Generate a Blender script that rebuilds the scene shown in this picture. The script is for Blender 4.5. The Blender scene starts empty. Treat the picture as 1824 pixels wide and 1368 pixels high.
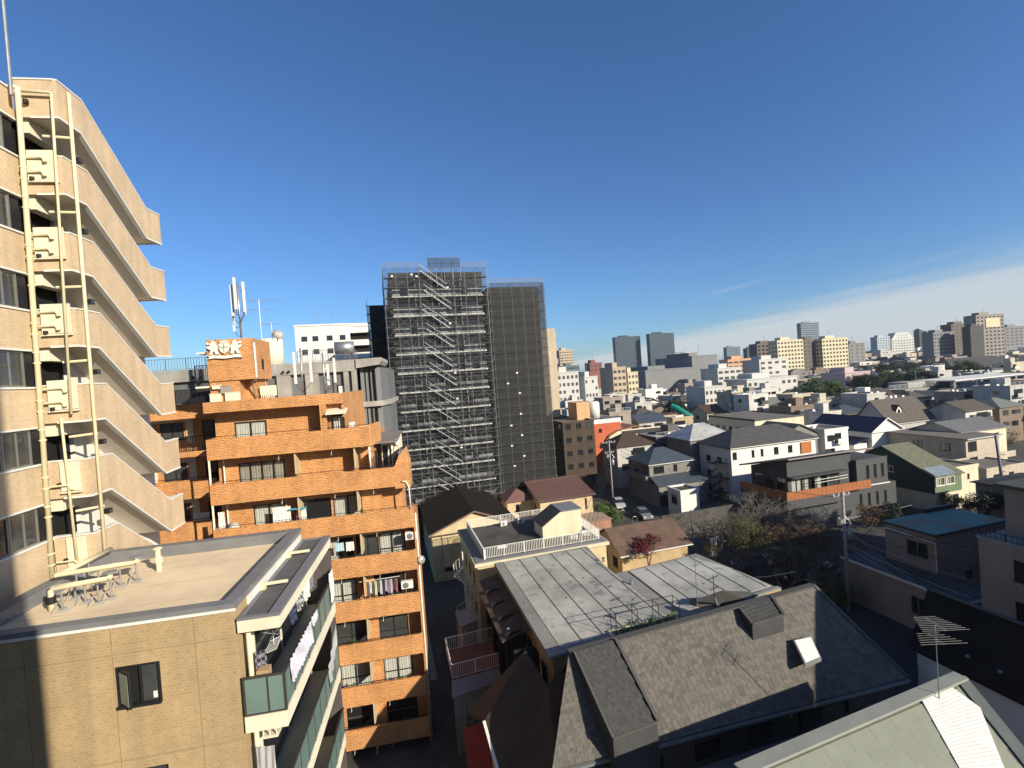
import bpy, math, random
from mathutils import Vector
random.seed(7)
rnd = random.Random(11)
SC = bpy.context.scene
COL = SC.collection
rad = math.radians

# ---------------------------------------------------------------- camera
FPX, CX, CY, CAMZ = 850.0, 912.0, 684.0, 25.0
PITCH, ROLL = rad(1.08), math.atan(.071)
_F = Vector((0, math.cos(PITCH), -math.sin(PITCH)))
_U = Vector((0, math.sin(PITCH), math.cos(PITCH)))
_R = Vector((1, 0, 0))
RC = _R * math.cos(ROLL) - _U * math.sin(ROLL)
UC = _U * math.cos(ROLL) + _R * math.sin(ROLL)
CAM = Vector((0, 0, CAMZ))
cd = bpy.data.cameras.new('camera')
cam = bpy.data.objects.new('camera', cd)
COL.objects.link(cam)
cd.sensor_width = 36
cd.lens = FPX / 1824 * 36
cd.clip_end = 20000
cd.clip_start = .05
from mathutils import Matrix
_m = Matrix((RC, UC, -_F)).transposed().to_4x4()
_m.translation = CAM
cam.matrix_world = _m
SC.camera = cam

# ---------------------------------------------------------------- world, sun, exposure
SUN_EL, SUN_AZ = rad(24.0), rad(50.0)          # azimuth: right of straight behind the camera
SDIR = Vector((math.sin(SUN_AZ) * math.cos(SUN_EL), -math.cos(SUN_AZ) * math.cos(SUN_EL), math.sin(SUN_EL)))
W = bpy.data.worlds.new('World')
SC.world = W
W.use_nodes = True
nt = W.node_tree
nt.nodes.clear()
def N(t, kind, **kw):
    n = t.nodes.new(kind)
    for k, v in kw.items():
        setattr(n, k, v)
    return n
out = N(nt, 'ShaderNodeOutputWorld')
bg = N(nt, 'ShaderNodeBackground')
bg.inputs[1].default_value = .071
sky = N(nt, 'ShaderNodeTexSky', sky_type='NISHITA')
sky.sun_disc = False
sky.sun_elevation = SUN_EL
sky.sun_rotation = math.atan2(SDIR.x, SDIR.y)
sky.altitude = 40
sky.air_density = 1.0
sky.dust_density = .6
sky.ozone_density = 3.0
# thin high cloud sheet: lives on a plane far above (direction / height), so it is the same from anywhere
tc = N(nt, 'ShaderNodeTexCoord')
sep = N(nt, 'ShaderNodeSeparateXYZ')
nt.links.new(tc.outputs['Generated'], sep.inputs[0])
def math_node(t, op, a, b=None, c=None, clamp=False):
    n = N(t, 'ShaderNodeMath', operation=op)
    n.use_clamp = clamp
    for i, x in enumerate((a, b, c)):
        if x is None: continue
        if isinstance(x, (int, float)): n.inputs[i].default_value = x
        else: t.links.new(x, n.inputs[i])
    return n.outputs[0]
def mapr(t, x, a, b, c=0., d=1.):
    n = N(t, 'ShaderNodeMapRange', interpolation_type='SMOOTHSTEP')
    t.links.new(x, n.inputs[0])
    for i, q in enumerate((a, b, c, d)): n.inputs[i + 1].default_value = q
    return n.outputs[0]
zz = math_node(nt, 'MAXIMUM', sep.outputs[2], .012)
cxn = math_node(nt, 'DIVIDE', sep.outputs[0], zz)
cyn = math_node(nt, 'DIVIDE', sep.outputs[1], zz)
comb = N(nt, 'ShaderNodeCombineXYZ')
nt.links.new(math_node(nt, 'MULTIPLY', cxn, .55), comb.inputs[0])
nt.links.new(math_node(nt, 'MULTIPLY', cyn, .16), comb.inputs[1])
nz = N(nt, 'ShaderNodeTexNoise')
nz.inputs['Scale'].default_value = 1.3
nz.inputs['Detail'].default_value = 7
nz.inputs['Roughness'].default_value = .62
nt.links.new(comb.outputs[0], nz.inputs['Vector'])
edge = math_node(nt, 'ADD', cxn, math_node(nt, 'MULTIPLY', math_node(nt, 'SUBTRACT', nz.outputs['Fac'], .5), 4.2))
sheet = mapr(nt, edge, 4.4, 8.6)
wisp = math_node(nt, 'MULTIPLY', mapr(nt, nz.outputs['Fac'], .57, .78), mapr(nt, cxn, 2.0, 4.2))
nz2 = N(nt, 'ShaderNodeTexNoise')
nz2.inputs['Scale'].default_value = 26
nz2.inputs['Detail'].default_value = 6
nt.links.new(tc.outputs['Generated'], nz2.inputs['Vector'])
puff = math_node(nt, 'MULTIPLY', mapr(nt, nz2.outputs['Fac'], .52, .66), mapr(nt, sep.outputs[2], .058, .022))
puff = math_node(nt, 'MULTIPLY', puff, .7)
cov = math_node(nt, 'MAXIMUM', math_node(nt, 'MULTIPLY', sheet, .72), math_node(nt, 'MULTIPLY', wisp, .55), clamp=True)
cov = math_node(nt, 'MAXIMUM', cov, puff, clamp=True)
hor = mapr(nt, sep.outputs[2], -.02, .02)
cov = math_node(nt, 'MULTIPLY', cov, hor)
mx = N(nt, 'ShaderNodeMix', data_type='RGBA')
nt.links.new(cov, mx.inputs[0])
tint = N(nt, 'ShaderNodeMix', data_type='RGBA', blend_type='MULTIPLY')
tint.inputs[0].default_value = 1
tint.inputs[7].default_value = (.60, .91, 1.26, 1)
nt.links.new(sky.outputs[0], tint.inputs[6])
nt.links.new(tint.outputs[2], mx.inputs[6])
mx.inputs[7].default_value = (6.3, 6.4, 6.45, 1)
nt.links.new(mx.outputs[2], bg.inputs[0])
nt.links.new(bg.outputs[0], out.inputs[0])
sl = bpy.data.lights.new('sun', 'SUN')
sl.energy = 5.0
sl.angle = rad(.53)
sl.color = (1.0, .90, .73)
sun = bpy.data.objects.new('sun', sl)
COL.objects.link(sun)
sun.rotation_euler = SDIR.to_track_quat('Z', 'Y').to_euler()
sun.location = SDIR * 200
vs = SC.view_settings
vs.view_transform = 'Standard'
vs.look = 'None'
vs.exposure = 0.65
vs.gamma = 1
vs.use_curve_mapping = False
SC.cycles.use_denoising = True
SC.cycles.max_bounces = 5
SC.cycles.diffuse_bounces = 3
SC.cycles.glossy_bounces = 2
SC.cycles.transparent_max_bounces = 24
SC.cycles.sample_clamp_indirect = 4

# ---------------------------------------------------------------- pixel helpers (a pixel gives a direction only)
def ray(x, y): return _F * FPX + RC * (x - CX) - UC * (y - CY)
def unrot(P, ang):
    a = rad(ang); c, s = math.cos(a), math.sin(a)
    return (P[0] * c + P[1] * s, -P[0] * s + P[1] * c, P[2])
def rot(u, v, ang):
    a = rad(ang); c, s = math.cos(a), math.sin(a)
    return (u * c - v * s, u * s + v * c)
def az(x, y, z, ang):            # point of the horizontal plane at height z, in the frame turned by ang
    d = ray(x, y); t = (z - CAMZ) / d[2]
    return unrot(CAM + d * t, ang)
def at_v(x, y, v, ang):          # point of the plane v = const
    d = ray(x, y); a = rad(ang); n = Vector((-math.sin(a), math.cos(a), 0))
    return unrot(CAM + d * (v / d.dot(n)), ang)
def at_u(x, y, u, ang):
    d = ray(x, y); a = rad(ang); n = Vector((math.cos(a), math.sin(a), 0))
    return unrot(CAM + d * (u / d.dot(n)), ang)

# ---------------------------------------------------------------- mesh builder
class MB:
    def __init__(s): s.v = []; s.f = []
    def add(s, vs, fs):
        n = len(s.v); s.v += [tuple(p) for p in vs]; s.f += [tuple(i + n for i in f) for f in fs]; return s
    def box(s, x0, x1, y0, y1, z0, z1):
        if x0 > x1: x0, x1 = x1, x0
        if y0 > y1: y0, y1 = y1, y0
        if z0 > z1: z0, z1 = z1, z0
        return s.add([(x0,y0,z0),(x1,y0,z0),(x1,y1,z0),(x0,y1,z0),(x0,y0,z1),(x1,y0,z1),(x1,y1,z1),(x0,y1,z1)],
                     [(3,2,1,0),(4,5,6,7),(0,1,5,4),(1,2,6,5),(2,3,7,6),(3,0,4,7)])
    def poly(s, pts): return s.add(pts, [tuple(range(len(pts)))])
    def slab(s, pts, th):        # polygon with thickness straight down
        n = len(pts); lo = [(p[0], p[1], p[2] - th) for p in pts]
        return s.add(list(pts) + lo, [tuple(range(n)), tuple(range(2*n-1, n-1, -1))] + [(i, (i+1) % n, n + (i+1) % n, n + i) for i in range(n)])
    def prism(s, poly, axis, a, b):
        if axis == 'x': f = lambda p, q: (q, p[0], p[1])
        elif axis == 'y': f = lambda p, q: (p[0], q, p[1])
        else: f = lambda p, q: (p[0], p[1], q)
        n = len(poly)
        return s.add([f(p, a) for p in poly] + [f(p, b) for p in poly],
                     [tuple(range(n)), tuple(range(2*n-1, n-1, -1))] + [(i, (i+1) % n, n + (i+1) % n, n + i) for i in range(n)])
    def tube(s, pts, r, n=6, r2=None):
        pts = [Vector(p) for p in pts]; m = len(pts); base = len(s.v)
        for i, p in enumerate(pts):
            d = (pts[min(i+1, m-1)] - pts[max(i-1, 0)]).normalized()
            a = d.orthogonal().normalized() if abs(d.z) > .95 or True else None
            up = Vector((0,0,1)) if abs(d.z) < .9 else Vector((1,0,0))
            a = d.cross(up).normalized(); b = d.cross(a)
            rr = r if r2 is None else r + (r2 - r) * i / (m - 1)
            for k in range(n):
                t = 2 * math.pi * k / n
                s.v.append(tuple(p + a * math.cos(t) * rr + b * math.sin(t) * rr))
        for i in range(m-1):
            for k in range(n):
                s.f.append((base+i*n+k, base+i*n+(k+1) % n, base+(i+1)*n+(k+1) % n, base+(i+1)*n+k))
        s.f.append(tuple(base + k for k in range(n-1, -1, -1))); s.f.append(tuple(base+(m-1)*n+k for k in range(n)))
        return s
    def lathe(s, c, prof, n=12, axis=(0,0,1)):
        ax = Vector(axis).normalized(); a = ax.orthogonal().normalized(); b = ax.cross(a); c = Vector(c); base = len(s.v)
        for r, h in prof:
            for k in range(n):
                t = 2*math.pi*k/n
                s.v.append(tuple(c + ax*h + a*math.cos(t)*r + b*math.sin(t)*r))
        for i in range(len(prof)-1):
            for k in range(n):
                s.f.append((base+i*n+k, base+i*n+(k+1) % n, base+(i+1)*n+(k+1) % n, base+(i+1)*n+k))
        s.f.append(tuple(base + k for k in range(n-1, -1, -1))); s.f.append(tuple(base+(len(prof)-1)*n+k for k in range(n)))
        return s
    def bar(s, p, q, w, h=None):     # square section bar
        h = h or w; p = Vector(p); q = Vector(q); d = (q-p).normalized()
        up = Vector((0,0,1)) if abs(d.z) < .95 else Vector((1,0,0))
        a = d.cross(up).normalized()*w/2; b = d.cross(a).normalized()*h/2
        vs = [p-a-b, p+a-b, p+a+b, p-a+b, q-a-b, q+a-b, q+a+b, q-a+b]
        return s.add(vs, [(3,2,1,0),(4,5,6,7),(0,1,5,4),(1,2,6,5),(2,3,7,6),(3,0,4,7)])
    def mesh(s, name, mat, off=(0,0,0), smooth=False):
        me = bpy.data.meshes.new(name)
        me.from_pydata([(x-off[0], y-off[1], z-off[2]) for x, y, z in s.v], [], s.f)
        if mat: me.materials.append(mat)
        if smooth: me.polygons.foreach_set('use_smooth', [True]*len(me.polygons))
        me.update()
        return me

class T:                              # a thing: an Empty at its base; geometry is given in the frame turned by ang about the origin
    def __init__(s, name, label, cat, ang, u, v, z=0, group=None, kind=None):
        s.ang = ang; s.o = (u, v, z)
        s.e = bpy.data.objects.new(name, None)
        s.e.empty_display_size = .2
        x, y = rot(u, v, ang)
        s.e.location = (x, y, z); s.e.rotation_euler = (0, 0, rad(ang))
        if label: s.e['label'] = label
        if cat: s.e['category'] = cat
        if group: s.e['group'] = group
        if kind: s.e['kind'] = kind
        COL.objects.link(s.e)
    def put(s, mb, name, mat, parent=None, label=None, smooth=False, kind=None):
        o = bpy.data.objects.new(name, mb.mesh(name, mat, s.o, smooth))
        o.parent = parent or s.e
        if label: o['label'] = label
        if kind: o['kind'] = kind
        COL.objects.link(o); return o
    def inst(s, me, name, u, v, z, rz=0, parent=None, rot3=None):
        o = bpy.data.objects.new(name, me)
        o.parent = parent or s.e
        if parent is None or parent is s.e: o.location = (u - s.o[0], v - s.o[1], z - s.o[2])
        else: o.location = (u, v, z)
        o.rotation_euler = rot3 or (0, 0, rz)
        COL.objects.link(o); return o
def single(name, label, cat, mb, mat, ang=0, base=None, group=None, kind=None, smooth=False):   # a thing of one mesh
    if base is None:
        xs = [p[0] for p in mb.v]; ys = [p[1] for p in mb.v]
        base = ((min(xs)+max(xs))/2, (min(ys)+max(ys))/2, min(p[2] for p in mb.v))
    o = bpy.data.objects.new(name, mb.mesh(name, mat, base, smooth))
    x, y = rot(base[0], base[1], ang)
    o.location = (x, y, base[2]); o.rotation_euler = (0, 0, rad(ang))
    if label: o['label'] = label
    if cat: o['category'] = cat
    if group: o['group'] = group
    if kind: o['kind'] = kind
    COL.objects.link(o); return o

# ---------------------------------------------------------------- materials
_M = {}
ALB = .80
def mat_base(name):
    m = bpy.data.materials.new(name); m.use_nodes = True
    t = m.node_tree; b = t.nodes['Principled BSDF']; return m, t, b
def lin(c):
    return tuple(x * ALB for x in c) + (1,) if len(c) == 3 else c
def M(name, col, rough=.8, var=.14, scale=1.2, bump=.0, bscale=30, metal=0, spec=.3, streak=.0, grime=0.0):
    if name in _M: return _M[name]
    m, t, b = mat_base(name)
    tcn = N(t, 'ShaderNodeTexCoord'); 
    n1 = N(t, 'ShaderNodeTexNoise'); n1.inputs['Scale'].default_value = scale; n1.inputs['Detail'].default_value = 5; n1.inputs['Roughness'].default_value = .6
    t.links.new(tcn.outputs['Object'], n1.inputs['Vector'])
    f = mapr(t, n1.outputs['Fac'], .28, .72, 1 - var, 1 + var)
    if streak:
        mp = N(t, 'ShaderNodeMapping'); mp.inputs['Scale'].default_value = (1.1, 1.1, .10)
        t.links.new(tcn.outputs['Object'], mp.inputs[0])
        n2 = N(t, 'ShaderNodeTexNoise'); n2.inputs['Scale'].default_value = 1.0; n2.inputs['Detail'].default_value = 4
        t.links.new(mp.outputs[0], n2.inputs['Vector'])
        f = math_node(t, 'MULTIPLY', f, mapr(t, n2.outputs['Fac'], .35, .7, 1 + streak*.2, 1 - streak*.6))
    if grime:
        n3 = N(t, 'ShaderNodeTexNoise'); n3.inputs['Scale'].default_value = scale*4.3; n3.inputs['Detail'].default_value = 8; n3.inputs['Roughness'].default_value = .7
        t.links.new(tcn.outputs['Object'], n3.inputs['Vector'])
        f = math_node(t, 'MULTIPLY', f, mapr(t, n3.outputs['Fac'], .5, .72, 1, 1 - grime))
    mx = N(t, 'ShaderNodeMix', data_type='RGBA', blend_type='MULTIPLY'); mx.inputs[0].default_value = 1
    mx.inputs[6].default_value = lin(col); t.links.new(f, mx.inputs[7])
    t.links.new(mx.outputs[2], b.inputs['Base Color'])
    b.inputs['Roughness'].default_value = rough; b.inputs['Metallic'].default_value = metal; b.inputs['Specular IOR Level'].default_value = spec
    if bump:
        n4 = N(t, 'ShaderNodeTexNoise'); n4.inputs['Scale'].default_value = bscale; n4.inputs['Detail'].default_value = 4
        t.links.new(tcn.outputs['Object'], n4.inputs['Vector'])
        bp = N(t, 'ShaderNodeBump'); bp.inputs['Strength'].default_value = bump; bp.inputs['Distance'].default_value = .02
        t.links.new(n4.outputs['Fac'], bp.inputs['Height']); t.links.new(bp.outputs[0], b.inputs['Normal'])
    _M[name] = m; return m
def tile_mat(name, c1, c2, mortar, w, h, msize=.008, rough=.55, spec=.3, var=.12, offset=.5, bias=0., vert='z', warp=0):
    if name in _M: return _M[name]
    m, t, b = mat_base(name)
    tcn = N(t, 'ShaderNodeTexCoord'); sp = N(t, 'ShaderNodeSeparateXYZ'); t.links.new(tcn.outputs['Object'], sp.inputs[0])
    cb = N(t, 'ShaderNodeCombineXYZ')
    t.links.new(math_node(t, 'ADD', sp.outputs[0], sp.outputs[1]) if vert == 'z' else sp.outputs[0], cb.inputs[0])
    t.links.new(sp.outputs[2] if vert == 'z' else sp.outputs[1], cb.inputs[1])
    br = N(t, 'ShaderNodeTexBrick'); br.offset = offset
    br.inputs['Color1'].default_value = lin(c1); br.inputs['Color2'].default_value = lin(c2); br.inputs['Mortar'].default_value = lin(mortar)
    br.inputs['Scale'].default_value = 1; br.inputs['Mortar Size'].default_value = msize; br.inputs['Brick Width'].default_value = w; br.inputs['Row Height'].default_value = h
    br.inputs['Bias'].default_value = bias; br.inputs['Mortar Smooth'].default_value = .2
    if warp:
        nw = N(t, 'ShaderNodeTexNoise'); nw.inputs['Scale'].default_value = 3.0; nw.inputs['Detail'].default_value = 2
        t.links.new(tcn.outputs['Object'], nw.inputs['Vector'])
        sv = N(t, 'ShaderNodeVectorMath', operation='MULTIPLY_ADD'); t.links.new(nw.outputs['Color'], sv.inputs[0]); sv.inputs[1].default_value = (warp,)*3
        t.links.new(cb.outputs[0], sv.inputs[2]); t.links.new(sv.outputs[0], br.inputs['Vector'])
    else: t.links.new(cb.outputs[0], br.inputs['Vector'])
    n1 = N(t, 'ShaderNodeTexNoise'); n1.inputs['Scale'].default_value = .9; n1.inputs['Detail'].default_value = 6
    t.links.new(tcn.outputs['Object'], n1.inputs['Vector'])
    mp = N(t, 'ShaderNodeMapping'); mp.inputs['Scale'].default_value = (2.5, 2.5, .15)
    t.links.new(tcn.outputs['Object'], mp.inputs[0])
    n2 = N(t, 'ShaderNodeTexNoise'); n2.inputs['Scale'].default_value = 1; n2.inputs['Detail'].default_value = 4; t.links.new(mp.outputs[0], n2.inputs['Vector'])
    f = math_node(t, 'MULTIPLY', mapr(t, n1.outputs['Fac'], .3, .7, 1-var, 1+var*.6), mapr(t, n2.outputs['Fac'], .3, .7, 1.05, .9))
    mx = N(t, 'ShaderNodeMix', data_type='RGBA', blend_type='MULTIPLY'); mx.inputs[0].default_value = 1
    t.links.new(br.outputs['Color'], mx.inputs[6]); t.links.new(f, mx.inputs[7]); t.links.new(mx.outputs[2], b.inputs['Base Color'])
    b.inputs['Roughness'].default_value = rough; b.inputs['Specular IOR Level'].default_value = spec
    bp = N(t, 'ShaderNodeBump'); bp.inputs['Strength'].default_value = .5; bp.inputs['Distance'].default_value = .004; bp.invert = True
    t.links.new(br.outputs['Fac'], bp.inputs['Height']); t.links.new(bp.outputs[0], b.inputs['Normal'])
    _M[name] = m; return m
def glass_mat(name, tint, gloss=.35, rough=.03, alpha=.55):
    if name in _M: return _M[name]
    m, t, b = mat_base(name)
    t.nodes.remove(b); o = [n for n in t.nodes if n.type == 'OUTPUT_MATERIAL'][0]
    tr = N(t, 'ShaderNodeBsdfTransparent'); tr.inputs[0].default_value = lin(tint)
    gl = N(t, 'ShaderNodeBsdfGlossy'); gl.inputs['Roughness'].default_value = rough; gl.inputs[0].default_value = (.9,.95,1,1)
    lw_ = N(t, 'ShaderNodeLayerWeight')
    mx = N(t, 'ShaderNodeMixShader'); t.links.new(math_node(t, 'ADD', math_node(t, 'MULTIPLY', math_node(t, 'POWER', lw_.outputs['Facing'], 4.0), .7), gloss*.2), mx.inputs[0])
    t.links.new(tr.outputs[0], mx.inputs[1]); t.links.new(gl.outputs[0], mx.inputs[2]); t.links.new(mx.outputs[0], o.inputs[0])
    _M[name] = m; return m
def net_mat(name, col, alpha, cell=.6, line=.03):    # scaffold netting: fine open weave, seen as a partly clear sheet
    m, t, b = mat_base(name)
    o = [n for n in t.nodes if n.type == 'OUTPUT_MATERIAL'][0]
    b.inputs['Base Color'].default_value = lin(col); b.inputs['Roughness'].default_value = .7
    tr = N(t, 'ShaderNodeBsdfTransparent')
    tcn = N(t, 'ShaderNodeTexCoord')
    nzn = N(t, 'ShaderNodeTexNoise'); nzn.inputs['Scale'].default_value = .8; nzn.inputs['Detail'].default_value = 3; t.links.new(tcn.outputs['Object'], nzn.inputs['Vector'])
    f = mapr(t, nzn.outputs['Fac'], .3, .7, alpha - .07, alpha + .07)
    mx = N(t, 'ShaderNodeMixShader'); t.links.new(f, mx.inputs[0]); t.links.new(tr.outputs[0], mx.inputs[1]); t.links.new(b.outputs[0], mx.inputs[2]); t.links.new(mx.outputs[0], o.inputs[0])
    _M[name] = m; return m

TAN = tile_mat('tan_tile', (.475,.345,.19), (.41,.29,.155), (.53,.41,.25), .135, .09, .007, var=.08)
TAN2 = tile_mat('tan_tile_upper', (.68,.515,.335), (.59,.44,.275), (.76,.61,.43), .135, .085, .007, var=.07)
ORANGE = tile_mat('orange_brick_tile', (.60,.245,.07), (.44,.145,.036), (.74,.48,.24), .25, .10, .016, rough=.5, var=.12, warp=.2)
CREAM = M('cream_paint', (.80,.74,.57), .7, .06, .8, streak=.10)
PIPE = M('cream_pipe', (.80,.71,.46), .45, .05, 2)
WHITE = M('white_paint', (.78,.76,.70), .7, .06, .7, streak=.12)
WHITE2 = M('white_trim', (.80,.78,.72), .6, .05, 2)
SOFFIT = M('soffit_paint', (.98,.88,.72), .85, .08, .6)
CAPG = M('grey_coping', (.20,.205,.215), .45, .10, 1.5, spec=.5)
MEMBR = M('tan_roof_membrane', (.88,.70,.47), .85, .10, .45, grime=.16, bump=.1)
CONC = M('concrete', (.36,.345,.31), .9, .16, .7, bump=.25, bscale=14, streak=.25)
GPANEL = M('grey_panel', (.16,.165,.17), .6, .08, .5, streak=.15)
DARKF = M('dark_frame', (.02,.02,.022), .45, .05, 3)
ALUF = M('aluminium_frame', (.28,.27,.25), .4, .05, 3, metal=.4)
GALV = M('galvanised_steel', (.45,.46,.47), .42, .12, 5, metal=.7)
BLACKM = M('black_metal', (.018,.018,.02), .5, .1, 4)
DGLASS = M('dark_window_glass', (.018,.022,.026), .08, .12, .8, spec=.8)
GREYGL = M('smoky_window_glass', (.055,.058,.06), .12, .2, .9, spec=.7)
CLEAR = glass_mat('clear_glass', (.95,.97,.97), .3)
CURTAIN = M('white_curtain', (.82,.80,.72), .9, .07, 3)
LACE = M('beige_curtain', (.50,.45,.36), .9, .1, 3)
GREENGL = M('frosted_green_glass', (.17,.25,.22), .22, .10, .6, spec=.6)
BLACKROOM = M('dark_room', (.012,.011,.010), .9, .1, 2)
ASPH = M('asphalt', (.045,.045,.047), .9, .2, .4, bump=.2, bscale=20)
EARTH = M('city_ground', (.075,.07,.062), .95, .25, .05, bump=.2)

# ---------------------------------------------------------------- windows and walls with openings
_WC = {}
ROTF = {'f': 0, 'r': math.pi/2, 'b': math.pi, 'l': -math.pi/2}
def wavy(w, h, y, amp=.025, waves=9, mb=None):
    mb = mb or MB(); n = waves*4; vs = []
    for i in range(n+1):
        x = -w/2 + w*i/n; yy = y + amp*math.sin(i*math.pi/2 + .6*math.sin(i*.7))
        vs += [(x, yy, -h/2), (x, yy, h/2)]
    return mb.add(vs, [(2*i, 2*i+2, 2*i+3, 2*i+1) for i in range(n)])
def win_meshes(w, h, kind, fm):
    key = (round(w, 2), round(h, 2), kind, fm.name)
    if key in _WC: return _WC[key]
    t = .055 if w < 1.2 else .07
    f = MB()
    f.box(-w/2, w/2, .03, .10, h/2-t, h/2).box(-w/2, w/2, .03, .10, -h/2, -h/2+t).box(-w/2, -w/2+t, .03, .10, -h/2+t, h/2-t).box(w/2-t, w/2, .03, .10, -h/2+t, h/2-t)
    n = 1 if w < .95 else (2 if w < 2.4 else 4)
    for i in range(1, n): f.box(-w/2+w*i/n-.035, -w/2+w*i/n+.035, .035, .095, -h/2+t, h/2-t)
    if 'rail' in kind: f.box(-w/2+t, w/2-t, .04, .09, -h/2+h*.42-.03, -h/2+h*.42+.03)
    sill = MB().box(-w/2-.05, w/2+.05, -.045, .05, -h/2-.05, -h/2-.003)
    panes = []
    for i in range(n):
        a = -w/2 + w*i/n + .04; b = -w/2 + w*(i+1)/n - .04
        y_ = .055 + .015*(i % 2)
        panes.append(MB().poly([(a,y_,-h/2+t*.8),(b,y_,-h/2+t*.8),(b,y_,h/2-t*.8),(a,y_,h/2-t*.8)]))
    cur = None; gm = DGLASS
    if 'curtain' in kind: cur = (wavy(w-.1, h-.1, .145, waves=int(w*5)+2), CURTAIN); gm = CLEAR
    elif 'lace' in kind: cur = (wavy(w-.1, h-.1, .145, waves=int(w*5)+2), LACE); gm = CLEAR
    elif 'half' in kind:
        mb = wavy(w*.48, h-.1, .145, waves=int(w*3)+2); mb.v = [(x - w*.24, y, z) for x, y, z in mb.v]; cur = (mb, CURTAIN); gm = CLEAR
    elif 'smoky' in kind: gm = GREYGL
    r = (f.mesh('window', fm), [p.mesh('pane', gm) for p in panes], sill.mesh('sill', fm), cur and cur[0].mesh('curtain', cur[1], smooth=True),
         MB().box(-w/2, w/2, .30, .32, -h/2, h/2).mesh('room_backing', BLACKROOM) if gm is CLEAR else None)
    _WC[key] = r; return r
def window(th, face, c, s, z, w, h, kind='dark', fm=None, sill=True, parent=None):
    fm = fm or ALUF
    fr, panes, sl_, cu, bk = win_meshes(w, h, kind, fm)
    u, v = (s, c) if face in 'fb' else (c, s)
    o = th.inst(fr, 'window', u, v, z, ROTF[face], parent)
    for p in panes: th.inst(p, 'pane', 0, 0, 0, 0, o)
    if sill: th.inst(sl_, 'sill', 0, 0, 0, 0, o)
    if cu: th.inst(cu, 'curtain', 0, 0, 0, 0, o)
    if bk: th.inst(bk, 'backing', 0, 0, 0, 0, o)
    return o
def wall_face(mb, face, c, s0, s1, z0, z1, holes, dep=.16):
    sg = {'f': 1, 'r': -1, 'b': -1, 'l': 1}[face]
    P = (lambda s, z, d=0: (s, c + sg*d, z)) if face in 'fb' else (lambda s, z, d=0: (c + sg*d, s, z))
    hs = [(s-w/2, s+w/2, z-h/2, z+h/2) for s, z, w, h in holes if s-w/2 > s0 and s+w/2 < s1]
    xs = sorted({s0, s1, *[q for h in hs for q in h[:2]]}); zs = sorted({z0, z1, *[q for h in hs for q in h[2:] if z0 < q < z1]})
    for i in range(len(xs)-1):
        for j in range(len(zs)-1):
            mx_, mz = (xs[i]+xs[i+1])/2, (zs[j]+zs[j+1])/2
            if any(h[0] < mx_ < h[1] and h[2] < mz < h[3] for h in hs): continue
            mb.poly([P(xs[i], zs[j]), P(xs[i+1], zs[j]), P(xs[i+1], zs[j+1]), P(xs[i], zs[j+1])])
    for a, b, c0, d in hs:
        q = [(a, c0), (b, c0), (b, d), (a, d)]
        for k in range(4):
            (x0, y0), (x1, y1) = q[k], q[(k+1) % 4]
            mb.poly([P(x0, y0), P(x1, y1), P(x1, y1, dep), P(x0, y0, dep)])
    return mb
def walls(th, u0, u1, v0, v1, z0, z1, mat, wins=(), fm=None, name='wall', faces='flrb', parent=None, top=True):
    """wins: (face, s, z, w, h, kind)"""
    mb = MB()
    for fc, c, a, b in (('f', v0, u0, u1), ('b', v1, u0, u1), ('l', u0, v0, v1), ('r', u1, v0, v1)):
        if fc not in faces: continue
        hs = [w for w in wins if w[0] == fc]
        wall_face(mb, fc, c, a, b, z0, z1, [(w[1], w[2], w[3], w[4]) for w in hs])
        for w in hs:
            if len(w) > 5 and w[5] == 'hole': continue
            window(th, fc, c, *w[1:5], w[5] if len(w) > 5 else 'dark', w[6] if len(w) > 6 else fm)
    if top: mb.poly([(u0, v0, z1-.02), (u1, v0, z1-.02), (u1, v1, z1-.02), (u0, v1, z1-.02)])
    return th.put(mb, name, mat, parent)
def railing(th, pts, h, mat, name='railing', step=.14, post=1.4, r=.012, solid=False, parent=None):
    mb = MB()
    for p, q in zip(pts[:-1], pts[1:]):
        p = Vector(p); q = Vector(q); L = (q-p).length; n = max(2, int(L/step)); up = Vector((0,0,h))
        mb.bar(p+up, q+up, .05, .04); mb.bar(p+Vector((0,0,.08)), q+Vector((0,0,.08)), .03)
        for i in range(n+1):
            x = p.lerp(q, i/n); mb.bar(x+Vector((0,0,.09)), x+Vector((0,0,h-.02)), r*2)
        k = max(1, round(L/post))
        for i in range(k+1):
            x = p.lerp(q, i/k); mb.bar(x, x+up*.99, .05)
    return th.put(mb, name, mat, parent)
def ribs(th, p00, p10, p01, n, w, h, mat, name, parent=None, lift=.0):
    """n raised seams running p00->p01, spread p00->p10; each its own part"""
    p00, p10, p01 = Vector(p00), Vector(p10), Vector(p01)
    for i in range(n):
        a = p00.lerp(p10, i/(n-1)); b = a + (p01 - p00)
        th.put(MB().bar(a + Vector((0,0,h/2+lift)), b + Vector((0,0,h/2+lift)), w, h), name, mat, parent)

# ---------------------------------------------------------------- the ground and roads
g = single('ground', None, None, MB().poly([(-1500,-1000,0),(3600,-1000,0),(3600,3600,0),(-1500,3600,0)]), EARTH, kind='structure')
A, B = 9.5, 15.0
def sheet(name, pts, z, mat, ang=B):
    return single(name, None, None, MB().slab([(p[0], p[1], z) for p in pts], .02), mat, ang, kind='structure')
sheet('road', [(16,62),(26,62),(34,140),(24,140)], .024, ASPH)
sheet('road', [(14,50),(60,50),(60,43.5),(14,43.5)], .028, ASPH)
sheet('alley', [(-3,15),(3.4,15),(3.4,75),(-1.5,75)], .026, M('alley_concrete', (.09,.085,.08), .9, .25, .5))
sheet('parking_lot', [(27,22),(45,22),(45,44),(27,44)], .025, ASPH)

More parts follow.
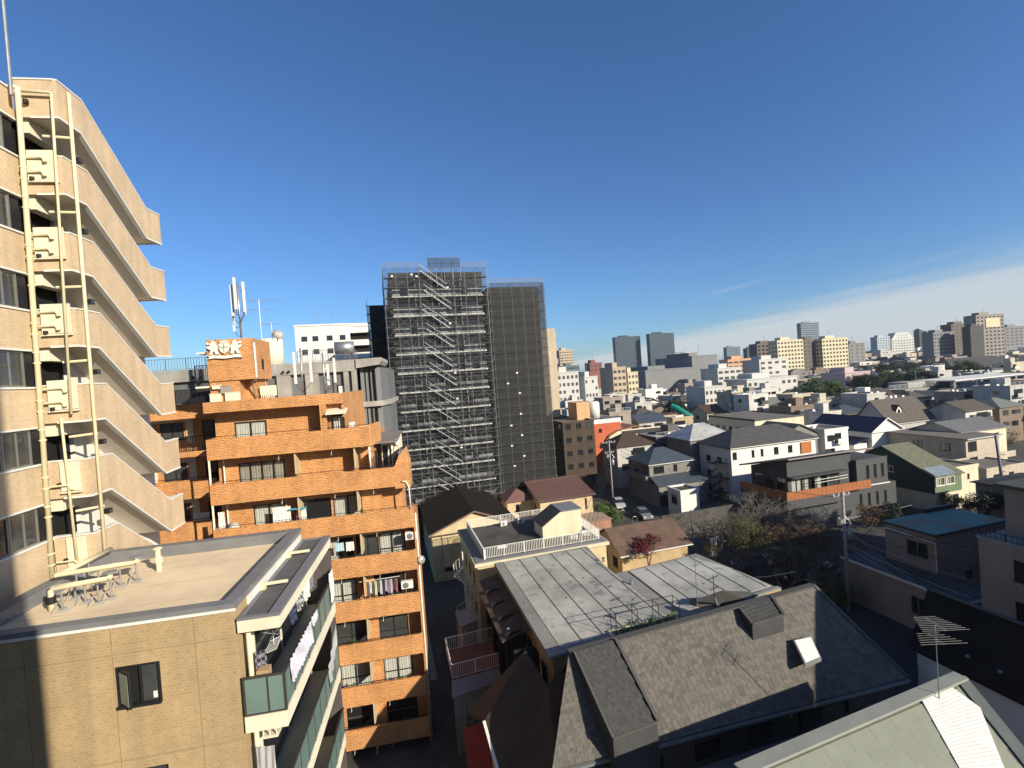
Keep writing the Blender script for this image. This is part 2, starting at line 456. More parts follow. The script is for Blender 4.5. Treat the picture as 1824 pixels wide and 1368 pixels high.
# ---------------------------------------------------------------- tall tan apartment block with the outside stair
UW, VF, US, FH = -14.68, 20.87, -13.25, 2.9
t = T('apartment_tower', 'tall tan-tiled apartment block with zigzag outside stair and cream drainpipes', 'apartment block', A, -20, 24)
mb = MB().box(-29, UW-.35, 13.2, 28.2, 0, 36.6)
t.put(mb, 'core_wall', SOFFIT)
ZT0 = 35.87
for k in range(0, 13):
    zt = ZT0 - FH*k                      # top of window strip k
    zlo = zt; zhi = min(zt + FH - 1.37, 36.98)
    if zhi < .2: break
    zlo = max(zlo, 0)
    t.put(MB().box(UW-.34, UW, 14, VF-.02, zlo+.05, zhi-.05), 'tile_band', TAN2)
    t.put(MB().box(UW-.36, UW+.03, 14, VF+.02, zlo-.02, zlo+.05), 'white_drip_edge', WHITE2)
    t.put(MB().box(UW-.36, UW+.05, 14, VF+.02, zhi-.05, zhi+.02), 'white_sill', WHITE2)
    if k >= 0 and zt > 3:
        for a, b in ((14.2,16.0),(16.05,17.75),(17.8,19.1),(19.12,20.35)):
            window(t, 'r', UW-.04, (a+b)/2, zt-.69, b-a, 1.33, 'smoky', ALUF, sill=False)
        t.put(MB().box(UW-.33, UW-.12, 20.36, VF-.05, zt-1.36, zt-.02), 'louvre', DARKF)
# stair wing
v1, v2, v3, v4 = VF, 22.2, 26.25, 27.45
for k in range(0, 13):
    z0 = 37.42 - FH*k; z1 = z0 - 2.95; h0, h1 = 1.42, 1.5
    if z1 < 0: break
    prof = [(v1,z0),(v2,z0),(v3,z1),(v4,z1+.05),(v4,z1-h1+.05),(v3-.15,z1-h1),(v2-.2,z0-h0),(v1,z0-h0)]
    p = t.put(MB().prism(prof, 'x', US-.16, US), 'stair_parapet', TAN2)
    e = .05
    cap = MB()
    for (a, b) in zip(prof[:3], prof[1:4]):
        cap.prism([(a[0],a[1]-.005),(b[0],b[1]-.005),(b[0],b[1]+e),(a[0],a[1]+e)], 'x', US-.19, US+.025)
    t.put(cap, 'coping', WHITE2, p)
    cap = MB(); lo = prof[4:]
    for (a, b) in zip(lo[:-1], lo[1:]):
        cap.prism([(a[0],a[1]+.04),(b[0],b[1]+.04),(b[0],b[1]-.03),(a[0],a[1]-.03)], 'x', US-.16, US+.02)
    t.put(cap, 'drip_edge', WHITE2, p)
    t.put(MB().box(UW, US-.165, v4-.16, v4, z1-h1+.06, z1+.04), 'landing_end_wall', TAN2, p)
    t.put(MB().box(UW+.02, US-.165, v1, v1+.15, z0-h0, z0-.003), 'landing_front_wall', TAN2, p)
    t.put(MB().box(UW, US-.1, v1-.03, v1+.17, z0-.003, z0+.05), 'front_coping', WHITE2, p)
    t.put(MB().box(UW+.5, US, v1-.03, v1+.02, z0-h0-.03, z0-h0+.04), 'front_drip', WHITE2, p)
    fl = MB().prism([(v1+.15,z0-h0+.06),(v2-.2,z0-h0+.06),(v3-.15,z1-h1+.06),(v4-.17,z1-h1+.08),(v4-.17,z1-h1+.28),(v3,z1-h1+.28),(v2,z0-h0+.28),(v1+.15,z0-h0+.28)], 'x', UW-.3, US-.17)
    t.put(fl, 'stair_flight', SOFFIT)
    t.put(MB().box(UW-.1, UW+.3, v1+.16, v1+2.4, z0-h0-.5, z0-h0+.05), 'landing_beam', CREAM)
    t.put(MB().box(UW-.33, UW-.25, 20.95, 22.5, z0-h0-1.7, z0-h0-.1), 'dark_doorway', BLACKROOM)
    t.put(MB().box(UW-.3, UW-.1, 22.5, 28, z0-h0-2.6, z0-h0+.3), 'stair_wall', WHITE)
    if k < 7:
        lamp = t.put(MB().box(UW+.9, UW+1.12, 22.25, 22.5, z0-h0-1.05, z0-h0-.85), 'wall_lamp', BLACKM)
        t.put(MB().box(UW+1.122, UW+1.13, 22.28, 22.47, z0-h0-1.03, z0-h0-.88), 'lamp_glass', GREYGL, lamp)
        # meter panel on the stair front with little pipes
        w1 = .95 if k < 4 else .62; x0 = UW+.32 if k < 4 else UW+.5
        zt = z0-h0-1.28 if k < 4 else z0-h0-1.5
        pn = t.put(MB().box(x0, x0+w1, v1-.12, v1-.02, zt-1.12, zt).box(x0-.02, x0+w1+.03, v1-.14, v1-.02, zt-1.2, zt-1.14), 'meter_panel', CREAM)
        for dz, L in ((-.32, .55), (-.85, .5)) if k < 4 else ((-.9, .3),):
            fit = MB().tube([(UW+.15, v1-.14, zt+dz), (x0+L, v1-.2, zt+dz+.02), (x0+L+.1, v1-.2, zt+dz-.12)], .04, 6).lathe((x0+L+.1, v1-.2, zt+dz-.16), [(.07,0),(.07,.09)], 8)
            t.put(fit, 'pipe_fitting', PIPE, pn)
t.put(MB().box(-14.5,-14.0,24.1,24.6,36.5,37.0).box(-14.5,-14.0,24.9,25.5,35.2,36.3), 'roof_upstand', WHITE)
for k in range(13):
    z0 = 37.42 - FH*k
    if z0 > 3: t.put(MB().lathe((UW+.45, v1-.1, z0-.95), [(.09,0),(.09,.14)], 8), 'vent_cap', DARKF)
p1 = at_v(35,158,20.72,A); p2_ = at_v(98,1026,20.72,A)
def P3(q, v): return (q[0], v, q[2])
pm = MB().tube([(p2_[0]+.0, 20.6, 18.6), (p1[0], 20.62, p1[2]-.1), (p1[0], 20.62, p1[2])], .09, 10).tube([(p1[0],20.62,p1[2]),(p1[0]-1.4,20.5,p1[2]+.03)], .07, 8)
dp = t.put(pm, 'drainpipe', PIPE, smooth=True)
for k in range(7):
    for d in (.0, .42, 1.1, 1.5): t.put(MB().lathe((p1[0]+(p2_[0]-p1[0])*(2.9*k+3+d)/17.6, 20.62, p1[2]-2.9*k-3-d), [(.115,0),(.115,.05)], 10), 'pipe_clip', PIPE, dp)
a1 = at_v(91,165,20.7,A); a2 = at_v(138,1003,20.7,A); am = at_v(127,738,20.7,A)
t.put(MB().tube([(p1[0],20.7,a1[2]+.03),(a1[0],20.7,a1[2]),(a1[0],20.7,a1[2]-.1),(am[0],20.7,am[2])], .048, 8), 'drainpipe', PIPE, smooth=True)
t.put(MB().tube([(am[0]-.32,20.7,am[2]-.1),(am[0]-.35,20.7,am[2]-.25),(a2[0],20.7,18.9)], .048, 8), 'drainpipe', PIPE, smooth=True)
b1 = at_u(122,166,US+.1,A); b2 = at_u(187,985,US+.1,A)
dp = t.put(MB().tube([(US+.1,b2[1],18.6),(US+.1,b1[1],b1[2])], .062, 8), 'drainpipe', PIPE, smooth=True)
for k in range(6): t.put(MB().tube([(US+.1,b1[1],b1[2]-1.75-FH*k),(US-.75,b1[1]-.25,b1[2]-1.8-FH*k)], .05, 6), 'branch_pipe', PIPE, dp)
q0 = at_v(19,150,20.3,A); q1 = at_v(11,0,20.3,A)
t.put(MB().tube([(q0[0],20.3,36.5),(q0[0],20.3,q1[2]+2)], .055, 8), 'mast', GALV)

# ---------------------------------------------------------------- low tan apartment block with roof, pipes and balconies
t = T('apartment_block', 'low tan-tiled block with beige roof terrace, grey coping and glass balconies', 'apartment block', A, -9.5, 18)
L0, L1, LV0, LV1 = -13.2, -5.95, 14.6, 21.3
wn = [('f', -8.52, 17.25, 1.08, 1.03)] + [('f', -8.52, 17.25-2.87*k, 1.08, 1.03) for k in range(1,6)]
walls(t, L0, L1, LV0, LV1, 0, 18.95, TAN, [wn[0] + ('hole',)] + [w + ('smoky',) for w in wn[1:]], DARKF, top=False)
# open casement window
mb = MB(); w, h = 1.08, 1.03
fr = t.put(MB().box(-9.06,-7.98,14.57,14.68,17.76,17.80).box(-9.06,-7.98,14.5,14.68,16.66,16.74).box(-9.06,-9.0,14.57,14.68,16.74,17.76).box(-8.04,-7.98,14.57,14.68,16.74,17.76).box(-8.5,-8.45,14.57,14.68,16.74,17.76), 'window', DARKF)
t.put(MB().box(-9.0,-8.5,14.66,14.69,16.74,17.76), 'pane', BLACKROOM, fr)
t.put(MB().box(-8.45,-8.04,14.62,14.635,16.74,17.76), 'pane', GREYGL, fr)
sash = t.put(MB().prism([(-9.0,14.58),(-8.985,14.62),(-8.56,14.30),(-8.585,14.26)], 'z', 16.75, 17.75), 'open_sash', DARKF, fr)
t.put(MB().prism([(-8.975,14.555),(-8.97,14.54),(-8.62,14.275),(-8.63,14.27)], 'z', 16.82, 17.68), 'sash_glass', GREENGL, fr)
t.put(MB().box(-8.2,-8.1,14.605,14.615,16.8,16.98), 'bottle', WHITE2, fr)
# expansion joints in the tile
J = M('joint_sealant', (.33,.24,.14), .9, .1, 2)
for z in (18.15, 15.2, 12.3, 9.4): t.put(MB().box(L0, L1, LV0-.006, LV0-.001, z-.012, z+.012), 'joint', J)
for u in (-9.12, -7.05, -11.2): t.put(MB().box(u-.011, u+.011, LV0-.007, LV0-.0015, 0, 18.9), 'joint', J)
rf = t.put(MB().box(L0+.1, L1-.1, LV0+.1, LV1-.1, 18.4, 18.72), 'roof_floor', MEMBR)
for v in (16.4, 18.0, 19.6): t.put(MB().box(L0+.5, L1-.5, v-.008, v+.008, 18.72, 18.727), 'membrane_seam', M('seam', (.45,.33,.22), .9, .1, 3), rf)
t.put(MB().box(L0, L1+.0, LV0-.03, LV0+.32, 18.96, 19.12), 'front_coping', CAPG)
t.put(MB().box(L0+.02, L1-.02, LV0+.02, LV0+.29, 18.7, 18.957), 'inner_kerb', CAPG)
t.put(MB().box(L0, L1+.02, LV0-.045, LV0-.031, 18.90, 18.98), 'white_trim', WHITE2)
t.put(MB().box(L1-.38, L1+.03, LV0+.323, LV1-.2, 18.97, 19.13).box(L1-.35, L1-.02, LV0+.61, LV1-.2, 18.7, 18.97), 'side_coping', CAPG)
t.put(MB().box(L0, L1+.02, LV1-.197, LV1+.2, 18.975, 19.14).box(L0, L1-.02, LV1-.19, LV1+.1, 18.5, 18.975), 'back_coping', CAPG)
t.put(MB().box(L0-.2, L0+.3, LV0+.323, LV1-.2, 18.965, 19.125).box(L0-.1, L0+.28, LV0+.61, LV1-.2, 18.5, 18.965), 'wall_coping', CAPG)
t.put(MB().box(L1, L1+.045, 15.45, LV1, 14.9, 18.93), 'white_side_wall', WHITE)
# pipe run on the roof (standing vents)
pr = T('roof_vent_pipes', 'cream vent pipes on galvanised stands across the beige roof', 'pipes', A, -11.4, 17.6, 18.72)
for (ua, va, ub, vb, z) in ((-12.1,16.9,-10.65,17.15,19.42),(-12.85,18.2,-10.62,18.5,19.42),(-12.75,18.25,-12.6,20.6,19.42)):
    pr.put(MB().tube([(ua,va,18.72) if ua > -12.5 else (ua,va,z-.05),(ua,va,z-.03),(ua+.06,va,z),(ub,vb,z)] + ([(ub+.05,vb,z+.02),(ub+.07,vb,z+.16)] if vb < 20 else []), .085, 8), 'vent_pipe', PIPE, smooth=True)
    if vb < 20: pr.put(MB().lathe((ub+.07,vb,z+.15), [(.1,0),(.2,.03),(.2,.07),(.06,.1)], 12), 'vent_hood', GALV)
pr.put(MB().lathe((-12.1,16.9,18.95), [(.125,0),(.125,.22)], 10), 'rubber_sleeve', BLACKM)
for (u, v) in ((-11.68,16.72),(-11.3,17.12),(-10.8,16.9),(-10.62,17.2),(-10.95,18.25),(-10.6,18.52),(-12.3,18.3),(-11.7,18.4),(-11.9,17.6),(-12.62,19.4)):
    st = pr.put(MB().tube([(u,v,18.8),(u,v,19.34)], .028, 6), 'stand', GALV)
    pr.put(MB().prism([(u-.13,18.72),(u+.13,18.72),(u+.08,18.82),(u-.08,18.82)], 'y', v-.11, v+.11), 'foot_block', CONC, st)
    pr.put(MB().tube([(u,v,19.1),(u-.22,v+.12,18.95),(u-.25,v-.1,18.74)], .016, 5), 'brace', GALV, st)
single('vent_pipe', 'single upright cream vent pipe with black sleeve near the roof\'s grey coping', 'pipe', MB().tube([(-10.38,19.44,18.72),(-10.38,19.44,19.55)], .085, 10).lathe((-10.38,19.44,19.52), [(.09,0),(.15,.02),(.15,.06),(.05,.09)], 10).lathe((-10.38,19.44,19.05), [(.13,0),(.13,.2)], 10), PIPE, A)
# balconies on the side
BU0, BU1, BV0, BV1 = L1+.05, -4.77, 14.5, 21.4
t.put(MB().box(BU0, BU1, BV0, BV1, 18.28, 18.62), 'canopy_slab', CREAM)
t.put(MB().box(BU1-.3, BU1+.01, BV0-.01, BV1, 18.623, 18.72).box(BU0, BU1-.3, BV0-.01, BV0+.12, 18.623, 18.70).box(BU0, BU0+.12, BV0+.12, BV1, 18.623, 18.69).box(BU0+.12, BU1-.3, BV1-.12, BV1, 18.623,18.69), 'canopy_coping', CAPG)
t.put(MB().box(BU0+.125, BU1-.305, BV0+.125, BV1-.125, 18.622, 18.645), 'canopy_deck', M('dark_deck', (.13,.13,.125), .6, .15, .8, grime=.15))
for v in (16.5, 19.3): t.put(MB().tube([(BU0+.02,v,18.82),(BU1-.33,v+.05,18.82)], .055, 8).box(BU0-.02,BU0+.12,v-.12,v+.12,18.64,18.86), 'overflow_pipe', PIPE)
GLF = M('bronze_rail', (.055,.05,.045), .5, .1, 3)
for k in range(6):
    z = 15.86 - 2.87*k
    sl_ = t.put(MB().box(BU0, BU1, BV0, BV1, z-.45, z), 'balcony_slab', CREAM)
    rl = t.put(MB().box(BU0, BU1+.02, BV0-.0, BV0+.05, z+1.06, z+1.13).box(BU1-.05, BU1+.02, BV0+.05, BV1, z+1.06, z+1.13).box(BU0,BU0+.05,BV0,BV0+.05,z+.02,z+1.06).box(BU1-.05,BU1+.015,BV0+.005,BV0+.055,z+.02,z+1.06).box(BU0,BU1,BV0+.003,BV0+.04,z+.02,z+.06).box(BU0+.64,BU0+.68,BV0+.004,BV0+.044,z+.02,z+1.06), 'balcony_rail', GLF)
    for a, b in ((BU0+.06,BU0+.635),(BU0+.685,BU1-.055)): t.put(MB().box(a, b, BV0+.015, BV0+.03, z+.065, z+1.055), 'glass_panel', GREENGL, rl)
    n = 8; dv = (BV1-BV0-.1)/n
    for i in range(n):
        a = BV0+.06+dv*i
        t.put(MB().box(BU1-.03, BU1-.015, a+.02, a+dv-.02, z+.05, z+1.055), 'glass_panel', GREENGL, rl)
        t.put(MB().box(BU1-.05, BU1+.0, a+dv-.02, a+dv+.015, z+.02, z+1.055), 'rail_post', GLF, rl)
    t.put(MB().box(BU0, BU1-.02, BV1-.06, BV1-.01, z+.02, z+2.2), 'end_screen', M('brown_screen', (.10,.085,.085), .6, .1, 2))
    t.put(MB().tube([(BU0+.16,BV0+.3,z-.4),(BU0+.16,BV0+.3,z+2.45)], .07, 8), 'drainpipe', PIPE, smooth=True)
    t.put(MB().box(BU0-.02, BU0+.03, BV0+1.0, BV1-.8, z+.05, z+2.1), 'sliding_door', DGLASS)
    t.put(MB().box(BU0+.0, BU0+.06, BV0+.9, BV0+1.0, z+.03, z+2.15).box(BU0+.0, BU0+.06, BV0+3.3, BV0+3.4, z+.03, z+2.15), 'door_frame', CREAM)
# laundry and things on the balconies
def cloth(p, q, drop, mat, name, label, waves=5, cat='laundry', amp=.035, group=None):
    p = Vector(p); q = Vector(q); d = q-p; nrm = Vector((-d.y, d.x, 0)).normalized(); mb = MB(); n = waves*4; m = 6
    for i in range(n+1):
        for j in range(m+1):
            x = p.lerp(q, i/n); a = amp*math.sin(i*math.pi/2)*(.4+.6*j/m) + .02*math.sin(i*1.3+j)
            mb.v.append(tuple(x + nrm*a - Vector((0,0,drop*j/m*(1+.04*math.sin(i*2.1))))))
    for i in range(n):
        for j in range(m):
            k = i*(m+1)+j; mb.f.append((k, k+m+1, k+m+2, k+1))
    return single(name, label, cat, mb, mat, A, smooth=True, group=group)
LAV = M('lavender_cloth', (.62,.60,.70), .9, .06, 4); NAVY = None
def plaid(name, c1, c2):
    m, tt, b = mat_base(name); tcn = N(tt, 'ShaderNodeTexCoord'); ck = N(tt, 'ShaderNodeTexChecker'); ck.inputs['Scale'].default_value = 9
    ck.inputs[1].default_value = lin(c1); ck.inputs[2].default_value = lin(c2); tt.links.new(tcn.outputs['Object'], ck.inputs[0]); tt.links.new(ck.outputs[0], b.inputs['Base Color']); b.inputs['Roughness'].default_value = .9
    return m
zr = 15.86+1.14
cloth((BU1+.04,15.0,zr+.03),(BU1+.06,17.4,zr+.03),.75,LAV,'bed_sheet','pale lavender sheet draped over the top glass balcony rail, near end', 11)
cloth((BU1+.04,17.55,zr+.03),(BU1+.06,18.2,zr+.02),.35,LAV,'towel','pale towel pegged on the glass rail beyond the lavender sheet', 3)
cloth((BU1+.03,20.55,zr+.35),(BU1+.03,21.2,zr+.35),1.25,WHITE2,'towel','white towel hanging at the far end of the top balcony by the brown screen', 3)
pole = single('laundry_pole', 'thin steel laundry pole under the top balcony canopy', 'laundry pole', MB().tube([(BU1-.45,14.9,17.75),(BU1-.42,20.9,17.75)], .018, 6).tube([(BU1-.8,15.2,17.9),(BU1-.3,15.2,17.75),(BU1-.3,15.2,18.27)], .015, 5).tube([(BU1-.8,20.2,17.9),(BU1-.3,20.2,17.75),(BU1-.3,20.2,18.27)], .015, 5), GALV, A)
PL = plaid('plaid_cloth', (.02,.022,.05), (.22,.21,.24)); PL2 = plaid('navy_plaid', (.012,.018,.06), (.06,.07,.13))
cloth((BU1-.9,14.95,17.45),(BU1-.62,15.05,17.45),.85,PL,'shirt','dark plaid shirt hanging inside the near end of the top balcony', 2)
cloth((BU1-.46,16.9,17.72),(BU1-.42,17.5,17.72),.62,PL2,'shirt','navy plaid shirt on the laundry pole at mid balcony', 2)
cloth((BU1-.46,17.7,17.72),(BU1-.42,18.4,17.72),.55,plaid('check_cloth',(.5,.5,.5),(.04,.04,.05)),'shirt','black and white checked shirt on the balcony laundry pole', 2)
cloth((BU1-.46,18.6,17.72),(BU1-.42,19.3,17.72),.6,WHITE2,'shirt','white shirt on the laundry pole beyond the checked shirt', 2)
cloth((BU1-.46,19.4,17.72),(BU1-.42,19.9,17.72),.5,M('grey_cloth',(.2,.2,.22),.9,.1,3),'shirt','grey shirt on the laundry pole nearest the brown end screen', 2)
hg = MB()
for i in range(6): hg.tube([(BU1-.75+.06*i,15.25,17.2+.02*i),(BU1-.72+.06*i,15.75,17.32+.02*i)], .008, 4)
hg.tube([(BU1-.75,15.25,17.2),(BU1-.4,15.25,17.3),(BU1-.4,15.75,17.44),(BU1-.72,15.75,17.32),(BU1-.75,15.25,17.2)], .01, 4).tube([(BU1-.55,15.5,17.32),(BU1-.55,15.5,17.74)], .01, 4)
single('hanger_rack', 'white wire sock hanger dangling beside the plaid shirt', 'hanger', hg, WHITE2, A)
single('cardboard_box', 'open brown cardboard box behind the near balcony glass', 'box', MB().box(BU0+.3,BU0+.62,14.75,15.05,15.87,16.98), M('cardboard',(.45,.31,.17),.9,.1,3), A)
zr2 = zr-2.87
cloth((BU1-.95,14.62,zr2+.75),(BU1-.45,14.62,zr2+.72),1.3,M('grey_tarp',(.42,.41,.42),.5,.1,3),'plastic_cover','grey plastic cover hung at the near end of the second balcony', 3)
single('step_stool', 'cream plastic stool standing on the grey plastic cover', 'stool', MB().box(BU0+.3,BU0+.75,14.75,15.1,15.86-2.87+2.0,15.86-2.87+2.06).box(BU0+.33,BU0+.36,14.78,14.81,15.86-2.87+2.06,15.86-2.87+2.4).box(BU0+.69,BU0+.72,14.78,14.81,15.86-2.87+2.06,15.86-2.87+2.4).box(BU0+.5,BU0+.53,14.78,14.81,15.86-2.87+2.06,15.86-2.87+2.4), CREAM, A)
cloth((BU1+.04,19.3,zr2+.03),(BU1+.04,21.0,zr2+.95),.8,M('clear_sheet',(.5,.5,.5),.4,.1,3),'plastic_sheet','crumpled clear plastic sheet along the far half of the second balcony', 4)

# ---------------------------------------------------------------- orange brick apartment block
OU0, OU1, OV = -14.36, -1.86, 33.0
t = T('brick_apartment_block', 'stepped orange brick apartment block with long balconies and a crest', 'apartment block', A, -8, 38)
IV = 34.25                                 # inner wall plane behind the balconies
OSOF = M('balcony_soffit', (.42,.26,.13), .85, .1, 1)
BANDS = [(22.26-2.885*k) for k in range(8)]
def zone(k): return {0: (-14.36,-4.4), 1: (-14.36,-1.95)}.get(k, (OU0, OU1))
# inner wall with windows, floor by floor
rows = {-1: [(-12.1,2.0,'curtain')],
        0: [(-11.6,2.9,'lace'),(-4.95,1.7,'smoky')],
        1: [(-11.35,2.0,'curtain'),(-8.4,2.0,'dark'),(-6.3,1.9,'curtain'),(-3.5,1.8,'curtain')],
        2: [(-10.6,1.9,'smoky'),(-7.1,1.9,'half'),(-5.2,1.5,'smoky'),(-3.55,1.75,'curtain rail')],
        3: [(-10.6,1.9,'curtain'),(-7.1,1.9,'curtain rail'),(-3.9,2.1,'dark rail')],
        4: [(-10.6,1.9,'curtain'),(-6.7,2.0,'smoky rail'),(-3.85,2.0,'smoky rail')],
        5: [(-10.6,1.9,'curtain'),(-6.6,2.1,'curtain rail'),(-3.75,2.0,'curtain rail')],
        6: [(-10.6,1.9,'dark'),(-6.5,1.9,'dark rail'),(-3.7,2.1,'dark rail')],
        7: [(-6.5,1.9,'dark rail'),(-3.7,2.1,'dark rail')]}
for k in range(-1, 8):
    zt = BANDS[k] if k >= 0 else 24.65     # parapet top below the storey k+1
    fz = (BANDS[k+1] if k+1 < 8 else -.1) - 1.05    # floor level of the storey whose parapet is k+1
    ceil = zt - (1.3 if k >= 0 else .7)
    if k == -1: u1 = -7.4
    elif k == 0: u1 = -4.4
    elif k == 1: u1 = -2.6
    else: u1 = OU1+.06
    u0 = OU0+.1
    if k+1 > 7: fz = 0
    ws = [('f', s, fz+1.12, w, 1.95, kd) for s, w, kd in rows.get(k, [])]
    if k == -1: ws[0] = ('f', -12.1, fz+1.3, 2.0, 1.3, 'curtain')
    walls(t, u0, u1, IV, 43.5 if k < 1 else 37.5, fz-.02, ceil+.35, ORANGE, ws, DARKF, top=True)
# balcony parapets
for k, zt in enumerate(BANDS):
    a, b = zone(k)
    p = t.put(MB().box(a, b, OV, OV+.14, zt-1.32, zt), 'balcony_parapet', ORANGE)
    t.put(MB().box(a+.0, b, OV+.141, IV-.003, zt-1.32, zt-1.06), 'balcony_slab', OSOF, p)
    t.put(MB().box(b-.14, b, OV+.142, IV-.004, zt-1.06, zt), 'side_parapet', ORANGE, p)
    t.put(MB().box(a, a+.14, OV+.142, IV-.004, zt-1.06, zt), 'side_parapet', ORANGE, p)
    r = MB().bar((a,OV+.07,zt+.14),(b,OV+.07,zt+.14),.03)
    for i in range(int((b-a)/1.5)+1): r.bar((a+.1+i*1.5,OV+.07,zt),(a+.1+i*1.5,OV+.07,zt+.14),.02)
    t.put(r, 'handrail', BLACKM, p)
    for u in ((-7.0,) if k < 2 else (-9.2,)): t.put(MB().box(u-.012,u+.012,OV-.004,OV-.001,zt-1.32,zt), 'joint', J, p)
    for u in (-10.2, -6.9, -4.4): t.put(MB().tube([(u,OV+.25,zt-1.32),(u,OV+.25,zt-1.75)], .012, 4).tube([(u,OV+.25,zt-1.6),(u,OV-.05,zt-1.62)], .012, 4), 'laundry_bracket', WHITE2, p)
    for u in (-9.2, -5.45): t.put(MB().box(u-.04,u+.04,OV+.16,IV-.01,zt-1.06-1.75,zt-1.33), 'partition', M('beige_partition',(.55,.44,.27),.8,.08,1), p)
    t.put(MB().tube([(OU0+.5,IV-.2,zt-4.1),(OU0+.5,IV-.2,zt-1.33)], .05, 8), 'drainpipe', WHITE2, p)
    t.put(MB().box(OU0+.02,OU0+.1,OV+.02,OV+.12,zt-1.33-1.57,zt-1.33), 'corner_post', SOFFIT, p)
# roof parapet and upper floor
t.put(MB().box(OU0, -5.87, OV, OV+.16, 23.93, 24.63).box(-6.03,-5.87,OV+.16,43,22.0,24.62), 'roof_parapet', ORANGE)
t.put(MB().box(OU0, -7.45, OV+.161, 43.2, 23.94, 24.15), 'roof_slab', OSOF)
t.put(MB().box(-7.4, -5.88, OV+.5, 43.2, 21.2, 23.93), 'upper_wall', ORANGE)
t.put(MB().box(-7.4, -7.0, OV+.005, OV+.5, 21.2, 23.925), 'upper_wall', ORANGE)
d = t.put(MB().box(-6.75,-6.0,OV+.44,OV+.495,21.25,23.15), 'terrace_door', DARKF)
t.put(MB().box(-6.68,-6.4,OV+.425,OV+.438,21.35,23.05).box(-6.34,-6.07,OV+.425,OV+.438,21.35,23.05), 'door_glass', CURTAIN, d)
t.put(MB().slab([(-7.0,OV-.35,23.35),(-5.7,OV-.35,23.35),(-5.7,OV+.5,23.6),(-7.0,OV+.5,23.6)], .09), 'door_awning', CREAM)
railing(t, [(-7.3,OV+.06,22.26),(-5.9,OV+.06,22.26)], .75, BLACKM, 'iron_railing', .13)
# stepped terraces on the right
GR = M('terrace_grey', (.22,.21,.2), .8, .15, .8)
t.put(MB().prism([(-5.6,33.15),(-4.4,33.15),(-4.4,37.4),(-5.6,37.4)], 'z', 20.9, 21.2), 'terrace_floor', GR)
t.put(MB().prism([(-4.95,OV),(-4.3,OV+.25),(-3.9,OV+2.6),(-4.05,OV+2.6),(-4.45,OV+.35),(-4.95,OV+.14)], 'z', 20.9, 22.35), 'angled_parapet', ORANGE)
t.put(MB().prism([(-4.32,OV+.35),(-3.92,OV+2.6),(-2.2,OV+3.4),(-2.2,OV+.6)], 'z', 18.0, 18.4), 'terrace_floor', GR)
x = t.put(MB().box(-4.0,-2.75,OV+3.1,OV+7,18.4,20.9), 'terrace_room', CREAM)
t.put(MB().box(-3.9,-3.1,OV+3.05,OV+3.09,18.45,20.5), 'sliding_door', DGLASS, x)
t.put(MB().box(-3.55,-3.45,OV+3.03,OV+3.05,18.5,20.45).box(-3.3,-3.15,OV+3.03,OV+3.05,18.5,20.45), 'curtain', CURTAIN, x)
t.put(MB().slab([(-4.3,OV+1.6,20.95),(-2.7,OV+1.6,20.95),(-2.7,OV+7,21.15),(-4.3,OV+7,21.15)], .1), 'terrace_roof', GR, x)
t.put(MB().box(-4.4,-4.3,OV+.3,OV+3.1,18.3,20.5), 'terrace_wall', ORANGE, x)
railing(t, [(-4.2,OV+.1,19.36),(-2.95,OV+.1,19.36),(-2.3,OV+3.0,19.6)], .8, BLACKM, 'iron_railing', .12)
t.put(MB().add([(-2.95,OV+.02,17.9),(-1.9,OV+.02,17.9),(-1.9,OV+.02,19.45),(-2.55,OV+.02,20.15),(-2.95,OV+.02,19.3),
               (-2.95,OV+2.6,17.9),(-1.9,OV+2.2,17.9),(-1.9,OV+2.2,19.45),(-2.2,OV+3.4,20.3),(-2.3,OV+3.4,19.3)],
              [(0,1,2,3,4),(1,6,7,2),(2,7,8,3),(3,8,9,4),(5,6,1,0),(9,8,7,6,5),(4,9,5,0)]), 'corner_wedge', ORANGE)
t.put(MB().box(-2.62,-2.45,OV+.3,OV+2.9,20.18,20.3), 'wedge_coping', CAPG)
t.put(MB().tube([(-2.5,OV-.05,18.35),(-2.2,OV-.06,18.3),(-2.05,OV-.06,17.9),(-2.02,OV-.06,16.45)], .05, 8), 'drainpipe', WHITE2, smooth=True)
t.put(MB().tube([(-4.5,OV+.3,20.9),(-4.47,OV+.3,19.4)], .07, 8), 'drainpipe', WHITE2, smooth=True)
# right edge pipes
t.put(MB().tube([(OU1+.08,OV+.5,0),(OU1+.08,OV+.5,16)], .05, 8), 'drainpipe', WHITE2, smooth=True)
t.put(MB().box(OU1-.06, OU1-.002, OV+.2, 37.4, 0, 15.2), 'side_wall', ORANGE)
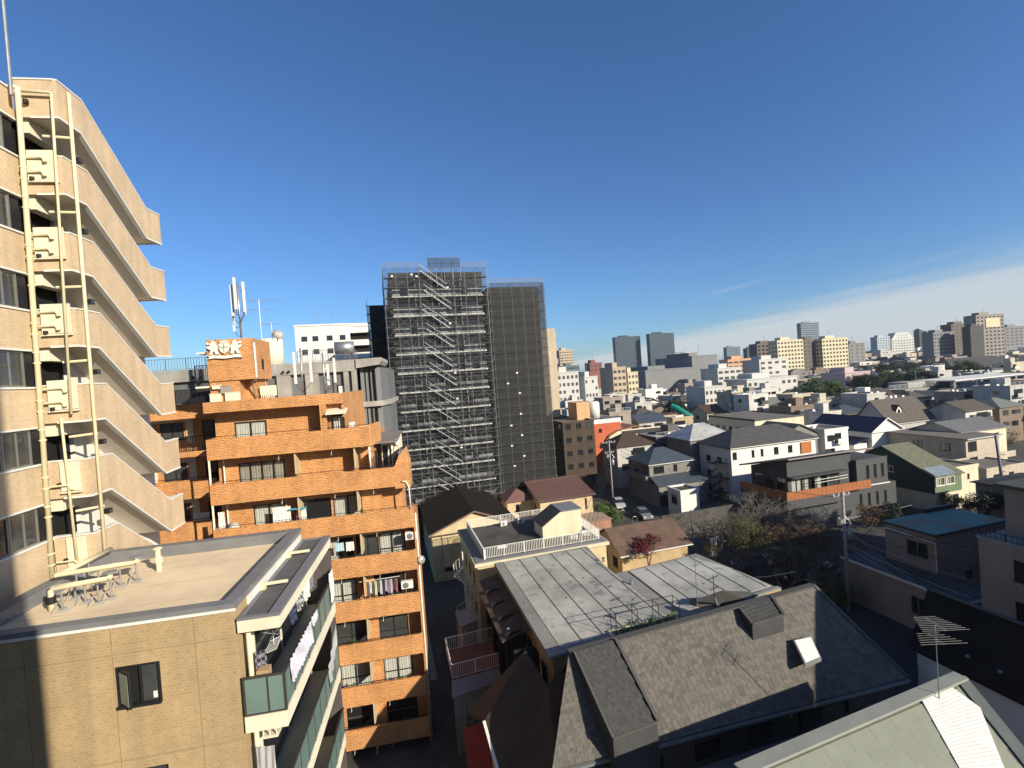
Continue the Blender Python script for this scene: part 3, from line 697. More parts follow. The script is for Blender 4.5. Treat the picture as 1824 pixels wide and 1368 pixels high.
# left wing, set back
LW0 = -22.5
for k in range(-1, 8):
    zt = BANDS[k] if k >= 0 else 24.6
    fz = (BANDS[k+1] if k+1 < 8 else 0) - 1.05
    fz = max(fz, 0)
    walls(t, LW0, OU0-.02, 37.2, 43.4, fz, zt-1.0, ORANGE, [('f',-15.6,fz+1.1,1.5,2.05,'dark'),('f',-18.3,fz+1.5,1.5,1.2,'smoky')], DARKF, name='wing_wall')
    t.put(MB().box(-19.3,-16.9,37.16,37.199,fz+.7,fz+2.4).box(-19.02,-17.55,37.15,37.165,fz+.92,fz+2.08), 'cream_surround', CREAM) if False else None
    if k >= 0:
        p = t.put(MB().box(LW0, -15.15, 35.9, 36.04, zt-1.3 if k else zt-1.32, zt if k else zt-.95), 'wing_parapet', ORANGE)
        t.put(MB().box(LW0, OU0-.03, 36.045, 37.19, zt-1.3, zt-1.05), 'wing_slab', OSOF, p)
        if k == 0: railing(t, [(-19,35.97,zt-.95),(-15.2,35.97,zt-.95),(OU0-.1,36.5,zt-.95)], 1.05, BLACKM, 'iron_railing', .14)
        else: t.put(MB().bar((LW0,35.97,zt+.14),(-15.2,35.97,zt+.14),.03), 'handrail', BLACKM, p)
    t.put(MB().box(-19.6,-19.45,37.1,37.19,fz+.6,fz+2.5).box(-17.35,-16.9,37.1,37.19,fz+.6,fz+2.5).box(-19.45,-17.35,37.1,37.19,fz+2.15,fz+2.5), 'cream_surround', CREAM)
t.put(MB().box(LW0, OU0-.02, 35.6, 35.75, 23.6, 24.6), 'wing_roof_parapet', ORANGE)
t.put(MB().box(LW0, OU0-.02, 35.76, 43.2, 23.6, 23.8), 'wing_roof_slab', OSOF)
# penthouse with the crest
q0 = at_v(366,606,33.4,A); q1 = at_v(447,600,33.4,A); q2 = at_v(372,680,33.4,A); qb = at_u(479,604,q1[0],A)
PU0, PU1, PZ0, PZ1, PV1 = q0[0], q1[0], q2[2], q0[2], qb[1]
t.put(MB().box(PU0, PU1, 33.4, PV1, PZ0, PZ1), 'penthouse', ORANGE)
t.put(MB().box(PU0, PU0+1.75, 33.5, PV1, 24.2, PZ0-.002).box(PU0+1.75, PU1-.3, 34.6, PV1, 24.2, PZ0-.002), 'penthouse_base', ORANGE)
t.put(MB().box(PU1-.02, PU1+.03, 35.0, 35.35, 26.6, 27.3), 'slit_window', DARKF)
t.put(MB().tube([(PU1+.08,33.6,PZ1-.3),(PU1+.08,33.65,PZ0+.1),(PU1+.0,33.6,PZ0-.1),(PU1-.35,34.0,PZ0-.15),(PU1-.35,34.5,24.7)], .06, 8), 'drainpipe', WHITE2, smooth=True)
t.put(MB().box(PU0-.7, PU0-.001, 33.6, 34.6, 27.75, 27.86), 'side_canopy', CREAM)
t.put(MB().box(PU0-.9, PU0-.001, 33.6, 35.2, 25.55, 25.67), 'landing_slab', CREAM)
railing(t, [(PU0-.86,33.65,25.67),(PU0-.05,33.65,25.67)], 1.35, BLACKM, 'iron_railing', .1)
railing(t, [(-19.5,35.65,24.6),(PU0-.1,34.2,24.6)], .95, BLACKM, 'iron_railing', .09, r=.02)
# crest
cu = (at_v(400,620,33.4,A)); cx0, cz0 = cu[0]+.02, cu[2]-.02
CR = M('crest_stone', (.86,.83,.72), .8, .08, 3); V0 = 33.4
def flat(pts, y0=.02, y1=.16): return MB().prism([(cx0+a*1.02, cz0+b*.98) for a, b in pts], 'y', V0-y1, V0-y0)
cr = t.put(flat([(-.28,.32),(.28,.32),(.3,.0),(.22,-.2),(0,-.36),(-.22,-.2),(-.3,0)]), 'crest', CR)
t.put(flat([(-.02,.28),(.02,.28),(.02,-.28),(-.02,-.28)], .16,.18).prism([(cx0-.26,cz0+.06),(cx0+.26,cz0+.06),(cx0+.26,cz0+.1),(cx0-.26,cz0+.1)],'y',V0-.185,V0-.161), 'crest_cross', M('crest_shade',(.32,.2,.1),.9,.1,3), cr)
t.put(flat([(-.2,.36),(-.24,.5),(-.1,.42),(0,.54),(.1,.42),(.24,.5),(.2,.36)]), 'crest_crown', CR, cr)
for sg in (-1, 1):
    body = [(.34,-.36),(.42,-.1),(.36,.12),(.5,.3),(.56,.5),(.68,.52),(.72,.38),(.82,.3),(.8,.14),(.95,.2),(1.02,.1),(.9,-.02),(.78,-.06),(.82,-.24),(.9,-.36),(.74,-.38),(.68,-.2),(.56,-.16),(.52,-.38)]
    t.put(flat([(sg*a, b) for a, b in body]), 'crest_beast', CR, cr)
    t.put(flat([(sg*a, b) for a, b in [(.84,.32),(.98,.46),(1.0,.3),(.9,.26)]]), 'crest_tail', CR, cr)
t.put(flat([(-1.0,-.42),(-.85,-.56),(-1.05,-.66),(-.6,-.62),(0,-.68),(.6,-.62),(1.05,-.66),(.85,-.56),(1.0,-.42),(.5,-.44),(0,-.5),(-.5,-.44)]), 'crest_ribbon', CR, cr)
# electrical boxes, meters
for i, (u, z, w, h) in enumerate(((PU0+.35,24.85,.65,.55),(PU0+1.35,24.85,.85,.6),(PU0+.45,25.55,.5,.22),(PU0+.95,25.35,.55,.45))):
    single('electrical_box', ['cream electrical box low under the crest, left of the pair','large cream electrical box under the crest','small cream box on top of the electrical boxes','grey meter box between the cream electrical boxes'][i], 'electrical box', MB().box(u-w/2,u+w/2,33.28,33.49,z-h/2,z+h/2).box(u-w/2-.02,u+w/2+.02,33.26,33.49,z+h/2,z+h/2+.03), CREAM if i != 3 else CONC, A, group='boxes under the crest')
mbx = MB().box(PU1-.1,PU1+.9,34.55,34.75,24.75,25.45)
for i in range(7): mbx.tube([(PU1-.02+.13*i,34.5,24.9),(PU1+.0+.13*i,34.45,24.6)], .03, 5)
single('electrical_box', 'cream cable box with a row of black cables beside the penthouse', 'electrical box', mbx, CREAM, A)
# antennas
def antenna(name, label, px, py0, py1, v, offs, ph, extra=True):
    a = at_v(px, py1, v, A); b = at_v(px, py0, v, A)
    tt = T(name, label, 'antenna', A, a[0], v, a[2])
    tt.put(MB().tube([(a[0],v,a[2]),(a[0],v,b[2])], .06, 8), 'mast', GALV, smooth=True)
    for i, (du, dv, z0, z1) in enumerate(offs):
        u = a[0]+du
        pa = tt.put(MB().box(u-.075,u+.075,v+dv-.06,v+dv+.06,a[2]+z0,a[2]+z1), 'panel', WHITE2)
        for z in (z0+.25, z1-.3): tt.put(MB().bar((a[0],v,a[2]+z),(u,v+dv,a[2]+z),.04), 'bracket', GALV, pa)
        tt.put(MB().tube([(u,v+dv,a[2]+z0),(u*.5+a[0]*.5,v+dv*.6-.1,a[2]+z0-.35),(a[0]+.05,v-.06,a[2]+max(.1,z0-.6))], .018, 5), 'cable', BLACKM, pa)
    return tt
q = at_v(430,600,34.6,A)
antenna('cell_antenna', 'tall phone mast with white panel antennas on the crest penthouse roof', 430, 503, 602, 34.6, ((-.42,.1,1.5,3.6),(-.1,-.2,1.9,4.0),(.36,.0,1.7,3.75),(-.5,.35,.5,1.9),(.2,.35,1.6,3.5)), 2)
antenna('cell_antenna', 'phone mast with two long white panels on the orange block roof', 541, 620, 706, 35.2, ((-.42,-.05,.9,3.1),(.62,-.05,.95,3.15)), 2)
antenna('cell_antenna', 'phone mast with tilted white panels behind the orange roof parapet', 580, 628, 704, 35.6, ((.75,-.05,.85,2.6),(.25,.15,.7,2.2)), 2)
def yagi(label, ang, p, h, el, L=1.1, mat=GALV, boom=(1,0), w=.9, n=9, two=True, group=None):
    tt = T('tv_antenna', label, 'antenna', ang, p[0], p[1], p[2], group=group)
    x, y, z = p; tt.put(MB().tube([(x,y,z),(x,y,z+h)], .022, 6), 'mast', mat)
    bx_, by_ = boom
    for lev in ((h-.1, 1.0, n),) + (((h-.75, .75, 6),) if two else ()):
        hz, s, m = lev; s *= L
        bm = tt.put(MB().bar((x-bx_*s,y-by_*s,z+hz),(x+bx_*s,y+by_*s,z+hz),.03), 'boom', mat)
        for i in range(m):
            f = -1+2*i/(m-1); ww = w*(.5+.5*(1-f)/2)
            tt.put(MB().tube([(x+bx_*s*f-by_*ww/2,y+by_*s*f+bx_*ww/2,z+hz+.02),(x+bx_*s*f+by_*ww/2,y+by_*s*f-bx_*ww/2,z+hz+.02)], .007, 4), 'element', mat, bm)
    return tt
def dish(label, ang, p, r, mat=WHITE2, n=(0.5,-.8,.35), group=None):
    tt = T('satellite_dish', label, 'satellite dish', ang, p[0], p[1], p[2]-r*1.4, group=group)
    nn = Vector(n).normalized(); c = Vector(p)
    prof = [(r*k/5, .35*r*(k/5)**2) for k in range(0, 6)]; prof[0] = (.01, 0)
    tt.put(MB().lathe(c - nn*.1, prof, 16, nn), 'reflector', mat, smooth=True)
    tt.put(MB().tube([c-nn*.1+Vector((0,0,-r*.9)), c+nn*r*.9], .015, 5).lathe(c+nn*r*.85, [(.04,0),(.04,.1)], 6, nn), 'feed_arm', GALV)
    tt.put(MB().tube([c-nn*.12, c-nn*.25+Vector((0,0,-.1)), (p[0]-nn.x*.25,p[1]-nn.y*.25,p[2]-r*1.4)], .03, 6), 'bracket', GALV)
    return tt
p = at_v(466,600,36,A); yagi('thin television aerial mast beside the crest penthouse', A, (p[0],36,25), at_v(463,533,36,A)[2]-25, 0, 1.2, boom=(1,.1), w=.8)
p = at_v(485,600,37.5,A); yagi('shorter television aerial behind the crest penthouse', A, (p[0],37.5,25), at_v(483,575,37.5,A)[2]-25, 0, .7, boom=(1,.1), w=.8, two=False)
p = at_v(495,596,37.5,A); dish('white satellite dish behind the crest penthouse', A, (p[0],37.5,p[2]), .4)
p = at_v(696,800,35.5,A); dish('white satellite dish above the orange corner wedge', A, (-2.9,OV+2.2,20.75), .28, n=(-.5,-.8,.3))
dish('white satellite dish on the right edge of the orange block, low down', A, (at_v(751,998,33,A)[0],33.1,at_v(751,998,33,A)[2]), .28, n=(.6,-.7,.3))
dish('white satellite dish on the balcony rail by the left corner post', A, (at_v(413,943,33.5,A)[0],33.6,at_v(413,943,33.5,A)[2]), .42, n=(.2,-.9,.4))
# laundry on the orange balconies
def wash(px0, px1, py, v, drop, mat, name, label, waves=3, group=None):
    a = at_v(px0, py, v, A); b = at_v(px1, py - .12*(px1-px0), v, A)
    return cloth((a[0],v,a[2]),(b[0],v,b[2]),drop,mat,name,label,waves,group=group)
wash(485,517,905,33.4,1.1,WHITE2,'bed_sheet','white sheet drying on the orange balcony left of the pink washing',5)
wash(527,535,908,33.4,.7,M('pink_cloth',(.7,.3,.4),.9,.1,3),'towel','pink towel beside the white sheet on the orange balcony',2)
wash(536,545,906,33.4,.8,WHITE2,'towel','white towel next to the pink towel on the orange balcony',2)
single('hanger_rack', 'light blue clothes hanger ring above the pink towel', 'hanger', MB().box(at_v(514,912,33.3,A)[0],at_v(545,905,33.3,A)[0],33.2,33.5,at_v(528,907,33.3,A)[2],at_v(528,907,33.3,A)[2]+.05), M('blue_plastic',(.1,.45,.6),.5,.1,3), A)
wash(343,373,915,36.5,1.0,WHITE2,'bed_sheet','white sheet drying in the shaded left wing of the orange block',3)
wash(388,399,913,33.4,1.2,WHITE2,'towel','white towel hanging by the left drainpipe of the orange block',2)
wash(622,632,752,33.3,1.0,WHITE2,'towel','white towel hung over the top right iron railing terrace',2)
cols = [(.35,.06,.04),(.55,.28,.12),(.10,.10,.10),(.6,.6,.58),(.08,.08,.1),(.62,.62,.35),(.12,.12,.12),(.55,.55,.62),(.04,.04,.05),(.45,.38,.45),(.25,.18,.28),(.5,.45,.5),(.06,.05,.05),(.3,.1,.1)]
cn = ['rust red','tan','charcoal','light grey','black','pale yellow','dark grey','pale blue grey','jet black','mauve','plum','lilac','dark brown','maroon']
for i, c in enumerate(cols):
    x = 644+4.6*i
    wash(x, x+3.6, 1038-.6*i, 33.35, .95+.15*((i*7) % 3-1), M('cloth_%d' % i, c, .9, .1, 3), 'shirt', f'{cn[i]} shirt in the long row of clothes on the orange balcony', 1, group='row of hanging clothes')
single('laundry_pole', 'white pole above the long row of hanging clothes', 'laundry pole', MB().tube([(at_v(640,1040,33.35,A)[0],33.35,at_v(640,1037,33.35,A)[2]),(at_v(712,1026,33.35,A)[0],33.35,at_v(712,1026,33.35,A)[2])], .02, 6), WHITE2, A)
def ac_unit(label, ang, u, v, z, rz=0, w=.78, h=.56, d=.28, group='air conditioner units'):
    tt = T('air_conditioner', label, 'air conditioner', ang, u, v, z, group=group); tt.e.rotation_euler[2] += rz
    f = lambda m, n, mt, p=None: tt.inst(m.mesh(n, mt), n, *( (u, v, z) if p is None else (0,0,0)), parent=p)
    b = f(MB().box(-w/2,w/2,-d/2,d/2,.06,h), 'casing', WHITE2)
    f(MB().lathe((-w*.12,-d/2-.005,h*.53), [(h*.36,0),(h*.36,.012),(h*.12,.02)], 14, (0,-1,0)), 'fan_grille', GALV, b)
    f(MB().box(-w/2+.05,-w/2+.13,-d/2,d/2,0,.06).box(w/2-.13,w/2-.05,-d/2,d/2,0,.06), 'foot', GALV, b)
    return tt
for i, (px, py) in enumerate(((742,948),(735,1035),)):
    q = at_v(px, py+10, 33.4, A)
    ac_unit(['white air conditioner unit at the balcony end under the top right corner','white air conditioner unit beside the long row of clothes'][i], A, q[0]-.35, 33.45, BANDS[3+i]-.62 if False else q[2]-.1)

# potted plants and storage boxes on the balconies
for i, (px, k) in enumerate(((470,1),(520,2),(640,3),(700,3),(610,5),(690,6),(600,6),(650,2))):
    q = at_v(px, 900, 33.3, A); z = BANDS[k]
    tt = T('potted_plant', ['potted plant on the second orange balcony from the top','potted plant behind the third balcony parapet','left potted plant on the middle orange balcony','right potted plant on the middle orange balcony','potted plant on the balcony below the clothes row','right potted plant on a low orange balcony','left potted plant on a low orange balcony','potted plant near the right end of the third balcony'][i], 'potted plant', A, q[0], 33.45, z-1.06)
    tt.put(MB().lathe((q[0],33.45,z-1.06), [(.14,0),(.19,.3)], 10), 'pot', M('clay_pot',(.3,.13,.08),.8,.1,2))
    lf = MB(); rr_ = random.Random(i)
    for _ in range(90):
        d_ = Vector((rr_.gauss(0,1),rr_.gauss(0,1),rr_.gauss(0,1))).normalized()*.32*rr_.random(); p_ = Vector((q[0],33.45,z-.45+.25*rr_.random()))+d_; a_ = Vector((rr_.gauss(0,1),rr_.gauss(0,1),rr_.gauss(0,1))).normalized()*.08; b_ = a_.orthogonal().normalized()*.04
        n_ = len(lf.v); lf.v += [tuple(p_-a_),tuple(p_+b_),tuple(p_+a_),tuple(p_-b_)]; lf.f.append((n_,n_+1,n_+2,n_+3))
    tt.put(lf, 'leaf_mass', M('pot_leaf',(.05,.10,.025),.6,.3,3))
wash(598,612,968,33.35,.55,M('sky_cloth',(.45,.65,.75),.9,.1,3),'towel','pale blue towels on hangers beside the low block canopy',3)
wash(616,630,966,33.35,.6,WHITE2,'towel','white towel next to the pale blue towels',2)

# ---------------------------------------------------------------- grey concrete block behind
t = T('concrete_block', 'grey panel and concrete block with roof railing behind the orange one', 'building', A, -12, 46)
CV = 42.0
c0 = at_v(258,655,CV,A)[0]-3; c1 = -6.3
t.put(MB().box(c0, c1, CV+4.0, 56, 0, 26.6).box(-9.9,c1,CV+.35,CV+4.0,0,26.6), 'panel_wall', GPANEL)
for u in [at_v(x,700,CV,A)[0] for x in (512,)] + [-9.6,-7.0,-6.35]:
    w = .75 if u < -8 else .28
    t.put(MB().box(u-w, u+w*.4, CV, CV+.36, 18, 26.55), 'column', CONC)
t.put(MB().box(c0, c1+.1, CV-.05, CV+.5, 26.3, 27.25), 'roof_beam', CONC)
t.put(MB().box(c0, c1+.1, CV+.5, 55.9, 26.9, 27.1), 'roof_slab', CONC)
t.put(MB().box(c0, -10.2, CV+.3, CV+4.0, 18, 26.3), 'panel_wall', GPANEL)
for u in (-12.4,-11.6,-8.9,-8.2): t.put(MB().box(u-.02,u+.02,CV+.27,CV+.299,20,26.3), 'panel_joint', DARKF)
t.put(MB().box(-7.9,-7.3,CV+.28,CV+.345,24.3,25.2), 'window_frame', DARKF); t.put(MB().box(-7.8,-7.4,CV+.26,CV+.279,24.4,25.1), 'window_pane', WHITE2)
t.put(MB().prism([(-6.2,26.5),(-4.3,26.7),(-4.1,27.0),(-4.1,27.3),(-6.2,27.25)], 'y', CV-.2, CV+6), 'roof_overhang', CONC)
for i, (z0, z1) in enumerate(((23.6,26.5),(19.0,23.1),(14.5,18.6),(10,14.1),(5.5,9.6),(1,5.1))):
    w_ = t.put(MB().prism([(-6.0,CV+.6),(-4.4,CV+1.2),(-4.0,CV+4),(-4.0,CV+12),(-6.2,CV+12)], 'z', z0, z1), 'bay_wall', GPANEL)
    t.put(MB().prism([(-6.1,CV+.3),(-4.3,CV+.7),(-3.75,CV+3.7),(-3.75,CV+12),(-6.2,CV+12)], 'z', z0-.45, z0-.003), 'bay_slab', CONC, w_)
    for u in (-5.6,-5.2,-4.8): t.put(MB().box(u-.01,u+.01,CV+.6,CV+1.1,z0,z1), 'panel_joint', DARKF, w_)
railing(t, [(c0,CV+.1,27.25),(PU0-.8,CV+.1,27.25)], .95, M('rail_grey',(.16,.16,.18),.5,.1,3), 'roof_railing', .2)
railing(t, [(PU1+.5,CV+.1,27.25),(-7.2,CV+.1,27.25),(-6.5,CV+3,27.25)], .95, M('rail_grey',(.16,.16,.18),.5,.1,3), 'roof_railing', .2)
t.put(MB().lathe((-7.3,CV+1.6,28.4), [(.55,-.8),(.55,.8)], 16, (1,.1,0)), 'roof_duct', GALV, smooth=True)
for p_ in ((345,672),(358,672),(505,663),(515,662)):
    q = at_v(*p_, CV-.06, A); t.put(MB().lathe((q[0],CV-.12,q[2]), [(.1,0),(.1,.14)], 8, (0,-1,0)), 'vent_cap', DARKF)
cy_ = at_v(480,620,46,A); t.put(MB().lathe((cy_[0],46.5,27.1), [(1.0,0),(1.0,2.6),(.9,2.7)], 20), 'water_tank', CREAM, smooth=True)

# ---------------------------------------------------------------- scaffolded tower block
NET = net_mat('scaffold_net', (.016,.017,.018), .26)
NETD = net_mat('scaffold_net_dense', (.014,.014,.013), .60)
NETL = net_mat('scaffold_net_blue', (.16,.18,.21), .35)
TUBE = M('scaffold_tube', (.27,.275,.28), .45, .15, 3, metal=.2)
DECK = M('scaffold_deck', (.10,.10,.10), .7, .2, 2)
BALR = M('balcony_glass_grey', (.42,.43,.43), .5, .1, .8)
BSLAB = M('balcony_edge_white', (.85,.84,.8), .8, .1, 1)
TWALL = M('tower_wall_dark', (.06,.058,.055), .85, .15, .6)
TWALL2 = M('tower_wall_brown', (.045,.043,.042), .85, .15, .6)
SV = 75.0
t = T('scaffolded_tower', 'tall apartment tower wrapped in dark scaffolding and netting', 'apartment tower', B, 13, 80)
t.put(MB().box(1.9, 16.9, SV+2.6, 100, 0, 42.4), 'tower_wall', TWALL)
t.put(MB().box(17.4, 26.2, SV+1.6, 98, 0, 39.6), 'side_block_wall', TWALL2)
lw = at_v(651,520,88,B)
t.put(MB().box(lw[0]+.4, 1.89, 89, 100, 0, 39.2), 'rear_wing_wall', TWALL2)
def shared(mb, name, mat): return mb.mesh(name, mat)
# storeys of balconies
panel_me = shared(MB().box(-.56,.56,-.02,.02,0,1.02), 'rail_panel', BALR)
panel_me2 = shared(MB().box(-.56,.56,-.02,.02,0,1.02), 'rail_panel', M('balcony_glass_dim',(.2,.21,.2),.5,.15,.8))
pane_me = shared(MB().box(-.85,.85,-.03,.03,0,1.9), 'window', DGLASS)
for k in range(13):
    z = 38.45 - 3.0*k
    if z < 1: break
    s_ = t.put(MB().box(2.2, 16.6, SV+1.25, SV+2.59, z-.22, z), 'balcony_slab', BSLAB)
    for i in range(12):
        if rnd.random() < .86: t.inst(panel_me if rnd.random() < .7 else panel_me2, 'rail_panel', 2.85+1.18*i, SV+1.3, z+.05)
    for i in range(6): t.inst(pane_me, 'window', 3.6+2.3*i, SV+2.57, z+.12)
    for i in range(1,4): t.put(MB().box(2.2+3.6*i-.06, 2.2+3.6*i+.06, SV+1.35, SV+2.58, z, z+2.7), 'partition', BALR, s_)
def scaffold(u0, u1, ztop, nb, v, dv, net, tag, brace, net_rows):
    du = (u1-u0)/nb; lev = 1.5; nl = int(ztop/lev)
    pole = shared(MB().tube([(0,0,0),(0,0,ztop+.9)], .045, 5), 'standard', TUBE)
    led = shared(MB().tube([(u0-.2,0,0),(u1+.2,0,0)], .038, 5), 'ledger', TUBE)
    led2 = shared(MB().tube([(u0-.1,0,0),(u1+.1,0,0)], .022, 4), 'guard_rail', TUBE)
    deck = shared(MB().box(u0, u1, .12, dv-.12, -.05, .0), 'platform', DECK)
    br = shared(MB().tube([(0,0,0),(du,0,-lev)], .028, 4), 'brace', TUBE)
    br2 = shared(MB().tube([(0,0,-lev),(du,0,0)], .028, 4), 'brace', TUBE)
    cross = shared(MB().tube([(0,0,0),(0,dv,0)], .035, 4), 'transom', TUBE)
    sh = shared(MB().poly([(.02,0,0),(du-.02,0,0),(du-.02,0,ztop/net_rows-.04),(.02,0,ztop/net_rows-.04)]), 'net_sheet', net)
    for i in range(nb+1):
        t.inst(pole, 'standard', u0+du*i, v, 0)
        if i % 3 == 0: t.inst(pole, 'standard', u0+du*i, v+dv, 0)
    for l in range(1, nl+1):
        z = l*ztop/nl
        t.inst(led, 'ledger', 0, v-.01, z)
        if l % 2: t.inst(led2, 'guard_rail', 0, v-.01, z-.55)
        if l < nl: t.inst(deck, 'platform', 0, v, z-.02)
        for i in range(nb):
            if rnd.random() < 1.1/brace: t.inst(br, 'brace', u0+du*i, v-.03, z)
            if rnd.random() < .8/brace: t.inst(br2, 'brace', u0+du*i, v-.045, z)
    for i in range(nb):
        for j in range(net_rows): t.inst(sh, 'net_sheet', u0+du*i, v-.09, j*ztop/net_rows)
scaffold(1.1, 17.1, 42.6, 9, SV, 1.0, NET, 'front', 2, 7)
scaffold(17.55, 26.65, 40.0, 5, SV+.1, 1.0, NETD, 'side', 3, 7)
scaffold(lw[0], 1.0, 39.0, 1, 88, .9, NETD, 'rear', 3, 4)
# left flank of the main scaffold
for j in range(10): t.put(MB().tube([(1.1,SV+.9+j*1.7,0),(1.1,SV+.9+j*1.7,42.8)], .045, 5), 'standard', TUBE)
for l in range(1,29): t.put(MB().tube([(1.08,SV,l*1.5),(1.08,SV+16,l*1.5)], .035, 4), 'ledger', TUBE)
for j in range(7): t.put(MB().poly([(1.0,SV+.1,j*6.1),(1.0,SV+16,j*6.1),(1.0,SV+16,j*6.1+6.05),(1.0,SV+.1,j*6.1+6.05)]), 'net_sheet', NETD)
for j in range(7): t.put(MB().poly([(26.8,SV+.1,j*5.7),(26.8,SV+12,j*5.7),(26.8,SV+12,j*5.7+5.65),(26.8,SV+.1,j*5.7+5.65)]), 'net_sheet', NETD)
# pale guard net along the very top, plus the lift tower cap
for i in range(8):
    a = 1.2+2.0*i
    if 7.6 < a+1 < 12.9: continue
    t.put(MB().poly([(a,SV-.1,42.7),(a+1.94,SV-.1,42.7),(a+1.94,SV-.1,43.5),(a,SV-.1,43.5)]), 'guard_net', NETL)
for i in range(5): t.put(MB().poly([(17.6+1.8*i,SV,40.0),(19.35+1.8*i,SV,40.0),(19.35+1.8*i,SV,40.8),(17.6+1.8*i,SV,40.8)]), 'guard_net', NETL)
cap = MB()
for u in (7.85,9.1,10.4,11.7,12.95):
    cap.tube([(u,SV-.2,40.5),(u,SV-.2,44.1)], .05, 5)
for z in (42.4,43.2,44.05): cap.tube([(7.8,SV-.2,z),(13,SV-.2,z)], .045, 5)
t.put(cap, 'lift_frame', TUBE)
t.put(MB().poly([(7.85,SV-.25,42.6),(12.95,SV-.25,42.6),(12.95,SV-.25,44.0),(7.85,SV-.25,44.0)]), 'net_sheet', NETD)
# site stairs zigzag down the front
fl = MB()
for s in (0,.5): fl.bar((0,s,0),(4.0,s,-3.0),.05,.10); fl.bar((0,s,.9),(4.0,s,-2.1),.04)
for i in range(12): fl.box(.17+i*.333,.45+i*.333,.0,.5,-.27-i*.25,-.23-i*.25)
fm_ = shared(fl, 'stair_flight', M('stair_aluminium',(.42,.42,.41),.45,.1,2,metal=.3))
for k in range(12): t.inst(fm_, 'stair_flight', 7.0 if k % 2 else 6.6, SV-.75, 42.0-3.0*k)
PAPER = M('white_notice', (.78,.78,.76), .8, .05, 3)
for (x, y) in ((698,492),(733,489),(742,492),(797,512),(802,576),(811,664),(815,710),(822,797)): 
    q = at_v(x,y,SV-.15,B); t.put(MB().box(q[0]-.17,q[0]+.17,SV-.16,SV-.14,q[2]-.12,q[2]+.12), 'notice', PAPER)
for (x, y) in ((905,683),(921,664),(926,700),(911,758),(928,737),(930,775),(912,794),(934,812),(917,830)):
    q = at_v(x,y,SV-.05,B); t.put(MB().box(q[0]-.17,q[0]+.17,SV-.06,SV-.04,q[2]-.12,q[2]+.12), 'notice', PAPER)

def px_box(pxL, pxR, ytop, D_v, ang=B, depth=14, z0=0):      # a far box from its pixel edges on the plane v = D_v
    a = at_v(pxL, ytop, D_v, ang); b = at_v(pxR, ytop, D_v, ang)
    return a[0], b[0], D_v, D_v+depth, z0, (a[2]+b[2])/2
# ---------------------------------------------------------------- white apartment block behind the concrete one
u0, u1, v0, v1_, z0, z1 = px_box(524, 622, 580, 118)
t = T('white_apartment_block', 'white apartment block with small windows between the antennas and the scaffolding', 'apartment block', B, (u0+u1)/2, v0+6)
ws = [('f', u0+(u1-u0)*f, z1-2.9-3.0*k, 1.3, 1.1, 'dark') for k in range(5) for f in (.16,.36,.62,.86)]
walls(t, u0, u1, v0, v1_, 0, z1, WHITE, ws + [('l', v0+3+3.6*j, z1-2.6-3*k, 1.4, 1.2) for j in range(3) for k in range(4)], DARKF)
t.put(MB().box(u0-.15,u1+.15,v0-.15,v1_,z1-.02,z1+.35), 'parapet', WHITE)
b0 = u1+.05; b1 = at_v(657,580,118,B)[0]
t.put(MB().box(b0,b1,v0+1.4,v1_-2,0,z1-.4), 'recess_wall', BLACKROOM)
for k in range(7):
    t.put(MB().box(b0,b1,v0+.1,v0+1.39,z1-1.35-3*k-.6,z1-1.35-3*k+.75), 'balcony', WHITE)
t.put(MB().box(b0,b1,v0+.1,v1_-2,z1-.5,z1+.3), 'roof_edge', WHITE)
for x in (568,590): q = at_v(x,560,119,B); t.put(MB().tube([(q[0],119,z1),(q[0],119,z1+4)], .06, 5), 'mast', GALV)
# ---------------------------------------------------------------- tan slab right of the scaffolding
u0, u1, v0, v1_, z0, z1 = px_box(974, 988, 585, 104, depth=16)
t = T('tan_apartment_block', 'narrow tan apartment slab peeping out right of the scaffolding', 'apartment block', B, u1, v0+6)
walls(t, u0-8, u1, v0, v1_, 0, z1, M('tan_wall',(.52,.43,.32),.8,.08,.5,streak=.15), [], DARKF)
for k in range(8):
    t.put(MB().box(u1,u1+.9,v0+1.5,v0+6,z1-2.2-3*k,z1-1.0-3*k), 'balcony', M('tan_wall_d',(.42,.35,.26),.8,.1,.6))
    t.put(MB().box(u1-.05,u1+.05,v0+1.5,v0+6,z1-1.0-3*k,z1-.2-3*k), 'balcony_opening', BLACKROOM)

# ---------------------------------------------------------------- grey sheet-roofed building
SHEET = M('weathered_grey_sheet', (.44,.43,.38), .7, .25, .3, grime=.5, bump=.15, bscale=6)
SHEETD = M('grey_sheet_edge', (.27,.262,.24), .7, .15, .6)
OCHRE = M('ochre_wall', (.50,.36,.20), .85, .10, .6, streak=.2)
t = T('sheet_roof_building', 'low ochre building under a wide weathered grey sheet roof', 'building', B, 15, 32)
def zq(*q, z): return az(*q, z, B)
c = [zq(978,1170,z=9), zq(880,1003,z=9), zq(1045,972,z=9), zq(1092,1022,z=9), zq(1240,985,z=9), zq(1388,1047,z=9)]
t.put(MB().slab([(p[0],p[1],8.96) for p in c], .22), 'roof_base', SHEETD)
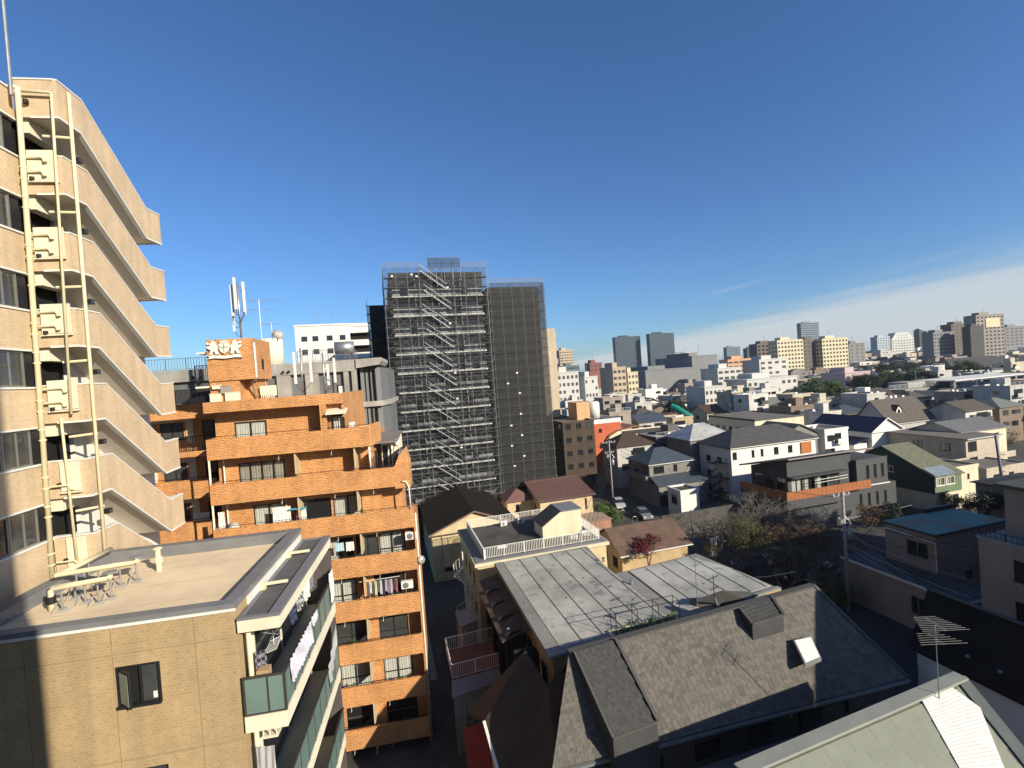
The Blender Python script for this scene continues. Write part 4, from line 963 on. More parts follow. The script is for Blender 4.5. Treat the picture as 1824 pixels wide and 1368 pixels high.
# roofing sheets, one by one
def clipv(u):                 # v range of the roof at u
    def lerp(a, b): return a[1] + (b[1]-a[1])*(u-a[0])/(b[0]-a[0])
    lo = lerp(c[0], c[5]); hi = lerp(c[1], c[2]) if u < c[3][0]+.2 else lerp(c[3], c[4]) if u < c[4][0] else lerp(c[4], c[5])
    return lo, min(hi, 40.1)
us = [c[0][0]+.9+1.45*i for i in range(12)]
us = [u for u in us if u < c[5][0]-.4] + [c[5][0]-.25]
for a, b in zip(us[:-1], us[1:]):
    l0, h0 = clipv(a); l1, h1 = clipv(b)
    if b > c[3][0]+.2 and a < c[3][0]+.2: b2 = c[3][0]+.15; h1 = h0 - .05; l1, _ = clipv(b2)
    else: b2 = b
    t.put(MB().slab([(a+.02,l0+.5,9.0),(b2-.02,l1+.5,9.0),(b2-.02,h1-.25,9.0),(a+.02,h0-.25,9.0)], .04), 'roof_sheet', SHEET)
    t.put(MB().bar((a,l0+.5,9.02),(a,h0-.25,9.02),.032,.035), 'roof_seam', SHEETD)
e0, e1 = clipv(c[0][0]+.85)
t.put(MB().slab([(c[0][0]+.02,c[0][1]+.05,9.02),(c[0][0]+.86,e0+.1,9.02),(c[0][0]+.86,e1-.05,9.02),(c[1][0]+.02,c[1][1]-.1,9.02)], .05), 'edge_flashing', SHEETD)
t.put(MB().bar((c[0][0],c[0][1],9.02),(c[5][0],c[5][1],9.02),.3,.12), 'eave_flashing', SHEETD)
t.put(MB().prism([(c[0][0]+.35,c[0][1]+.5),(c[5][0]-.25,c[5][1]+.3),(c[4][0]-.2,c[4][1]-.3),(c[3][0]+.2,c[3][1]-.3),(c[2][0]-.2,c[2][1]-.3),(c[1][0]+.35,c[1][1]-.4)], 'z', 0, 8.72), 'wall', OCHRE)
for p in ((905,1120),(935,1075),(1040,1030),(1010,1065),(962,1043),(1078,1100),(1130,1068),(1200,1075),(1255,1040),(1300,1060)):
    q = zq(*p, z=9.0); t.put(MB().lathe((q[0],q[1],9.0), [(.1,0),(.07,.06)], 6), 'roof_anchor', CAPG)
for i in range(8):
    t.put(MB().box(c[0][0]+.28, c[0][0]+.34, 27.2+1.5*i, 28.1+1.5*i, 5.8, 7.3), 'window', DGLASS)
    if i < 5: t.put(MB().box(c[0][0]-1.4, c[0][0]-.1, 28+2.2*i, 28.2+2.2*i, 3, 8.2), 'steel_post', BLACKM)
t.put(MB().slab([(c[0][0]-1.7,30,7.8),(c[0][0]+.3,30,8.3),(c[0][0]+.3,39.5,8.3),(c[0][0]-1.7,39.5,7.8)], .08), 'side_canopy', M('old_brown_sheet',(.10,.07,.055),.8,.3,1,grime=.3))
t.put(MB().slab([(c[5][0]-2.4,c[5][1]-.12,8.86),(c[5][0]+.1,c[5][1]-.1,8.86),(c[5][0]+.1,c[5][1]+.35,8.86),(c[5][0]-2.4,c[5][1]+.1,8.86)], .5), 'tan_fascia', M('tan_fascia',(.66,.45,.22),.8,.08,1))
for i, p in enumerate(((1075,1000),(1125,1040),(1098,1102))):
    q = zq(*p, z=9); 
    t.put(MB().lathe((q[0],q[1],9.0), [(.12,0),(.1,.25),(.16,.27),(.16,.32)], 8), 'roof_vent', GALV)
# wire mesh frame casting its grid shadow, and planter box
pl = T('roof_planter', 'cream planter box with green shrubs under a thin wire pergola', 'planter', B, 13.3, 26.4)
q0, q1 = zq(1098,1140,z=9.1), zq(1205,1100,z=9.1)
a0, a1, bv = q0[0], q1[0], (q0[1]+q1[1])/2
pl.put(MB().box(a0,a1,bv-.35,bv-.27,0,9.15).box(a0,a1,bv+.55,bv+.63,7,9.15).box(a0,a0+.08,bv-.27,bv+.55,7,9.14).box(a1-.08,a1,bv-.27,bv+.55,7,9.14), 'box', CREAM)
pl.put(MB().box(a0+.08,a1-.08,bv-.265,bv+.545,7,8.8), 'soil', EARTH)
fr = MB()
for i in range(4):
    u = a0+.15+(a1-a0-.3)*i/3; fr.bar((u,bv-.2,8.8),(u,bv-.2,10.5),.03); fr.bar((u,bv+.5,8.8),(u,bv+.5,10.5),.03); fr.bar((u,bv-.2,10.5),(u,bv+.5,10.5),.03)
fr.bar((a0+.15,bv-.2,10.5),(a1-.15,bv-.2,10.5),.03).bar((a0+.15,bv+.5,10.5),(a1-.15,bv+.5,10.5),.03)
pl.put(fr, 'pergola', BLACKM)
LEAF = M('leaf_green', (.07,.105,.025), .6, .35, 2.5)
def leaves(mb, c, r, n, s, rr=rnd, flat=1.0):
    for _ in range(n):
        d = Vector((rr.gauss(0,1), rr.gauss(0,1), rr.gauss(0,1)*flat)).normalized()*r*(rr.random()**.45)
        p = Vector(c)+d; a = Vector((rr.gauss(0,1), rr.gauss(0,1), rr.gauss(0,1))).normalized(); b = a.orthogonal().normalized(); a *= s*rr.uniform(.6,1.3); b *= s*rr.uniform(.35,.7)
        k = len(mb.v); mb.v += [tuple(p-a), tuple(p+b), tuple(p+a), tuple(p-b)]; mb.f.append((k,k+1,k+2,k+3))
mb = MB()
for i in range(9): leaves(mb, (a0+.4+(a1-a0-.8)*i/8, bv+.1, 9.05+.2*(i % 3)), .35, 90, .07)
pl.put(mb, 'foliage', LEAF)

# ---------------------------------------------------------------- shingle-roofed house with two dormers
SH = [M('shingle_%d' % i, c_, .85, .16, 6, grime=.2) for i, c_ in enumerate(((.125,.116,.102),(.148,.137,.118),(.108,.100,.09),(.136,.126,.11)))]
SHD = M('shingle_dark', (.085,.08,.075), .8, .15, 4)
WGREY = M('dark_grey_wall', (.062,.062,.063), .8, .12, 1.2, streak=.2)
t = T('shingle_house', 'big house with brown-grey shingle roof, two dormers and white skylight', 'house', B, 16, 24)
ZR, ZE = 10.5, 7.0
R0, R1 = zq(1013,1163,z=ZR), zq(1449,1043,z=ZR)
E0, E1 = zq(983,1372,z=ZE), zq(1617,1207,z=ZE)
R0, R1 = Vector(R0), Vector(R1)
_em = Vector(zq(1290,1300,z=ZE)); _n = (R1-R0).cross(_em-R0).normalized()
def on_roof(x, y):
    d_ = Vector(unrot(ray(x, y), B)); k = (R0 - Vector((0,0,CAMZ))).dot(_n)/d_.dot(_n); return Vector((0,0,CAMZ))+d_*k
E0, E1 = on_roof(983,1372), on_roof(1617,1207)
BE0, BE1 = Vector((R0.x, R0.y+1.6, 8.6)), Vector((R1.x+.2, R1.y+2.4, 8.0))
t.put(MB().slab([p_-Vector((0,0,.03)) for p_ in (R0,R1,E1,E0)], .16), 'front_slope', SHD)
t.put(MB().slab([R1,R0,BE0,BE1], .16), 'rear_slope', SHD)
t.put(MB().bar(R0+Vector((0,0,.05)), R1+Vector((0,0,.05)), .42, .1), 'ridge_cap', SHD)
t.put(MB().bar(R1+Vector((.0,0,.05)), E1+Vector((0,0,.05)), .3, .08), 'hip_cap', SHD)
t.put(MB().slab([R1,BE1,Vector((E1.x+.3,BE1.y,ZE)),E1], .14), 'hip_slope', SHD)
# shingles: rows up the slope
nr = 21; nrm = (R1-R0).cross(E0-R0).normalized(); nrm = nrm if nrm.z > 0 else -nrm
cand = []
for r in range(nr):
    f0, f1 = r/nr, (r+1.12)/nr
    a0_, b0_ = R0.lerp(E0, f0), R1.lerp(E1, f0); a1_, b1_ = R0.lerp(E0, min(f1,1)), R1.lerp(E1, min(f1,1))
    n = int((b0_-a0_).length/.31); off = .5*(r % 2)
    for i in range(n):
        s0, s1 = max(0,(i+off-.5+.02)/n), min(1,(i+off+.5-.02)/n)
        if s1 <= s0: continue
        jt = rnd.uniform(-.12,.12)/nr
        p = [a0_.lerp(b0_,s0), a0_.lerp(b0_,s1), a1_.lerp(b1_,s1)+(a1_-a0_)*jt*4, a1_.lerp(b1_,s0)+(a1_-a0_)*jt*4]
        li = .012+rnd.random()*.008
        top = [p[0]+nrm*li, p[1]+nrm*li, p[2]+nrm*(li+.028), p[3]+nrm*(li+.028)]
        cen = sum(top, Vector())/4; wv = Vector((*rot(cen.x, cen.y, B), cen.z))
        cand.append(((wv-CAM).length, p, top))
cand.sort(key=lambda x: x[0])
rest = [MB() for _ in SH]
for i, (dist, p, top) in enumerate(cand):
    m = MB().add([*top, p[2], p[3]], [(0,1,2,3),(3,2,4,5),(0,3,5),(1,4,2)])
    k = rnd.choice((0,0,1,1,2,3))
    if i < 300: t.put(m, 'shingle', SH[k])
    else: rest[k].add(m.v, m.f)
for k, m in enumerate(rest): t.put(m, 'shingles', SH[k], kind='stuff')
def slope_pt(u, v):        # z on the front slope at (u, v)
    a = (v - (R0.y+R1.y)/2)/((E0.y+E1.y)/2 - (R0.y+R1.y)/2); return ZR + (ZE-ZR)*a
def shingle_patch(th, P, Q, S, U, nr, nc, mat, parent):    # P-Q top edge, S-U bottom edge
    P, Q, S, U = map(Vector, (P, Q, S, U)); m = MB()
    for r in range(nr):
        for i in range(nc):
            o = .5*(r % 2); s0, s1 = max(0,(i+o-.48)/nc), min(1,(i+o+.48)/nc); f0, f1 = r/nr, min(1,(r+1.1)/nr)
            p = [P.lerp(S,f0).lerp(Q.lerp(U,f0),s0), P.lerp(S,f0).lerp(Q.lerp(U,f0),s1), P.lerp(S,f1).lerp(Q.lerp(U,f1),s1), P.lerp(S,f1).lerp(Q.lerp(U,f1),s0)]
            up = Vector((0,0,1)); m.add([p[0]+up*.05,p[1]+up*.05,p[2]+up*.085,p[3]+up*.085,p[2]+up*.04,p[3]+up*.04], [(0,1,2,3),(3,2,4,5)])
    return th.put(m, 'shingles', mat, parent, kind='stuff')
def dormer(pts_top, zf, nc, nr_, h):
    (A_, B_, C_, D_) = [Vector(zq(*p[:2], z=p[2])) for p in pts_top]     # rear left, rear right, front right, front left
    body = MB(); lo = lambda p, d: Vector((p.x, p.y, p.z-d))
    body.add([A_, B_, C_, D_, lo(A_,.3), lo(B_,.3), lo(C_,h), lo(D_,h)], [(0,1,2,3),(3,2,6,7),(0,3,7,4),(1,5,6,2),(4,7,6,5),(0,4,5,1)])
    d = t.put(body, 'dormer', WGREY)
    shingle_patch(t, A_, B_, D_, C_, nr_, nc, M('shingle_dormer', (.068,.067,.063), .75, .25, 5, grime=.2), d)
    t.put(MB().bar(D_+Vector((0,0,.03)), C_+Vector((0,0,.03)), .12, .1).bar(A_+Vector((0,0,.04)), D_+Vector((0,0,.03)), .1, .09).bar(B_+Vector((0,0,.06)), C_+Vector((0,0,.06)), .16, .2), 'dormer_trim', SHD, d)
    return d
dormer([(1023,1163,10.62),(1096,1140,10.62),(1171,1286,8.55),(1092,1316,8.55)], 7, 7, 11, 2.2)
dormer([(1318,1085,10.55),(1374,1064,10.55),(1395,1096,10.15),(1340,1112,10.15)], 7, 6, 5, .95)
sk = [Vector(zq(*p[:2], z=p[2])) for p in ((1413,1140,9.06),(1445,1133,9.06),(1463,1172,8.5),(1434,1184,8.5))]
d = t.put(MB().slab([p for p in sk], .18), 'skylight', CAPG)
t.put(MB().slab([sk[0].lerp(sk[2],.06)+Vector((0,0,.035)), sk[1].lerp(sk[3],.06)+Vector((0,0,.035)), sk[2].lerp(sk[0],.06)+Vector((0,0,.035)), sk[3].lerp(sk[1],.06)+Vector((0,0,.035))], .03), 'skylight_blind', WHITE2, d)
wv0 = E0.y+.55
wl = t.put(MB().prism([(E0.x+.7,wv0),(E1.x-.4,wv0+.2),(E1.x+.2,BE1.y-.3),(E0.x+.9,BE0.y-.2)], 'z', 0, 6.95), 'wall', WGREY)
gutter = t.put(MB().bar(E0+Vector((0,-.08,-.12)), E1+Vector((0,-.08,-.12)), .14, .12), 'gutter', CAPG)
for i in range(5):
    u = 11+3.2*i; t.put(MB().box(u-.7,u+.7,wv0-.03,wv0+.12,5.3,6.1), 'window', DGLASS, wl)
t.put(MB().box(E0.x+.9,E1.x-.5,wv0-.5,wv0+.05,4.75,4.95), 'canopy', M('pale_canopy',(.24,.25,.27),.6,.1,1), wl)

# small dark hip roof behind the shingle house
hp = [zq(1238,1068,z=9.6), zq(1362,1078,z=9.35), zq(1345,1058,z=9.5), zq(1285,1052,z=10.2)]
t = T('dark_annex', 'small annex with black pointed roof between grey and shingle roofs', 'annex', B, hp[3][0], hp[3][1])
t.put(MB().slab([hp[0],hp[1],(hp[1][0]+.3,hp[1][1]+1.6,9.5),hp[3]], .12).slab([hp[0],hp[3],(hp[3][0]-.8,hp[3][1]+.8,9.6)], .1), 'roof', SHD)
t.put(MB().prism([(hp[0][0]+.2,hp[0][1]+.2),(hp[1][0]-.2,hp[1][1]+.1),(hp[1][0]-.2,hp[1][1]+1.2),(hp[0][0]+.2,hp[0][1]+.9)], 'z', 0, 9.25), 'wall', M('brown_grey_wall',(.16,.14,.125),.85,.1,1))
p = zq(1277,1076,z=10.0); dish('white satellite dish on a thin mast by the black pointed roof', B, (p[0],p[1],10.1), .36, n=(.8,-.45,.3))
p = zq(1275,1105,z=9.4); yagi('slim aerial mast rising beside the satellite dish', B, (p[0],p[1],9.2), 2.9, 0, .45, BLACKM, boom=(1,.3), w=.5, n=5)
p = zq(1243,1085,z=9.0); yagi('crooked aerial with wire brackets on the grey sheet roof', B, (p[0],p[1],9.0), 3.6, 0, .3, GALV, boom=(1,.4), w=.4, n=4, two=True)

# ---------------------------------------------------------------- slate roof with white patch, bottom right
t = T('slate_roof_house', 'house with grey-green slate roof, white patch and aerial in the corner', 'house', B, 20, 11)
SL = M('grey_green_slate', (.275,.29,.225), .75, .07, .6, grime=.08); SLD = M('slate_edge', (.17,.18,.155), .7, .1, 1)
ZS = 10.0; P0, P1 = Vector(zq(1318,1375,z=ZS)), Vector(zq(1712,1206,z=ZS))
dn = Vector((-.02,-1,-.42)); LEN = 6.0
Q0, Q1 = P0+dn*LEN, P1+dn*LEN
_n2 = (P1-P0).cross(Q0-P0).normalized()
_d = Vector(unrot(ray(1824,1345), B)); _rv = Vector((0,0,CAMZ)) + _d*((P0-Vector((0,0,CAMZ))).dot(_n2)/_d.dot(_n2))
Q1 = P1 + (_rv-P1)*((Q0.y-P1.y)/(_rv.y-P1.y))
t.put(MB().slab([p_-Vector((0,0,.03)) for p_ in (P0,P1,Q1,Q0)], .2), 'roof_slope', SLD)
t.put(MB().bar(P0+Vector((0,.0,.06)),P1+Vector((0,0,.06)),.55,.1), 'ridge_cap', M('ridge_metal',(.29,.30,.26),.6,.08,1))
t.put(MB().bar(P1+Vector((-.1,0,.05)),Q1+Vector((-.1,0,.05)),.5,.1), 'verge_cap', M('verge_metal',(.15,.17,.155),.5,.1,1))
nrm = (P1-P0).cross(Q0-P0).normalized(); nrm = nrm if nrm.z > 0 else -nrm
for r in range(13):
    f0, f1 = (r*.46+.25)/LEN, (r*.46+.75)/LEN
    if f1 > 1: break
    n = 10; off = (.37*r) % 1
    for i in range(-1, n):
        s0, s1 = max(0,(i+off+.003)/n), min(.955,(i+1+off-.003)/n)
        if s1 - s0 < .01: continue
        p = [P0.lerp(Q0,f0).lerp(P1.lerp(Q1,f0),s0), P0.lerp(Q0,f0).lerp(P1.lerp(Q1,f0),s1), P0.lerp(Q0,f1).lerp(P1.lerp(Q1,f1),s1), P0.lerp(Q0,f1).lerp(P1.lerp(Q1,f1),s0)]
        top = [p[0]+nrm*.012,p[1]+nrm*.012,p[2]+nrm*.038,p[3]+nrm*.038]
        t.put(MB().add([*top,p[2],p[3]], [(0,1,2,3),(3,2,4,5),(0,3,5),(1,4,2)]), 'slate', SL)
WP = M('white_roof_coating', (.74,.74,.72), .6, .06, 3, grime=.1)
def on_slope(x, y):      # pixel onto the slate slope
    d_ = ray(x, y); d_ = Vector(unrot(d_, B)); k = (P0 - Vector((0,0,CAMZ))).dot(nrm)/d_.dot(nrm); return Vector((0,0,CAMZ))+d_*k
w0 = [on_slope(1640,1247), on_slope(1690,1222), on_slope(1745,1262), on_slope(1800,1400), on_slope(1725,1400)]
wp = t.put(MB().slab([p+nrm*.065 for p in w0], .03), 'white_sheet', WP)
for i in range(26):
    f = (i+.5)/26; a = w0[0].lerp(w0[4], f); b = w0[1].lerp(w0[2], f/.3) if f < .3 else w0[2].lerp(w0[3], (f-.3)/.7)
    t.put(MB().bar(a+nrm*.066+(b-a)*.01, b+nrm*.066-(b-a)*.01, .025, .006), 'sheet_rib', WP, wp)
t.put(MB().prism([(P0.y+.1,0),(P0.y+.1,9.1),(P0.y-5.2,6.8),(P0.y-5.2,0)], 'x', P0.x+.5, P1.x-.2), 'wall', WGREY)
p = on_slope(1673,1247); yagi('silver yagi television aerial on the slate roof by the white patch', B, (p.x,p.y,p.z), 3.4, 0, .55, M('aerial_metal',(.22,.22,.22),.5,.1,3,metal=.4), boom=(.3,.95), w=1.9, n=9)

# ---------------------------------------------------------------- black-roofed house with white wall, right edge
BLK = M('black_sheet_roof', (.020,.016,.014), .9, .2, .8, spec=.08)
t = T('black_roof_house', 'house with black roof and white side wall at the right edge', 'house', B, 34, 18)
e = [zq(1620,1157,z=7.2), zq(1832,1250,z=7.2)]; r_ = [zq(1655,1050,z=9.4), zq(1832,1116,z=9.4)]
ue, ur = (e[0][0]+e[1][0])/2, (r_[0][0]+r_[1][0])/2
va, vb = 11.5, e[0][1]
t.put(MB().slab([(ue,va,7.2),(ur,va,9.4),(ur,r_[0][1]+.1,9.4),(ue,vb+.3,7.2)], .15), 'roof_slope', BLK)
t.put(MB().slab([(ur,va,9.4),(2*ur-ue,va,7.2),(2*ur-ue,vb+.3,7.2),(ur,r_[0][1]+.1,9.4)], .15), 'far_slope', BLK)
t.put(MB().bar((ur,va,9.43),(ur,r_[0][1]+.1,9.43),.3,.08), 'ridge_cap', SHD)
for i in range(6): t.put(MB().box(ue+.75,ue+.9,13+1.45*i,13.15+1.45*i,7.72,7.82), 'snow_guard', GALV)
walls(t, ue+.25, 2*ur-ue-.25, va+.2, vb, 0, 7.25, M('bluish_white_wall',(.8,.8,.8),.7,.06,.8,streak=.1), [])
t.put(MB().prism([(ue+.25,7.2),(ur,9.3),(2*ur-ue-.25,7.2)], 'y', vb-.2, vb), 'gable', WHITE)

# ---------------------------------------------------------------- dark brown steep roofs in the shade
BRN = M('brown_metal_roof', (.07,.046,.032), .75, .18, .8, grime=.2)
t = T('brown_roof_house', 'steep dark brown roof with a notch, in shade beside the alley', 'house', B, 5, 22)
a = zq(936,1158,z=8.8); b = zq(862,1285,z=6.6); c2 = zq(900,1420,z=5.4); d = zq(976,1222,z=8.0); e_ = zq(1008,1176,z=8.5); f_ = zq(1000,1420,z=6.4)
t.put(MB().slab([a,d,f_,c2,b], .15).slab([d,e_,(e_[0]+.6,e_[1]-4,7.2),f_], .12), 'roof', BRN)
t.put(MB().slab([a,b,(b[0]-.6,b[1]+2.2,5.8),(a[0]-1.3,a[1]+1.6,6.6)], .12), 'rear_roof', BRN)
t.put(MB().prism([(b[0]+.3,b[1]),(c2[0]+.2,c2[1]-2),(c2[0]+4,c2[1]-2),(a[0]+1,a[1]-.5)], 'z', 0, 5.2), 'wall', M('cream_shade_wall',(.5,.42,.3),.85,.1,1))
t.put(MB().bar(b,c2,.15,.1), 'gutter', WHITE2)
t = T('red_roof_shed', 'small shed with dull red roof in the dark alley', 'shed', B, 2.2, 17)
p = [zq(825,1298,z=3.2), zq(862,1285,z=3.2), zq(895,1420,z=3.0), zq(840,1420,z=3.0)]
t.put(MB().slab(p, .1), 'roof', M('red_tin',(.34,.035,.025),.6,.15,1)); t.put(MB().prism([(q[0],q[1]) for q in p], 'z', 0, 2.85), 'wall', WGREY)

# ---------------------------------------------------------------- alley clutter: deck, lean-to, box hut
PINK = M('pinkish_sheet', (.34,.29,.28), .6, .1, 1); 
t = T('lean_to_shed', 'lean-to with ribbed pinkish roof and railed deck above the alley', 'shed', B, 3.5, 27)
p = [zq(805,1213,z=4.6), zq(888,1190,z=4.6), zq(893,1213,z=4.2), zq(806,1243,z=4.2)]
t.put(MB().slab(p, .06), 'roof', PINK)
for i in range(24):
    f = i/23; t.put(MB().bar(Vector(p[0]).lerp(Vector(p[1]),f)+Vector((0,0,.03)), Vector(p[3]).lerp(Vector(p[2]),f)+Vector((0,0,.03)), .05,.04), 'roof_rib', PINK)
t.put(MB().prism([(p[0][0]+.1,p[0][1]),(p[1][0]-.1,p[1][1]),(p[2][0]-.1,p[2][1]+.3),(p[3][0]+.1,p[3][1]+.3)], 'z', 0, 4.1), 'wall', M('grey_white_wall',(.42,.41,.38),.85,.1,1))
dk = [zq(795,1160,z=4.4), zq(880,1140,z=4.4), zq(888,1188,z=4.5), zq(806,1210,z=4.5)]
t.put(MB().slab(dk, .12), 'deck', M('rust_deck',(.16,.07,.06),.8,.2,1))
railing(t, [dk[0],dk[1]], 1.0, WHITE2, 'railing', .15); railing(t, [dk[0],dk[3]], 1.0, WHITE2, 'railing', .15); railing(t, [dk[3],dk[2]], 1.0, WHITE2, 'railing', .15)
for z in (1.0,1.5,2.0,2.5,3.0): t.put(MB().bar((p[3][0]+.9,p[3][1]+.1,z),(p[3][0]+1.4,p[3][1]+.1,z),.04), 'ladder_rung', BLACKM)
t.put(MB().bar((p[3][0]+.9,p[3][1]+.1,.6),(p[3][0]+.9,p[3][1]+.1,3.4),.04).bar((p[3][0]+1.4,p[3][1]+.1,.6),(p[3][0]+1.4,p[3][1]+.1,3.4),.04), 'ladder_rail', BLACKM)
t = T('box_hut', 'small pinkish box hut with flat lid behind the railed deck', 'hut', B, 4, 33)
q0, q1, q2, q3 = zq(810,1090,z=5.4), zq(842,1080,z=5.4), zq(853,1103,z=5.4), zq(820,1117,z=5.4)
t.put(MB().slab([q0,q1,q2,q3], .08), 'lid', PINK); t.put(MB().prism([(q0[0]+.1,q0[1]-.1),(q1[0]-.1,q1[1]-.1),(q2[0]-.1,q2[1]+.1),(q3[0]+.1,q3[1]+.1)], 'z', 0, 5.31), 'wall', M('hut_wall',(.40,.32,.26),.8,.1,1))
# stone-walled strip along the orange block's flank
for i in range(16):
    single('paving_slab', None, None, MB().box(1.6,2.5,40+1.5*i,41.35+1.5*i,.05,.14), CONC, B, kind='structure')

# ---------------------------------------------------------------- house builder for the neighbourhood
def gwins(face, a, b, z0, nfl, n, w=1.2, h=1.1, fh=2.75, kind='dark', z1=1.5):
    return [(face, a+(b-a)*(i+.5)/n, z0+z1+fh*k, w, h, kind) for k in range(nfl) for i in range(n)]
def roof_mesh(kind, u0, u1, v0, v1, ze, zr, ov=.4):
    a, b, c_, d = u0-ov, u1+ov, v0-ov, v1+ov; um, vm = (u0+u1)/2, (v0+v1)/2; parts = []
    if kind == 'gable_u': parts = [('roof_front', [(a,c_,ze),(b,c_,ze),(b,vm,zr),(a,vm,zr)]), ('roof_rear', [(a,vm,zr),(b,vm,zr),(b,d,ze),(a,d,ze)])]
    elif kind == 'gable_v': parts = [('roof_side', [(a,c_,ze),(um,c_,zr),(um,d,zr),(a,d,ze)]), ('roof_side', [(um,c_,zr),(b,c_,ze),(b,d,ze),(um,d,zr)])]
    elif kind == 'hip':
        k = min((b-a), (d-c_))/2*.96
        if b-a >= d-c_: r0, r1 = (a+k, vm, zr), (b-k, vm, zr)
        else: r0, r1 = (um, c_+k, zr), (um, d-k, zr)
        if b-a >= d-c_: parts = [('roof_front', [(a,c_,ze),(b,c_,ze),r1,r0]), ('roof_rear', [r0,r1,(b,d,ze),(a,d,ze)]), ('roof_side', [(a,c_,ze),r0,(a,d,ze)]), ('roof_side', [(b,c_,ze),(b,d,ze),r1])]
        else: parts = [('roof_front', [(a,c_,ze),(b,c_,ze),r0]), ('roof_rear', [r1,(b,d,ze),(a,d,ze)]), ('roof_side', [(a,c_,ze),r0,r1,(a,d,ze)]), ('roof_side', [(b,c_,ze),(b,d,ze),r1,r0])]
    elif kind == 'shed': parts = [('roof', [(a,c_,ze),(b,c_,ze),(b,d,zr),(a,d,zr)])]
    return parts
FOOT = []
def house(name, label, u0, u1, v0, v1, ze, wall, roof='flat', rmat=None, zr=None, wins=(), ang=B, fm=None, cat='house', group=None, ov=.4, parapet=.35, trim=None, z0=0, seams=0):
    FOOT.append((u0-1, u1+1, v0-1, v1+1))
    t = T(name, label, cat, ang, (u0+u1)/2, (v0+v1)/2, z0, group=group)
    w_ = walls(t, u0, u1, v0, v1, z0, ze, wall, wins, fm or DARKF)
    rmat = rmat or CONC; zr = zr or ze+1.8
    if roof == 'flat':
        r_ = t.put(MB().box(u0+.12,u1-.12,v0+.12,v1-.12,ze-.015,ze+.06), 'roof_deck', rmat)
        q = MB().box(u0-.08,u1+.08,v0-.08,v0+.12,ze-.1,ze+parapet).box(u0-.08,u1+.08,v1-.12,v1+.08,ze-.1,ze+parapet).box(u0-.08,u0+.12,v0+.12,v1-.12,ze-.1,ze+parapet-.003).box(u1-.12,u1+.08,v0+.12,v1-.12,ze-.1,ze+parapet-.003)
        t.put(q, 'parapet', trim or wall, r_)
    else:
        for nm, pts in roof_mesh(roof, u0, u1, v0, v1, ze, zr, ov):
            r_ = t.put(MB().slab(pts, .14), nm, rmat)
            if seams and len(pts) == 4:
                P = [Vector(p) for p in pts]
                if roof in ('gable_u','shed') or nm in ('roof_front','roof_rear'): s0, s1, e0_, e1_ = P[0], P[1], P[3], P[2]
                else: s0, s1, e0_, e1_ = P[0], P[3], P[1], P[2]
                for i in range(seams):
                    f = (i+.5)/seams; t.put(MB().bar(s0.lerp(s1,f)+Vector((0,0,.025)), e0_.lerp(e1_,f)+Vector((0,0,.025)), .06, .06), 'roof_seam', rmat, r_)
        um, vm = (u0+u1)/2, (v0+v1)/2
        if roof == 'gable_u':
            t.put(MB().prism([(v0,ze-.02),(v1,ze-.02),(vm,zr-.12)], 'x', u0, u0+.12), 'gable', wall); t.put(MB().prism([(v0,ze-.02),(v1,ze-.02),(vm,zr-.12)], 'x', u1-.12, u1), 'gable', wall)
        if roof == 'gable_v':
            t.put(MB().prism([(u0,ze-.02),(u1,ze-.02),(um,zr-.12)], 'y', v0, v0+.12), 'gable', wall); t.put(MB().prism([(u0,ze-.02),(u1,ze-.02),(um,zr-.12)], 'y', v1-.12, v1), 'gable', wall)
        if roof == 'shed': t.put(MB().prism([(v0,ze-.02),(v1,ze-.02),(v1,zr-.14)], 'x', u0, u0+.12).prism([(v0,ze-.02),(v1,ze-.02),(v1,zr-.14)], 'x', u1-.12, u1).box(u0+.12,u1-.12,v1-.12,v1,ze,zr-.1), 'gable', wall)
        if trim:
            if roof == 'gable_v': t.put(MB().bar((u0-ov,v0-ov-.03,ze-.08),(um,v0-ov-.03,zr-.08),.06,.2).bar((u1+ov,v0-ov-.03,ze-.08),(um,v0-ov-.03,zr-.08),.06,.2), 'bargeboard', trim)
            t.put(MB().bar((u0-ov,v0-ov-.05,ze-.12),(u1+ov,v0-ov-.05,ze-.12),.1,.1), 'gutter', trim)
    return t
def fit(pL, pR, z):              # front eave from two pixels
    a, b = zq(*pL, z=z), zq(*pR, z=z); return a[0], b[0], (a[1]+b[1])/2

YEL = M('yellow_render', (.64,.53,.31), .85, .08, .6, streak=.2)
SAND = M('sand_render', (.62,.47,.29), .85, .08, .6, streak=.15)
IVORY = M('ivory_render', (.70,.63,.45), .8, .07, .6, streak=.18)
GREYR = M('grey_render', (.23,.22,.20), .85, .1, .6, streak=.2)
TAUPE = M('taupe_render', (.34,.285,.24), .85, .08, .6, streak=.15)
BLUEG = M('blue_grey_slate', (.06,.075,.095), .55, .15, 1.5, spec=.4)
NAVYR = M('navy_roof', (.012,.018,.05), .6, .12, 1)
DGREY = M('charcoal_roof', (.075,.073,.07), .7, .15, 1, spec=.4)
BROOF = M('brown_slate', (.10,.083,.068), .75, .15, 1.2)
BRNF = M('brown_flat_roof', (.19,.165,.14), .85, .15, .5, grime=.2)
CHAR = M('charcoal_wall', (.075,.078,.08), .7, .08, .5)
WOOD = M('cedar_slats', (.36,.13,.05), .6, .15, 2)
DKGRN = M('dark_green_cladding', (.03,.062,.045), .8, .1, .8)
LTGRN = M('light_green_cladding', (.15,.21,.12), .8, .08, .8)
OLIVE = M('olive_shingle', (.155,.16,.105), .8, .15, 1.5, grime=.15)

